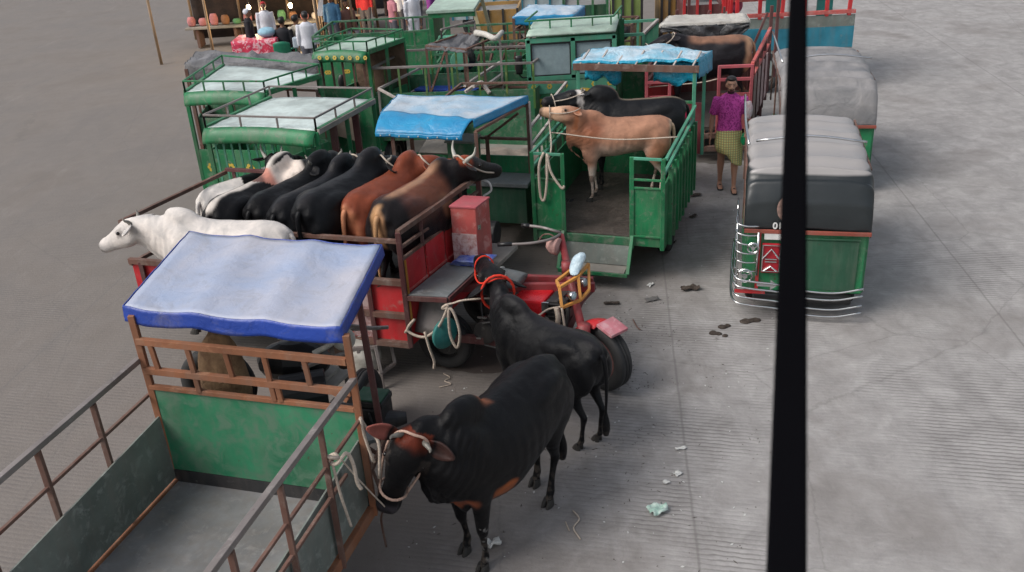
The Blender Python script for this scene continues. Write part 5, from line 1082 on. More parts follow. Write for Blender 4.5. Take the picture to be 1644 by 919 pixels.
for t in (.08, .67):    # toothed yellow-edged vents under the windscreen
    v_ = MB().slab([Z8(A.lerp(B_, t), 1.02)+nv*.028, Z8(A.lerp(B_, t+.24), 1.02)+nv*.028, Z8(A.lerp(B_, t+.24), 1.16)+nv*.028, Z8(A.lerp(B_, t), 1.16)+nv*.028], .008).build('painted_scallop', YEL2, fpn)
    m = MB()
    for k in range(5): 
        c_ = Z8(A.lerp(B_, t+.025+.047*k), 1.075)+nv*.036; m.add([c_+ux*(.03*math.cos(a*PI/5))+Vector((0, 0, .05*math.sin(a*PI/5))) for a in range(6)], [tuple(range(6))])
    m.build('scallop_teeth', BLACKP, v_)
fan = MB(); fc = Z8(A.lerp(B_, .62), .55)+nv*.032
for k in range(12):
    a0_, a1_ = PI*(.2+.05*k), PI*(.2+.05*(k+1)); fan.add([fc, fc+ux*.55*math.cos(a0_)+Vector((0, 0, .75*math.sin(a0_))), fc+ux*.55*math.cos(a1_)+Vector((0, 0, .75*math.sin(a1_)))], [(0, 1, 2)])
fan.build('painted_fan', YEL2, fpn)
bars('windscreen_frame', [(Z8(A.lerp(B_, t), z1), Z8(A.lerp(B_, t), z2+.05)) for t in (.015, .52, .985)]+[(Z8(A, z2+.03), Z8(B_, z2+.03)), (Z8(A, z1+.02), Z8(B_, z1+.02))], .07, GREEN3, T8)
bars('rubber_seal', [(Z8(A.lerp(B_, t), z1+.06)+nv*.02, Z8(A.lerp(B_, t), z2-.02)+nv*.02) for t in (.05, .49, .55, .95)]+[(Z8(A.lerp(B_, s_), zz)+nv*.02, Z8(A.lerp(B_, t), zz)+nv*.02) for s_, t in ((.05, .49), (.55, .95)) for zz in (z1+.06, z2-.02)], .025, BLACKP, T8)
for s_, t in ((.05, .49), (.55, .95)): MB().slab([Z8(A.lerp(B_, s_), z1+.05), Z8(A.lerp(B_, t), z1+.05), Z8(A.lerp(B_, t), z2-.02), Z8(A.lerp(B_, s_), z2-.02)], .008).build('windscreen_pane', GLASS, T8)
for s_, e_ in ((A, D_), (B_, C_)):
    MB().slab([Z8(s_, zbm), Z8(e_, zbm), Z8(e_, z1), Z8(s_, z1)], .04).build('cab_side', GREEN, T8)
    MB().bar(Z8(e_, z1), Z8(e_, zr), .08).build('cab_pillar', GREEN, T8)
MB().slab([Z8(D_, zbm), Z8(C_, zbm), Z8(C_, z2), Z8(D_, z2)], .04).build('cab_back', GREEN, T8)
for p, s_ in ((A, -1), (B_, 1)):
    mm = MB(); mm.tube([Z8(p, 1.5), Z8(p, 1.55)+ux*s_*.12+nv*.06, Z8(p, 1.8)+ux*s_*.14+nv*.06], .012, 6, 4); mm.loft([(Z8(p, 1.58)+ux*s_*.13+nv*.07, .05, .02, ux, nv), (Z8(p, 1.72)+ux*s_*.13+nv*.07, .06, .025, ux, nv), (Z8(p, 1.86)+ux*s_*.13+nv*.07, .05, .02, ux, nv)], 10, 4); mm.build('side_mirror', BLACKP, T8, 0, True)
MB().bar(Z8(A, .62)+nv*.06-ux*.05, Z8(B_, .62)+nv*.06+ux*.05, .08, .14).build('bumper', YEL2, T8, .01)
for t in (.12, .88): MB().lathe([(0, 0), (.08, .0), (.09, .03), (.07, .05), (0, .06)], Z8(A.lerp(B_, t), .82)+nv*.02, nv, 18).build('headlight', CHROME, T8, 0, True)
for p in (A, B_): wheel(T8, Z8(p, .36)+dp*.5+(ux*.12 if p is A else -ux*.12), ux, .36, .2, STEEL)
b0 = Z8(D_, 0)+dp*.08; b1 = Z8(C_, 0)+dp*.08+ux*.35; b2 = W(1056, 36, 1.8); b2 = Vector((b2.x, b2.y, 0)); b3 = b0+(b2-b1)
P = [b0, b1, b2, b3]
MB().slab([Z8(p, .85) for p in P], .05).build('bed_floor', FLOORG, T8)
for k in range(4):
    a_, b_ = P[k], P[(k+1) % 4]; MB().slab([Z8(a_, .75), Z8(b_, .75), Z8(b_, 1.22), Z8(a_, 1.22)], .03).build('bed_panel', GREEN, T8)
    MB().bar(Z8(a_, 1.84), Z8(b_, 1.84), .045).build('top_rail', PIPE if k == 1 else GREEN3, T8); MB().bar(Z8(a_, 1.24), Z8(b_, 1.24), .045).build('mid_rail', PIPE if k == 1 else GREEN, T8)
    for j in range(9 if k in (1, 3) else 5): 
        p = a_.lerp(b_, (j+.02)/(9 if k in (1, 3) else 5)); MB().bar(Z8(p, 1.24), Z8(p, 1.84), .04).build('baluster', GREEN3, T8)
wheel(T8, Z8(b1.lerp(b2, .6), .36)-ux*.1, ux, .36, .2, STEEL); wheel(T8, Z8(b0.lerp(b3, .6), .36)+ux*.1, ux, .36, .2, STEEL)
# T9: blue canopy far behind the big cab
c = [W(824, 27, 2.0), W(922, 24, 1.97), W(938, 10, 2.0), W(850, 8, 2.02)]
T9 = thing('tricycle_truck', 'truck under a smooth pale-topped blue tarpaulin, far back above the big green cab', 'truck', ((c[0]+c[2])/2).to_2d().to_3d(), 'parked green trucks in the yard')
tarp('canopy_tarp', c, TARPF, T9, sag=-.05, drop=.16, dropmat=TARPB, amp=.03, seed=21)
for p in c: MB().bar(Vector((p.x, p.y, .5)), p-Vector((0, 0, .03)), .045).build('post', RUST, T9)
bed(T9, [off(c[0], 0, .1), off(c[1], 1.0, -.1), off(c[2], 1.0, 0), off(c[3], 0, 0)], .6, 1.2, 1.75, GREEN, RUST, 6, None, 2)
m = MB()
for k in range(3): m.ell(off(c[1], .25+.3*k, .3).to_3d()+Vector((0, 0, 1.6)), (.2, .25, .2))
m.build('dark_bundles', TARPK, T9, 0, True)

# ------------------------------------------------------------------ red cattle truck at right with the dark ox
F = Fr((2.30, 14.45), -5, 68)
RR = thing('cattle_truck', 'pinkish red cattle truck with sagging black tarpaulin, behind the walking man', 'truck', F(.8, .8, 0))
Wd = 1.62; L_ = 2.3
MB().slab([F(0, 0, .52), F(Wd, 0, .52), F(Wd, L_, .52), F(0, L_, .52)], .06).build('bed_floor', FLOOR, RR)
for x0, x1 in ((0, .36), (1.12, Wd)):
    MB().slab([F(x0, 0, .5), F(x1, 0, .5), F(x1, 0, 1.08), F(x0, 0, 1.08)], .025).build('rear_panel', PINKR, RR)
    bars('panel_frame', [(F(x0, -.01, .36), F(x0, -.01, 1.52)), (F(x1, -.01, .36), F(x1, -.01, 1.52)), (F(x0, -.01, 1.5), F(x1, -.01, 1.5)), (F(x0, -.01, 1.3), F(x1, -.01, 1.3))], .045, PINKR, RR)
MB().slab([F(Wd, 0, .5), F(Wd, L_, .5), F(Wd, L_, 1.25), F(Wd, 0, 1.25)], .025).build('side_panel', CHIP, RR); MB().slab([F(0, 0, .5), F(0, L_, .5), F(0, L_, 1.2), F(0, 0, 1.2)], .025).build('side_panel', RED, RR)
MB().slab([F(0, L_, .5), F(Wd, L_, .5), F(Wd, L_, 1.2), F(0, L_, 1.2)], .025).build('front_panel', MAROON, RR)
bars('side_rail', [(F(Wd, 0, 1.52), F(Wd, L_, 1.62)), (F(Wd, 0, 1.3), F(Wd, L_, 1.38))], .05, RED2, RR); bars('side_rail', [(F(0, 0, 1.52), F(0, L_, 1.6)), (F(0, 0, 1.3), F(0, L_, 1.38))], .05, MAROON, RR)
for k in range(5): MB().bar(F(Wd, .1+k*.5, .4), F(Wd, .1+k*.5, 1.55), .045).build('side_post', MAROON, RR)
bars('step_bar', [(F(.3, -.05, .42), F(1.3, -.05, .42)), (F(.9, -.1, .22), F(Wd, -.1, .22)), (F(Wd, -.1, .22), F(Wd, 0, .5)), (F(.9, -.1, .22), F(.9, 0, .5))], .08, RUST, RR)
for x in (0, Wd): 
    for y in (L_, L_+1.1): MB().bar(F(x, y, .5), F(x, y, 2.0), .05).build('canopy_post', MAROON, RR)
c = [W(1060, 40, 1.98), W(1203, 33, 1.98), W(1196, 22, 2.0), W(1075, 26, 2.0)]
tarp('canopy_tarp', c, TARPW, RR, sag=.02, drop=.05, amp=.03, seed=31)
def sagf(u, v): 
    p = c[0].lerp(c[1], u); p = p+Vector((0, -.03, -.03)); p.z -= v*(.08+.36*math.sin(PI*min(1, max(0, (u-.15)/.85)))**1.2)*(1+.2*mnoise.noise((u*6, v*3, 1))); p += Vector((0, .12*mnoise.noise((u*8, v*4, 3)), 0)); return p
MB().grid(sagf, 24, 8, .01).build('sagging_tarp_edge', TARPK, RR, 0, True)
MB().slab([F(.1, L_+.6, 1.15), F(1.4, L_+.6, 1.15), F(1.4, L_+.6, 1.5), F(.1, L_+.6, 1.5)], .03).build('blue_cab_panel', BLUEP, RR)
bars('cab_bar', [(F(.1, L_+.4, 1.0), F(.5, L_+.4, 1.9)), (F(.75, L_+.4, 1.0), F(.75, L_+.4, 1.95)), (F(1.2, L_+.5, 1.0), F(1.5, L_+.5, 1.8))], .04, MAROON, RR)
wheel(RR, F(.15, 1.1, .32), F.x, .32, .18, STEEL); wheel(RR, F(Wd-.15, 1.1, .32), F.x, .32, .18, STEEL); wheel(RR, F(.8, 3.5, .32), F.x, .32, .15, STEEL)
bars('chassis', [(F(.5, .1, .40), F(.7, 3.4, .40)), (F(1.1, .1, .40), F(.9, 3.4, .40))], .08, DARKM, RR)
ox, HO, iO = cow('dark ox with tan back line and tan rump in the pinkish red truck', (F(.78, .75, .58)), 174, .98, colfn=c_far, horns=.04, vox=.024, hump=.3, fat=1.05, pollw=WY(1078, 66, 15.1), headw=(-.9, -.2, -.18), sidew=(.2, -.95, .2), hz=1.2)
halter(iO, HO, ROPE, .009)
rope('tie_rope', [F(.02, .1, 1.2), F(.8, .05, 1.25), F(1.1, .05, 1.3)], .010, ROPE, "thin rope stretched across the pinkish red truck's open gateway")
# T12: blue bodied truck behind with red rails
F = Fr((4.55, 18.2), -4, 84)
TB = thing('big_truck', 'tall truck with teal blue lower side and red stake rails, top right behind the auto-rickshaws', 'truck', F(1.6, .9, 0))
MB().slab([F(0, 0, .85), F(2.3, 0, .85), F(2.3, 0, 1.25), F(0, 0, 1.25)], .04).build('blue_side', BLUEP, TB)
MB().slab([F(0, 0, 1.25), F(2.3, 0, 1.25), F(2.3, 0, 1.46), F(0, 0, 1.46)], .04).build('grey_board', GREYB, TB)
MB().slab([F(0, .02, .35), F(2.3, .02, .35), F(2.3, .02, .85), F(0, .02, .85)], .04).build('pale_skirt', paint('pale_grey_green', (.30, .36, .35), wear=.9, rust=.4), TB)
MB().slab([F(0, .05, .9), F(0, 1.9, .9), F(0, 1.9, 1.46), F(0, .05, 1.46)], .04).build('end_board', GREYB, TB)
MB().slab([F(0, .05, .9), F(2.3, .05, .9), F(2.3, 1.9, .9), F(0, 1.9, .9)], .05).build('bed_floor', FLOORG, TB)
for k in range(6): MB().bar(F(.08+k*.42, .0, 1.45), F(.08+k*.42+.03*(k % 3-1), .0, 2.28), .06).build('stake', RED, TB)
for k in range(6): MB().bar(F(.0, .3+k*.32, 1.45), F(.0, .3+k*.32, 2.2), .05).build('stake', RED, TB)
bars('stake_rail', [(F(0, 0, 1.52), F(2.3, 0, 1.52)), (F(0, 0, 2.28), F(2.3, 0, 2.28)), (F(0, 1.9, 1.5), F(2.3, 1.9, 1.5))], .07, RED2, TB)
for k in range(3): MB().box(F(.9+k*.5, .8, 1.9), (.3, .08, 1.3), F.x, F.y).build('teal_plank', TEALP, TB)
MB().slab([F(.0, .2, 2.42), F(2.3, .2, 2.42), F(2.3, 1.8, 2.45), F(0, 1.8, 2.45)], .03).build('pale_cover', TARPW, TB)
for x in (.6, 1.7): wheel(TB, F(x, .1, .42), F.y, .42, .22, STEEL)
sg = thing('notice_board', 'brown framed notice board with a small white strip of lettering, behind the man', 'sign', W(1214, 180, 0)+Vector((0, 0, 0)))
s0 = WY(1203, 100, 16.4); s1 = WY(1226, 100, 16.4); sb = .62
bars('board_frame', [(Vector((s0.x, 16.4, .0)), Vector((s0.x, 16.4, s0.z))), (Vector((s1.x, 16.4, 0)), Vector((s1.x, 16.4, s0.z))), (Vector((s0.x, 16.4, s0.z)), Vector((s1.x, 16.4, s0.z))), (Vector((s0.x, 16.4, .5)), Vector((s1.x, 16.4, .5)))], .035, MAROON, sg)
sg.location = Vector(((s0.x+s1.x)/2, 16.4, 0)); 
for o in sg.children: bpy.data.objects.remove(o)
bars('board_frame', [(Vector((s0.x, 16.4, .0)), Vector((s0.x, 16.4, s0.z))), (Vector((s1.x, 16.4, 0)), Vector((s1.x, 16.4, s0.z))), (Vector((s0.x, 16.4, s0.z)), Vector((s1.x, 16.4, s0.z))), (Vector((s0.x, 16.4, .5)), Vector((s1.x, 16.4, .5)))], .035, MAROON, sg)
MB().box(Vector(((s0.x+s1.x)/2, 16.41, (s0.z+.5)/2)), (s1.x-s0.x-.03, .02, s0.z-.53)).build('board', paint('brown_board', (.14, .09, .05), wear=.6, rust=.3), sg)
st = MB().box(Vector(((s0.x+s1.x)/2, 16.39, s0.z-.09)), (s1.x-s0.x-.05, .012, .075)).build('white_strip', WHITEP, sg)
m = MB()
for k in range(5): m.box(Vector((s0.x+.06+k*(s1.x-s0.x-.10)/5, 16.382, s0.z-.09)), (.018, .004, .045)); 
m.build('blurred_lettering', BLACKP, sg)

# top centre/right clutter far back: yellow truck, blue tarp, boats of bundles
def farbox(label, x0, x1, ytop, Y, zt, mat, name='far_truck', cat='truck', zb_=.5, dep=1.8, top=None, stakes=None):
    a = WY(x0, ytop, Y); b = WY(x1, ytop, Y); root = thing(name, label, cat, ((a.x+b.x)/2, Y+dep/2, 0)); A = Vector((a.x, Y, 0)); B_ = Vector((b.x, Y, 0)); D = Vector((.1, 1, 0))*dep
    for p, q in ((A, B_), (B_, B_+D), (A, A+D), (A+D, B_+D)): MB().slab([p+Vector((0, 0, zb_)), q+Vector((0, 0, zb_)), q+Vector((0, 0, zt)), p+Vector((0, 0, zt))], .05).build('body_panel', mat, root)
    MB().slab([A+Vector((0, 0, zt-.1)), B_+Vector((0, 0, zt-.1)), B_+D+Vector((0, 0, zt-.1)), A+D+Vector((0, 0, zt-.1))], .04).build('top_cover', top or FLOORG, root)
    n = max(3, int((b.x-a.x)/.35))
    for k in range(n+1): MB().bar(A.lerp(B_, k/n)+Vector((0, -.03, zb_)), A.lerp(B_, k/n)+Vector((0, -.03, zt+(.4 if stakes else .02))), .05).build('post', stakes or DARKM, root)
    if stakes: bars('top_rail', [(A+Vector((0, -.03, zt+.4)), B_+Vector((0, -.03, zt+.4))), (A+D+Vector((0, -.03, zt+.4)), B_+D+Vector((0, -.03, zt+.4)))], .05, stakes, root)
    for t in (.2, .8): wheel(root, A.lerp(B_, t)+Vector((0, .1, .36)), (0, 1, 0), .36, .2, STEEL)
    return root
farbox('far truck with mustard yellow side seen above the black tarpaulin', 1062, 1098, 10, 21, 1.9, paint('ochre_paint', (.34, .19, .05), wear=.9, rust=.7), top=TARPW)
farbox('long far truck with pale blue top edge and yellow band, at the top centre', 725, 905, 2, 25.5, 1.55, paint('pale_blue_band', (.42, .50, .52), wear=.4, rust=.3), stakes=BLUEP, dep=2.2)
farbox('low yellow cart body behind the long blue edged truck bed', 760, 830, 12, 22.5, 1.2, MATS['ochre_paint'], dep=1.2, name='far_cart', cat='cart')
farbox('olive green van body with pale roof, top centre right', 984, 1030, 8, 20.5, 1.75, paint('olive_paint', (.20, .28, .07), wear=.4, rust=.3), top=TARPW, name='far_van', cat='van', dep=2)
farbox('maroon truck bed with stakes far behind the red cattle truck', 1098, 1160, 22, 19.5, 1.55, MAROON, stakes=RED)
farbox('dark green truck bed with railings far back at top centre', 905, 975, 25, 21.5, 1.35, DGREEN, stakes=GREEN2)
a = WY(1100, 6, 20.3); b = WY(1168, 4, 20.3)
BT = thing('tarp_bundle', 'royal blue tarpaulin slung over poles at the top right, above the black one', 'tarpaulin', ((a.x+b.x)/2, 20.6, 0))
tarp('tarp_sheet', [Vector((a.x, 20.2, 2.1)), Vector((b.x, 20.2, 2.15)), Vector((b.x, 21.2, 2.3)), Vector((a.x, 21.2, 2.3))], TARPN, BT, sag=.1, drop=.3, amp=.1, seed=40)
for x in (a.x, b.x): 
    for y in (20.25, 21.15): MB().bar((x, y, 0), (x, y, 2.15), .05).build('pole', RUST, BT)
o = MB().ell(WY(1182, 8, 20.2), (.14, .14, .18)).build('pink_bundle', cloth('pink_cloth', (.6, .12, .2)), BT, 0, True)

# ------------------------------------------------------------------ two auto-rickshaws at the right edge
def rickshaw(label, o, yaw, hood, text=None, group=None, detail=True):
    F = Fr(o, yaw); R_ = thing('auto_rickshaw', label, 'auto-rickshaw', F(.62, 1.1, 0), group)     # origin: rear-left corner, y forward
    Wd = 1.22; L_ = 1.55; zb = .30; zm = 1.0; zt = 1.78
    body = MB(); body.loft([(F(Wd/2, .0, .64), Wd/2, .34, F.x, Vector((0, 0, 1))), (F(Wd/2, .03, .64), Wd/2+.01, .355, F.x, Vector((0, 0, 1)))], 4, 1) if False else None
    rb = MB().slab([F(0, .0, zb), F(Wd, .0, zb), F(Wd, .03, zm), F(0, .03, zm)], .05).build('rear_panel', GREEN, R_, .015)
    for x in (0, Wd): MB().slab([F(x, .02, zb), F(x, L_, zb), F(x, L_, zm-.25), F(x, .02, zm)], .04).build('side_panel', GREEN, R_, .01)
    MB().slab([F(.0, .02, zb), F(Wd, .02, zb), F(Wd, L_+.7, zb), F(0, L_+.7, zb)], .04).build('floor_pan', DARKM, R_)
    MB().box(F(Wd/2, .55, .62), (Wd-.1, .5, .25), F.x, F.y).build('passenger_seat', BLACKP, R_, .03)
    MB().box(F(Wd/2, .32, .95), (Wd-.1, .12, .5), F.x, F.y).build('seat_back', BLACKP, R_, .03)
    m = MB(); m.loft([(F(Wd/2, L_+.2, .55), .42, .28, F.x, Vector((0, 0, 1))), (F(Wd/2, L_+.75, .6), .38, .34, F.x, Vector((0, 0, 1))), (F(Wd/2, L_+1.05, .62), .26, .28, F.x, Vector((0, 0, 1))), (F(Wd/2, L_+1.15, .62), .1, .1, F.x, Vector((0, 0, 1)))], 18, 5); m.build('front_cowl', GREEN, R_, 0, True)
    MB().slab([F(.15, L_+.85, .9), F(Wd-.15, L_+.85, .9), F(Wd-.12, L_+.55, 1.62), F(.12, L_+.55, 1.62)], .012).build('windscreen', GLASS, R_)
    # hood: arched canvas over hoops, rounded at the back
    prof = [(.02, 1.0), (.0, 1.25), (.05, 1.5), (.16, 1.66), (.36, 1.75), (.6, 1.78)]
    def hd_(u, v):      # u across, v from the back sill over the top to the front
        if v < .42:
            t = v/.42; y = .0+.30*t**1.6; z = 1.0+.62*math.sin(t*PI/2)**.9
        else:
            t = (v-.42)/.58; y = .30+t*1.95; z = 1.62+.09*math.sin(PI*t*.9)-.04*t
        x = Wd/2+(Wd/2+.03)*math.copysign(abs(math.sin((u-.5)*PI))**.72, u-.5)
        arch = abs(2*u-1)**3.2; z -= arch*(.20 if v > .42 else .06+.12*v/.42)
        rb_ = 1-abs(math.sin(PI*v*8.5)); z += (.055*rb_**1.6-.022)*(1 if v > .25 else .4)*(.6+.4*math.sin(PI*u))-.02*rb_*math.cos(u*PI*6)*.4+.012*mnoise.noise((u*7, v*16, 2)); y += .02*arch+.012*mnoise.noise((u*6, v*9, 7))
        return F(x, y, z)
    hdm = MB().grid(hd_, 30, 90, .012).build('hood', hood, R_, 0, True)
    def sidecur(u, v, s):
        p = hd_(0.0 if s < 0 else 1.0, .42+u*.2); q = F(0 if s < 0 else Wd, .03+u*.55, 1.0); r_ = q.lerp(p, v); return r_
    for s in (-1, 1): MB().grid(lambda u, v, s=s: sidecur(u, v, s), 6, 6, .01).build('side_curtain', hood, hdm, 0, True)
    bars('hood_frame', [(F(-.03, .02, 1.0), F(-.03, .5, 1.52)), (F(-.03, .5, 1.52), F(-.03, 2.2, 1.56)), (F(-.03, .5, 1.50), F(Wd+.03, .5, 1.50)), (F(Wd+.03, .5, 1.52), F(Wd+.03, 2.2, 1.56)), (F(-.02, 2.15, .8), F(-.02, 2.15, 1.56)), (F(Wd+.02, 2.15, .8), F(Wd+.02, 2.15, 1.56)), (F(-.02, 1.3, .6), F(-.02, 1.3, 1.55)), (F(Wd+.02, 1.3, .6), F(Wd+.02, 1.3, 1.55))], .022, RUST, R_)
    MB().bar(F(-.03, -.035, 1.0), F(Wd+.03, -.035, 1.0), .03, .04).build('hood_hem', paint('terracotta_trim', (.30, .07, .045), wear=.4, rust=.3), R_, .004)
    m = MB(); m.tube([F(-.02, .45, 1.80), F(-.06, 1.0, 1.90), F(-.06, 2.1, 1.90)], .014, 6, 3); m.tube([F(.05, .45, 1.84), F(.6, .45, 1.90), F(Wd-.05, .45, 1.84)], .014, 6, 4); m.build('roof_rack', CHROME, R_, 0, True)
    for x in (.08, Wd-.08): wheel(R_, F(x, .45, .22), F.x, .22, .11, STEEL)
    wheel(R_, F(Wd/2, L_+.7, .22), F.x, .22, .10, STEEL)
    m = MB(); m.box(F(Wd/2, -.02, .24), (Wd-.2, .12, .10), F.x, F.y); m.build('under_bumper', BLACKP, R_, .02)
    # bright steel guard bars wrapping the rear corners
    if detail:
        for k in range(4):
            z = .16+k*.085+.03*(k > 1); MB().tube([F(-.12, .8, z+.10), F(-.14, .15, z+.08), F(-.10, -.13, z+.05), F(.05, -.18, z+.03), F(.35, -.17, z), F(.55, -.15, z-.06), F(Wd-.3, -.15, z-.08), F(Wd, -.14, z-.02)], .012, 7, 5).build('guard_bar', CHROME, R_, 0, True)
        for k in range(6):
            z = .54+k*.105; MB().tube([F(.12, -.06, z), F(-.02, -.09, z+.01), F(-.11, -.03, z+.03), F(-.10, .25, z+.05), F(-.10, .6, z+.06)], .010, 7, 4).build('guard_bar', CHROME, R_, 0, True)
        m = MB(); m.tube([F(-.09, -.08, .30), F(-.09, -.08, .62), F(-.10, .0, .95), F(-.10, .12, 1.12)], .013, 7, 4); m.tube([F(-.11, .3, .3), F(-.10, .3, 1.16)], .011, 6); m.tube([F(.12, -.07, .50), F(.12, -.07, 1.0)], .013, 6); m.build('guard_upright', CHROME, R_, 0, True)
        for z, r_ in ((.83, .055), (.50, .075)):
            m = MB(); cc = F(.0 if z < .8 else .07, -.10, z); m.lathe([(r_, -.008), (r_+.01, 0), (r_, .008), (r_-.008, 0)], cc, F.y, 20); m.lathe([(0, -.01), (r_*.4, -.01), (r_*.4, .01), (0, .01)], cc, F.y, 14)
            for a in range(3): m.bar(cc, cc+(F.x*math.cos(a*2.1+.5)+Vector((0, 0, math.sin(a*2.1+.5))))*r_, .012)
            m.build('ring_ornament', CHROME, R_)
        MB().box(F(.13, -.04, .62), (.035, .02, .74), F.x, F.y).build('red_stripe', RED, R_)
        MB().box(F(.06, -.14, .335), (.32, .02, .035), F.x, F.y).build('red_reflector', RED, R_)
        MB().box(F(.27, -.035, .95), (.18, .02, .08), F.x, F.y).build('label_plate', WHITEP, R_, .003)
        tl = MB().box(F(0.26, -.05, .70), (.19, .04, .34), F.x, F.y).build('tail_lamp', plain('red_lens', (.35, .01, .02), .2), R_, .01)
        m = MB(); m.tube([F(0.17, -.085, .56), F(0.17, -.085, .86), F(0.35, -.085, .86), F(0.35, -.085, .56), F(0.17, -.085, .56)], .008, 5); m.tube([F(0.17, -.085, .70), F(0.26, -.09, .82), F(0.35, -.085, .70)], .009, 5); m.tube([F(0.19, -.085, .56), F(0.26, -.09, .62), F(0.33, -.085, .56)], .009, 5); m.box(F(0.26, -.08, .70), (.12, .012, .012), F.x, F.y); m.box(F(0.26, -.08, .67), (.12, .012, .012), F.x, F.y); m.build('lamp_guard', CHROME, tl)
        ar = MB(); 
        ar.add([F(0.13, -.155, .455), F(0.27, -.155, .455), F(0.27, -.155, .49), F(0.35, -.155, .43), F(0.27, -.155, .37), F(0.27, -.155, .41), F(0.13, -.155, .41)], [tuple(range(7))]); ar.build('arrow_plate', plain('grey_plate', (.45, .45, .45), .3, .5), R_)
        ln = MB(); ln.tube([F(.50, -.04, .32), F(.50, -.04, .93), F(1.15, -.04, .93)], .010, 5); ln.slab([F(.52, -.03, .34), F(1.14, -.03, .34), F(1.14, -.03, .91), F(.52, -.03, .91)], .01); ln.build('engine_hatch', DGREEN, R_)
    return R_, F
HOODS = cloth('silver_canvas', (.27, .26, .26), (.16, .16, .165), sc=3, rough=.5, wr=.35, spec=.5)
m, nt, n, l, p = nodes('silver_and_black_canvas'); pos = n.new('ShaderNodeNewGeometry').outputs['Position']; sx = n.new('ShaderNodeSeparateXYZ'); l.new(pos, sx.inputs[0])
nz = _noise(n, l, 3, 4, .6, pos); r = _ramp(n, l, sx.outputs[2], 0, 1); mr = n.new('ShaderNodeMapRange'); mr.inputs['From Min'].default_value = 1.55; mr.inputs['From Max'].default_value = 1.575; l.new(sx.outputs[2], mr.inputs['Value'])
l.new(_mix(n, l, mr.outputs[0], (.012, .016, .018), (.30, .285, .28)), p.inputs['Base Color']); p.inputs['Roughness'].default_value = .36; p.inputs['Specular IOR Level'].default_value = .6
bp = n.new('ShaderNodeBump'); bp.inputs['Strength'].default_value = .3; bp.inputs['Distance'].default_value = .02; l.new(nz.outputs[0], bp.inputs['Height']); l.new(bp.outputs[0], p.inputs['Normal']); HOODB = m
A1, FA = rickshaw('green auto-rickshaw with black and silver hood and bright steel guard bars', (2.54, 9.12), -14, HOODB)
def textobj(txt, name, loc, size, right, upv, mat, parent):
    cu = bpy.data.curves.new(name, 'FONT'); cu.body = txt; cu.size = size; cu.extrude = .002; cu.offset = size*.03
    t = bpy.data.objects.new('tmp', cu); COL.objects.link(t); dg = bpy.context.evaluated_depsgraph_get(); dg.update()
    me = bpy.data.meshes.new_from_object(t.evaluated_get(dg)); bpy.data.objects.remove(t); me.name = name
    rv = Vector(right).normalized(); uv = Vector(upv).normalized(); nv_ = rv.cross(uv)
    me.transform(Matrix((rv, uv, nv_)).transposed().to_4x4()); me.materials.clear(); me.materials.append(mat)
    o = bpy.data.objects.new(name, me); COL.objects.link(o); o.parent = parent; o.location = Vector(loc)-wloc(parent); return o
hood = [o for o in A1.children if o.name.startswith('hood') and 'frame' not in o.name and 'hem' not in o.name][0]
tn0 = WY(1241, 379, 9.0); lx = (tn0-FA(0, 0, 0)).dot(FA.x)
textobj('01', 'painted_number', FA(lx-.01, -.05, 1.04), .10, FA.x, Vector((0, 0, 1)), WHITEP, hood)
m = MB(); pc = FA(lx+.15, -.06, 1.27); m.add([pc+FA.x*(.13*math.cos(t*PI/12))+Vector((0, 0, .155*math.sin(t*PI/12))) for t in range(24)], [tuple(range(24))]); m.build('faded_oval_print', cloth('faded_print', (.42, .27, .22), (.20, .13, .11), sc=18), hood)
A2, F2_ = rickshaw('second auto-rickshaw with ribbed silver hood, behind the black hooded one', (3.95, 12.7), -12, HOODS, detail=False)

# ------------------------------------------------------------------ the window frame beside the camera
def wf(px, py, dist): d = ray(px, py).normalized(); return Vector((0, 0, CAMH))+d*dist
WFM = plain('black_window_frame', (.002, .002, .003), .9); WFM.node_tree.nodes['Principled BSDF'].inputs['Specular IOR Level'].default_value = .05
pt, pb = wf(1290, -120, .62), wf(1250, 1040, .60); pt2, pb2 = wf(1330, -120, .66), wf(1318, 1040, .64)
e = (pt-pb).normalized()
m = MB(); wd = .030
q0, q1 = wf(1273, -160, .62), wf(1223, 1080, .60); q2, q3 = wf(1296, 1080, .60), wf(1296, -160, .62)
r0_, r1_, r2_, r3_ = wf(1277, -160, .66), wf(1227, 1080, .64), wf(1292, 1080, .64), wf(1292, -160, .66)
m.add([q0, q1, q2, q3, r0_, r1_, r2_, r3_], [(0, 1, 2, 3), (7, 6, 5, 4), (0, 4, 5, 1), (1, 5, 6, 2), (2, 6, 7, 3), (3, 7, 4, 0)])
o = m.build('window_frame', WFM, None, .002); recenter(o); tag(o, 'dark blurred upright edge of the window the picture is taken from', 'window frame')
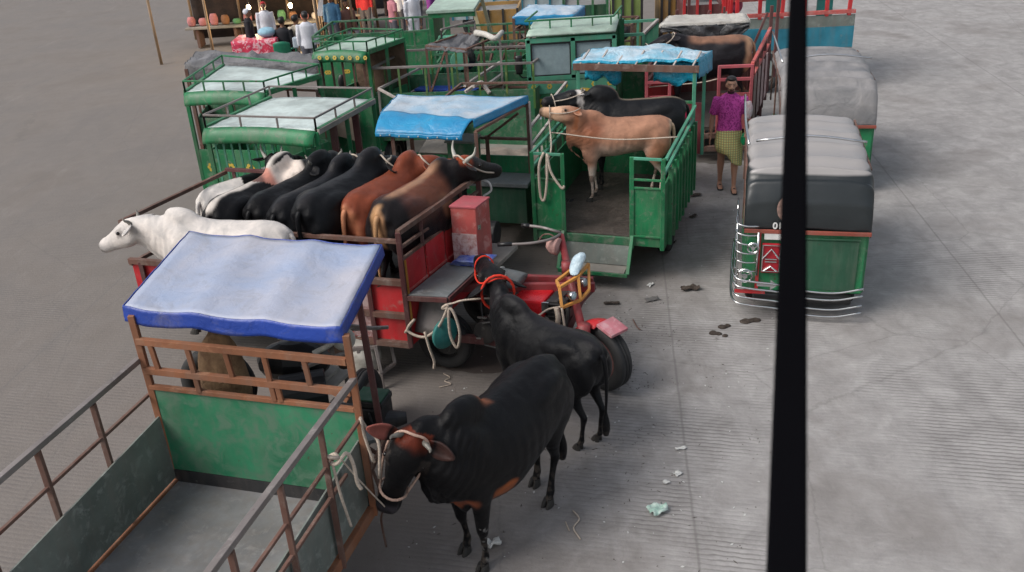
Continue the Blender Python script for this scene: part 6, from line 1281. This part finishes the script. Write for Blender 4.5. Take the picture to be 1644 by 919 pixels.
# ------------------------------------------------------------------ people
def skinmat(name, col):
    if name in MATS: return MATS[name]
    m, nt, n, l, p = nodes(name); at = n.new('ShaderNodeAttribute'); at.attribute_name = 'Col'; l.new(at.outputs[0], p.inputs['Base Color']); p.inputs['Roughness'].default_value = .5
    MATS[name] = m; return m
SKIN = skinmat('skin', None)
HAIR = plain('black_hair', (.010, .008, .007), .5)
def person(label, loc, yaw, hgt=1.68, shirt=None, lower=None, lungi=None, pose='stand', group=None, armL=None, armR=None, stride=.0, vox=.02, skin=(.20, .095, .055), beard=False, cap=None, short=True):
    """local +X forward, +Y its left; sized for 1.70 m."""
    root = thing('person', label, 'person', loc, group); s = hgt/1.70; root.rotation_euler = (0, 0, math.radians(yaw)); root.scale = (s, s, s)
    X = Vector((1, 0, 0)); Y = Vector((0, 1, 0)); Z = Vector((0, 0, 1))
    sit = pose == 'sit'; dz = -.42 if sit else 0
    g = MB()
    g.loft([((0, 0, .86+dz), .15, .10, Y, X), ((0, 0, .95+dz), .165, .11, Y, X), ((.0, 0, 1.08+dz), .14, .10, Y, X), ((.0, 0, 1.25+dz), .165, .115, Y, X), ((-.01, 0, 1.37+dz), .175, .10, Y, X), ((-.01, 0, 1.435+dz), .10, .075, Y, X), ((.0, 0, 1.47+dz), .055, .058, Y, X), ((.012, 0, 1.54+dz), .052, .056, Y, X)], 18, 4)
    hc = Vector((.025, 0, 1.60+dz))
    g.ell(hc+Vector((-.01, 0, .015)), (.095, .075, .10)); g.ell(hc+Vector((.025, 0, -.045)), (.065, .055, .065)); g.ell(hc+Vector((.095, 0, -.022)), (.018, .013, .025)); g.ell(hc+Vector((.08, 0, -.07)), (.018, .026, .012))
    for sd in (1, -1): g.ell(hc+Vector((0, sd*.077, -.01)), (.018, .010, .028))
    def arm(sd, P):
        P = P or [(0, sd*.185, 1.39), (-.01, sd*.225, 1.12), (.03, sd*.235, .88)]
        P = [Vector(p)+Vector((0, 0, dz)) for p in P]
        fwd = (P[2]-P[1]).normalized(); ring = []
        sh, el, wr = P
        u1 = (el-sh).normalized(); u2 = (wr-el).normalized(); a1 = u1.cross(X if abs(u1.x) < .9 else Z).normalized(); b1 = a1.cross(u1); a2 = u2.cross(X if abs(u2.x) < .9 else Z).normalized(); b2 = a2.cross(u2)
        g.loft([(sh, .055, .055, a1, b1), (sh.lerp(el, .3), .047, .050, a1, b1), (el-u1*.03, .037, .037, a1, b1), (el+u2*.04, .037, .040, a2, b2), (el.lerp(wr, .45), .034, .034, a2, b2), (wr, .022, .026, a2, b2), (wr+u2*.05, .020, .038, a2, b2), (wr+u2*.09, .014, .037, a2, b2)], 12, 4)
        hand = MB(); pal = wr+u2*.085
        for k in range(4):
            c = pal+b2*((k-1.5)*.019); L = (.068, .078, .074, .058)[k]; cur = a2*(-sd*.0)
            hand.tube([c-u2*.01, c+u2*L*.45, c+u2*L*.8+X*.012-Z*0, c+u2*L*.95+X*.026], [.0095, .009, .0085, .006], 7, 3)
        tb = wr+u2*.03+b2*.03; hand.tube([tb, tb+b2*.022+u2*.025, tb+b2*.028+u2*.055, tb+b2*.026+u2*.07], [.013, .011, .010, .007], 7, 3)
        return P, hand
    PL, hL = arm(1, armL); PR, hR = arm(-1, armR)
    st = stride
    def leg(sd, o):
        if sit: pts = [(0, sd*.09, .90+dz, .085, .085), (.18, sd*.10, .92+dz, .08, .08), (.40, sd*.11, .90+dz, .058, .058), (.43, sd*.11, .80+dz, .055, .055), (.42, sd*.11, .62+dz, .055, .048), (.40, sd*.11, .50+dz, .034, .034)]
        else: pts = [(0, sd*.09, .90, .095, .095), (o*.25, sd*.095, .72, .082, .082), (o*.55+.01, sd*.095, .50, .056, .056), (o*.7+.0, sd*.095, .38, .055, .055), (o*.9, sd*.095, .22, .040, .040), (o, sd*.095, .085, .032, .032)]
        g.loft([((x, y, z), rx, ry, X, Y) for x, y, z, rx, ry in pts], 12, 4)
        ex, ey, ez = pts[-1][:3]; g.loft([((ex-.045, ey, ez-.045), .03, .028, Y, Z), ((ex+.0, ey, ez-.035), .036, .042, Y, Z), ((ex+.09, ey, ez-.052), .042, .025, Y, Z), ((ex+.16, ey, ez-.06), .036, .015, Y, Z), ((ex+.185, ey, ez-.062), .02, .009, Y, Z)], 12, 4)
        return pts
    lL, lR = leg(1, st), leg(-1, -st)
    V, F_ = remesh(g, min(vox, .02)*.6/s if vox < .02 else .018, 4, .5); bb = MB(); bb.add(V, F_); bb.v += []; bb.add(hL.v, hL.f); bb.add(hR.v, hR.f)
    me = bb.mesh('body'); me.materials.append(SKIN); me.polygons.foreach_set('use_smooth', [True]*len(me.polygons))
    def fn(co, e=False):
        c = skin; p = Vector(co)-hc
        if p.z > -.13 and abs(p.y) < .1:
            if p.x > .05:
                if abs(abs(p.y)-.032) < .014 and abs(p.z-.005) < .008: c = (.02, .015, .012)
                if abs(abs(p.y)-.033) < .022 and abs(p.z-.027) < .007: c = (.02, .015, .012)
                if abs(p.y) < .026 and abs(p.z+.068) < .008: c = (.16, .05, .04)
            if beard and p.x > .0 and (-.13 < p.z < -.075 or (abs(p.z+.052) < .008 and abs(p.y) < .035 and p.x > .05) or (p.z < -.03 and abs(p.y) > .045)): c = (.02, .014, .011)
        return c
    vcol(me, fn); o = bpy.data.objects.new('body', me); COL.objects.link(o); o.parent = root
    def ch(mb, nm, mat, rem=0):
        if rem: V, F2 = remesh(mb, rem, 2, .4); mb = MB().add(V, F2)
        m_ = mb.mesh(nm); m_.materials.append(mat); m_.polygons.foreach_set('use_smooth', [True]*len(m_.polygons)); c = bpy.data.objects.new(nm, m_); COL.objects.link(c); c.parent = root; return c
    h = MB(); h.ell(hc+Vector((-.040, 0, .038)), (.092, .086, .088)); h.ell(hc+Vector((.005, 0, .090)), (.078, .072, .038)); ch(h, 'hair', cap or HAIR)
    t = MB(); e = .016
    t.loft([((0, 0, .84+dz), .185, .135, Y, X), ((0, 0, .95+dz), .185, .135, Y, X), ((0, 0, 1.08+dz), .168, .128, Y, X), ((0, 0, 1.25+dz), .185, .132, Y, X), ((-.01, 0, 1.375+dz), .192, .115, Y, X), ((-.01, 0, 1.44+dz), .12, .088, Y, X), ((-.005, 0, 1.475+dz), .072, .070, Y, X)], 20, 4)
    for P in (PL, PR):
        sh, el, wr = P; u = (el-sh).normalized(); a = u.cross(X if abs(u.x) < .9 else Z).normalized(); b = a.cross(u)
        rings = [(sh-u*.02, .07, .07, a, b), (sh.lerp(el, .3), .066, .068, a, b), (sh.lerp(el, .78), .062, .064, a, b), (sh.lerp(el, .85), .058, .06, a, b)]
        if not short:
            u2 = (wr-el).normalized(); a2 = u2.cross(X if abs(u2.x) < .9 else Z).normalized(); b2 = a2.cross(u2)
            rings = rings[:3]+[(el, .055, .055, a2, b2), (el.lerp(wr, .5), .048, .05, a2, b2), (el.lerp(wr, .9), .038, .04, a2, b2)]
        t.loft(rings, 14, 4)
    if shirt: ch(t, 'shirt', shirt, .014)
    if lungi:
        q = MB(); q.loft([((0, 0, 1.0), .165, .125, Y, X), ((0, 0, .92), .185, .14, Y, X), ((.01, 0, .80), .20, .165, Y, X), ((.02, .0, .68), .20, .185, Y, X), ((.03, .02, .60), .18, .185, Y, X)], 26, 5)
        for v in range(len(q.v)):
            p = Vector(q.v[v]); a = math.atan2(p.y, p.x); f = 1+.05*math.sin(a*7+p.z*6)*sm(.95, .6, p.z); dzz = (-.22 if 0 < p.y else .02)*sm(.74, .60, p.z)*(.5+.5*math.sin(a)); q.v[v] = (p.x*f, p.y*f, p.z+dzz)
        ch(q, 'lungi', lungi)
    elif lower:
        q = MB()
        for pts in (lL, lR): q.loft([((x, y, z), rx+.018, ry+.018, X, Y) for x, y, z, rx, ry in pts], 14, 4)
        q.loft([((0, 0, .84+dz), .17, .125, Y, X), ((0, 0, .92+dz), .178, .13, Y, X), ((0, 0, 1.0+dz), .16, .12, Y, X)], 16, 3); ch(q, 'trousers', lower, .016)
    if not sit:
        for pts in (lL, lR):
            ex, ey, ez = pts[-1][:3]; sl_ = MB(); sl_.loft([((ex-.06, ey, .012), .035, .011, Y, Z), ((ex+.05, ey, .012), .045, .012, Y, Z), ((ex+.17, ey, .012), .045, .011, Y, Z), ((ex+.20, ey, .014), .025, .008, Y, Z)], 12, 4); sl_.tube([(ex+.09, ey-.04, .015), (ex+.08, ey, .065), (ex+.09, ey+.04, .015)], .009, 6, 4); ch(sl_, 'sandal', BLACKP)
    return root, hc
MAG = cloth('magenta_print_cotton', (.62, .09, .40), (.50, .06, .30), sc=6, rough=.85, wr=.8, pattern='blotch', psc=26, pc=(.30, .03, .19))
LUN = cloth('yellow_check_cotton', (.62, .55, .22), (.52, .50, .22), sc=6, rough=.85, wr=.8, pattern='check', psc=9, pc=((.10, .26, .14), (.36, .20, .08)))
mloc = W(1166, 303, 0)
mp, mh = person('bearded man walking towards the camera in a magenta shirt and hitched yellow checked lungi', mloc, -98, 1.66, MAG, None, LUN, 'stand', None, armL=[(0, .185, 1.39), (-.03, .25, 1.13), (.14, .22, 1.0)], armR=[(0, -.185, 1.39), (-.03, -.25, 1.12), (.02, -.27, .87)], stride=.10, vox=.017, beard=True, skin=(.42, .22, .145))
bg = world_pt(mp, (.20, .24, .90)); m = MB(); m.loft([(bg+Vector((0, 0, -.14)), .07, .04, Vector((1, 0, 0)), Vector((0, 1, 0))), (bg+Vector((0, 0, -.08)), .09, .05, Vector((1, 0, 0)), Vector((0, 1, 0))), (bg, .08, .045, Vector((1, 0, 0)), Vector((0, 1, 0))), (bg+Vector((0, 0, .05)), .03, .03, Vector((1, 0, 0)), Vector((0, 1, 0)))], 14, 4)
o = m.build('pouch', cloth('bright_green_plastic', (.01, .24, .09), sc=12, rough=.4, wr=.7), None, 0, True); recenter(o); tag(o, "small bright green plastic pouch in the walking man's left hand", 'bag')
tw = world_pt(mp, (.03, .235, 1.33)); m = MB(); m.loft([(tw+Vector((0, -.03, .03)), .05, .055, Vector((1, 0, 0)), Vector((0, 1, 0))), (tw+Vector((.02, -.03, -.08)), .06, .06, Vector((1, 0, 0)), Vector((0, 1, 0))), (tw+Vector((.02, -.03, -.22)), .035, .04, Vector((1, 0, 0)), Vector((0, 1, 0)))], 12, 4)
o = m.build('hand_towel', cloth('white_red_gamcha', (.62, .60, .60), (.5, .3, .33), sc=30, wr=.8), None, 0, True); recenter(o); tag(o, "white patterned cloth over the walking man's left upper arm", 'towel')

WHS = cloth('white_cotton', (.66, .67, .72), (.55, .56, .62), sc=4, wr=.7); BLS = cloth('blue_cotton', (.06, .16, .28), (.04, .12, .22), sc=4, wr=.7); PKS = cloth('pink_cotton', (.5, .2, .24), sc=4, wr=.7)
GRT = cloth('grey_trousers', (.10, .10, .12), (.07, .07, .09), sc=4); CRS = cloth('cream_cotton', (.55, .48, .38), sc=4); BKS = cloth('black_cotton', (.015, .015, .02), sc=4); RDS = cloth('red_cotton', (.45, .03, .04), sc=4); PUS = cloth('purple_cotton', (.22, .04, .24), sc=4)
def pp(label, px, py, Y, yaw, sh, lo, **k):     # px, py: top of the head in the photograph
    h = WY(px, py, Y); return person(label, (h.x, h.y, 0), yaw, min(1.78, max(1.45, h.z)) if k.get('pose') != 'sit' else 1.65, sh, lo, None, group='people at the market stalls', vox=.02, short=k.pop('short', False), **k)
pp('man in white shirt and grey trousers standing with his back turned before the stall', 488, 20, 21.6, 100, WHS, GRT)
pp('man in blue shirt standing in the shade of the stall awning', 532, 17, 24.8, -100, BLS, GRT)
pp('small figure in pink shirt walking behind the long green truck', 630, 14, 24.6, 30, PKS, GRT, short=True)
pp('man in loose white clothes, nearest of the group on the open road far back', 661, 11, 24.6, -60, WHS, WHS)
pp('bulky figure in white shirt carrying a load, behind the pink shirted one', 640, 5, 26.2, 60, WHS, GRT)
pp('figure in white and grey at the back of the road group', 668, -2, 27.4, -90, WHS, GRT)
pp('figure in purple at the right end of the road group', 691, 1, 25.6, 180, PUS, BKS)
pp('seated man in black at the food stall, beside the green chair', 452, 38, 23.0, 80, BKS, BKS, pose='sit')
pp('seated man in cream shirt next to the standing white shirted man', 474, 36, 23.2, 60, CRS, GRT, pose='sit')
pp('figure with red headscarf and pale dress behind the food table', 425, 26, 24.2, -80, WHS, GRT, cap=RDS)
pp('man in white cap at the far left of the food table', 399, 38, 23.2, 10, BKS, BKS, cap=WHS)
pp('figure in brown crouched under the awning by the blue shirted man', 556, 28, 25.2, -60, cloth('brown_cotton', (.2, .1, .08)), GRT, pose='sit')
pp('figure in red top deep inside the stall', 585, 8, 26.8, -90, RDS, GRT)

# ------------------------------------------------------------------ market stalls
def stall(label, x0, x1, Y, zt=2.35, dep=3.0, aw=TARPW, wall=BKS, seed=1):
    root = thing('market_stall', label, 'stall', ((x0+x1)/2, Y+dep/2, 0))
    tarp('awning', [Vector((x0, Y-.5, zt-.15)), Vector((x1, Y-.5, zt-.1)), Vector((x1, Y+dep, zt+.35)), Vector((x0, Y+dep, zt+.35))], aw, root, sag=.12, drop=.18, amp=.08, seed=seed, ribs=3, skirt=(1.2, .6, 0, .6))
    MB().grid(lambda u, v: Vector((x0+(x1-x0)*u, Y+dep-.05+.05*mnoise.noise((u*20, v*2, seed)), .0+(zt+.3)*v)), 20, 4, .03).build('back_cloth', wall, root, 0, True)
    for x in (x0, x0+(x1-x0)*.33, x0+(x1-x0)*.66, x1):
        a = random.uniform(-.12, .12)
        for y in (Y-.45, Y+dep-.2): MB().cyl((x, y, 0), (x+a, y, zt-.05+(0 if y < Y else .3)), .04, .032, 8).build('bamboo_pole', paint('bamboo', (.30, .20, .12), wear=.4, rust=.3, rough=.7), root, 0, True)
    MB().box(((x0+x1)/2, Y+1.6, .55), ((x1-x0)*.9, .6, .06)).build('counter', PLANK, root, .01)
    for k in range(4): MB().box((x0+(x1-x0)*(.12+.25*k), Y+1.6, .27), (.07, .5, .5)).build('counter_leg', RUST, root)
    return root
DK = cloth('dark_brown_cloth', (.045, .028, .022), (.02, .014, .012), sc=3, wr=.6)
s1 = stall('open food stall with off-white awning and bamboo poles, at the top left', WY(396, 60, 25).x-2.2, WY(520, 60, 25).x, 25.0, wall=DK, seed=3)
s2 = stall('darker stall with a pale cloth strip hanging, right of the food stall', WY(522, 60, 25.5).x, WY(575, 60, 25.5).x, 25.6, aw=TARPW, wall=DK, seed=8)
s3 = stall('small far stall with red goods behind the road group', WY(582, 60, 28).x, WY(665, 60, 28).x, 28.4, aw=cloth('rosy_awning', (.45, .28, .26), sc=3), wall=GRT, seed=14)
MB().slab([WY(512, -5, 25.0), WY(519, -5, 25.0), WY(518, 26, 25.0), WY(509, 26, 25.0)], .01).build('hanging_cloth_strip', WHS, s2)
# goods on the counters and bare bulbs
rnd = random.Random(5)
for s_, x0, x1, Y in ((s1, WY(396, 60, 25).x-2, WY(518, 60, 25).x, 26.55), (s2, WY(524, 60, 25.5).x, WY(573, 60, 25.5).x, 27.1), (s3, WY(585, 60, 28).x, WY(662, 60, 28).x, 29.9)):
    for k in range(int((x1-x0)*3.2)):
        x = x0+(k+.5)/3.2; h = rnd.uniform(.12, .3); c = rnd.choice([(.45, .05, .04), (.5, .35, .08), (.55, .5, .45), (.1, .25, .12), (.25, .12, .06), (.5, .2, .2)])
        m = MB(); m.loft([((x, Y, .60), .10, .10, (1, 0, 0), (0, 1, 0)), ((x, Y, .60+h*.6), .12, .11, (1, 0, 0), (0, 1, 0)), ((x, Y, .60+h), .08, .08, (1, 0, 0), (0, 1, 0))], 10, 3)
        m.build('goods', cloth('goods_%d' % (int(c[0]*100)), c, sc=9), s_, 0, True)
for px, py, Y in ((399, 12, 24.8), (466, 9, 25.2), (557, 16, 25.4)):
    c = WY(px, py, Y); root = thing('light_bulb', ('bare lit bulb at the far left of the food stall', 'bare lit bulb under the middle of the food stall awning', 'lit bulb near the blue shirted man')[(399, 466, 557).index(px)], 'lamp', c-Vector((0, 0, .07)))
    MB().ell(c, (.055, .055, .07)).build('bulb', plain('warm_bulb', (1, .8, .5), .3, 0, (1, .72, .40, 22)), root, 0, True); MB().cyl(c+Vector((0, 0, .06)), c+Vector((0, 0, .13)), .025).build('socket', BLACKP, root); MB().tube([c+Vector((0, 0, .12)), c+Vector((.02, .05, .5))], .006, 5).build('wire', BLACKP, root)
    pl = bpy.data.lights.new('bulb_light', 'POINT'); pl.energy = 45; pl.color = (1, .75, .45); pl.shadow_soft_size = .08; lo = bpy.data.objects.new('bulb_light', pl); COL.objects.link(lo); lo.parent = root; lo.location = (0, -.0, -.10)
# table with red and pink cloth
ta = thing('stall_table', 'table draped with a red and pink printed cloth before the food stall', 'table', WY(418, 60, 22.8).to_2d().to_3d())
x0, x1 = WY(396, 60, 22.8).x-.35, WY(443, 60, 22.8).x
MB().box(((x0+x1)/2, 23.1, .78), (x1-x0, .75, .04)).build('tabletop', PLANK, ta)
RPC = cloth('red_pink_print', (.62, .05, .08), (.55, .04, .10), sc=3, rough=.5, wr=.5, pattern='blotch', psc=7, pc=(.68, .38, .42))
MB().grid(lambda u, v: Vector((x0-.02+(x1-x0+.04)*u, 22.70+.02*math.sin(u*30)*v, .81-.60*v)), 24, 6, .01).build('tablecloth', RPC, ta, 0, True)
MB().slab([(x0, 22.71, .81), (x1, 22.71, .81), (x1, 23.48, .81), (x0, 23.48, .81)], .01).build('tablecloth_top', RPC, ta)
MB().grid(lambda u, v: Vector((x1+.02, 22.7+.78*u, .81-.55*v)), 8, 5, .01).build('tablecloth_side', RPC, ta)
for x in (x0+.05, x1-.05):
    for y in (22.78, 23.42): MB().bar((x, y, 0), (x, y, .76), .05).build('leg', RUST, ta)
o = MB().ell((x1-.25, 23.0, .93), (.22, .2, .12)).build('plastic_bag', cloth('light_blue_bag', (.3, .5, .62), sc=8, wr=.8), None, 0, True); recenter(o); tag(o, 'light blue plastic bag lying on the red cloth table', 'bag')
# green plastic chair
gc = WY(458, 80, 22.4); cx_, cy_ = gc.x, 22.4; GP = plain('green_plastic', (.01, .16, .09), .35)
ch_ = thing('plastic_chair', 'dark green plastic chair seen from behind at the food stall', 'chair', (cx_, cy_, 0))
MB().box((cx_, cy_, .42), (.44, .44, .03)).build('seat', GP, ch_, .01)
MB().grid(lambda u, v: Vector((cx_-.20+.40*u-.0, cy_-.22-.10*v+.05*math.sin(PI*u)*-1, .44+.42*v-.05*abs(2*u-1)**3*v)), 10, 6, .02).build('backrest', GP, ch_, 0, True)
for dx in (-.19, .19):
    for dy in (-.19, .19): MB().bar((cx_+dx, cy_+dy, .42), (cx_+dx*1.15, cy_+dy*1.15, 0), .04).build('leg', GP, ch_)
    MB().tube([(cx_+dx*1.1, cy_-.24, .66), (cx_+dx*1.25, cy_, .64), (cx_+dx*1.15, cy_+.18, .60), (cx_+dx*1.05, cy_+.2, .42)], .022, 7, 3).build('armrest', GP, ch_, 0, True)
tbx = WY(481, 68, 21.9); o = MB().box((tbx.x, 21.9, tbx.z), (.3, .16, .24)).build('shopping_bag', cloth('pale_blue_grey_bag', (.38, .44, .50), sc=6, wr=.6), None, .03); recenter(o); tag(o, 'pale grey-blue bag hanging beside the white shirted man', 'bag')

# ------------------------------------------------------------------ litter on the road
def scrap(px, py, L, Wd, ang, mat, label, name='paper_scrap', cat='litter', h=.01, curl=.012):
    if cat == 'rag': L *= .8; Wd *= .75
    c = W(px, py, 0); ca, sa = math.cos(ang), math.sin(ang); sd_ = random.random()*99
    def f(u, v):
        x, y = (u-.5)*L*(1+.25*mnoise.noise((v*4, sd_, 0))), (v-.5)*Wd*(1+.3*mnoise.noise((u*4, sd_, 5))); return Vector((c.x+x*ca-y*sa, c.y+x*sa+y*ca, h+curl*(1+mnoise.noise((u*3+sd_, v*3, 0))*1.6)))
    o = MB().grid(f, 8, 8, .003).build(name, mat, None, 0, True); recenter(o); o.location.z = max(.004, o.location.z-.006); tag(o, label, cat, None); return o
PAP = cloth('white_paper', (.58, .58, .56), (.45, .45, .43), sc=20); GPL = cloth('pale_green_plastic', (.30, .48, .40), (.5, .58, .54), sc=18, rough=.3)
DUNG = paint('dark_dung', (.035, .022, .015), wear=.6, rust=.4, rough=.8, bump=1.0, scale=3)
scrap(793, 876, .11, .08, .3, PAP, 'crumpled white paper on the road near the nearest bull front hooves', curl=.03)
scrap(1093, 722, .10, .03, .1, PAP, 'small white strip of paper on the middle of the road')
scrap(1088, 762, .07, .06, .6, PAP, 'square scrap of white paper below the white strip')
scrap(1070, 776, .06, .04, .2, PAP, 'tiny white paper scrap left of the square one')
scrap(1056, 822, .15, .12, .4, GPL, 'crumpled pale green plastic wrapper on the road', 'plastic_wrapper', curl=.03)
scrap(1044, 459, .10, .05, .9, PAP, 'whitish scrap of paper right of the red truck lamp frame')
scrap(1047, 482, .16, .09, .2, cloth('grey_cardboard', (.13, .125, .12)), 'flat grey cardboard piece on the road right of the lamp frame', 'cardboard_scrap')
scrap(1108, 466, .26, .13, .1, DUNG, 'dark torn rag lying on the road right of the cardboard piece', 'dark_rag', 'rag', curl=.03)
scrap(982, 489, .22, .07, -.1, DUNG, 'dark strip of rag on the road beside the amber lamp frame', 'dark_rag', 'rag', curl=.02)
scrap(1117, 315, .22, .12, .2, DUNG, "dark rag on the road at the walking man's feet, left side", 'dark_rag', 'rag', curl=.02)
scrap(1113, 349, .14, .09, .7, DUNG, 'small dark rag near the green truck rear wheel', 'dark_rag', 'rag', curl=.02)
scrap(1080, 392, .12, .06, .7, DUNG, 'dark crumb of rag just behind the green truck wheel', 'dark_rag', 'rag', curl=.02)
def dung(blobs, label):
    m = MB()
    for px, py, r in blobs: c = W(px, py, 0); m.ell((c.x, c.y, .004), (r, r*.8, .022), nu=16, nv=8)
    V, F_ = remesh(m, .010, 2, .4); mm = MB().add(V, F_)
    o = mm.build('dung_pat', DUNG, None, 0, True)
    for v in o.data.vertices: v.co.z = max(v.co.z, 0.0)+.010*mnoise.noise(v.co*30)*(v.co.z > .004)
    recenter(o); tag(o, label, 'dung')
dung([(1145, 536, .05), (1154, 537, .04)], 'dark dung pat left of the brown one, middle of the road')
dung([(1160, 526, .055), (1168, 524, .04)], 'brown dung pat between the two darker ones')
dung([(1164, 540, .035)], 'smallest dark dung lump below the brown pat')
dung([(1197, 517, .07), (1214, 515, .055), (1205, 516, .05)], 'wide dung pat just behind the black hooded auto-rickshaw')
rope('straw_stalk', [W(920, 820, .01), W(930, 833, .02), W(921, 848, .01), W(932, 866, .01)], .006, ROPE, 'curved pale straw stalk lying on the road right of the nearest bull', 'straw')
rope('straw_stalk', [W(908, 838, .01), W(914, 852, .01)], .005, ROPE, 'short dark straw piece near the curved stalk', 'straw')
rope('cord_scrap', [W(712, 600, .01), W(722, 606, .015), W(714, 612, .01), W(724, 617, .01), W(705, 622, .01)], .005, ROPE, 'tangled pale cord on the ground left of the nearest bull', 'cord')
rope('twig', [W(1016, 513, .01), W(1022, 524, .02), W(1028, 530, .01)], .007, RUST, 'dark twig on the road right of the front wheel', 'twig')
# countless crumbs of straw, grit and trodden dirt
rnd = random.Random(3); m = MB()
for k in range(1500):
    px, py = rnd.uniform(560, 1290), 919-(rnd.random()**.8)*640; c = W(px, py, 0)
    if rnd.random() < .45: c = W(rnd.gauss(1005, 45), rnd.gauss(590, 100), 0)
    if mnoise.noise(c*1.7) < -.05: continue
    a = rnd.random()*PI; L = rnd.choice((.004, .006, .01, .02))*rnd.uniform(.6, 1.5); w_ = rnd.uniform(.002, .007); d = Vector((math.cos(a), math.sin(a), 0)); e = Vector((-d.y, d.x, 0)); h = rnd.uniform(.003, .008)
    m.add([c+d*L, c+e*w_, c-d*L, c-e*w_, c+Vector((0, 0, h))], [(0, 1, 4), (1, 2, 4), (2, 3, 4), (3, 0, 4)])
o = m.build('trodden_grit', paint('grit', (.06, .05, .043), wear=1.0, rust=.4, rough=.9, scale=8, wearcol=(.3, .27, .24))); o['kind'] = 'stuff'; o['label'] = 'dark crumbs of straw and dirt scattered over the concrete'; o['category'] = 'grit'
m = MB()
for k in range(170):
    px, py = rnd.uniform(640, 1280), 919-(rnd.random()**.8)*600; c = W(px, py, 0); a = rnd.random()*PI; L = rnd.choice((.006, .012, .018)); w_ = rnd.uniform(.004, .010); d = Vector((math.cos(a), math.sin(a), 0)); e = Vector((-d.y, d.x, 0))
    m.add([c+d*L+Vector((0, 0, .006)), c+e*w_+Vector((0, 0, .008)), c-d*L+Vector((0, 0, .006)), c-e*w_+Vector((0, 0, .006))], [(0, 1, 2, 3)])
o = m.build('pale_chaff', PAP); o['kind'] = 'stuff'; o['label'] = 'pale flecks of chaff and paper over the concrete'; o['category'] = 'chaff'
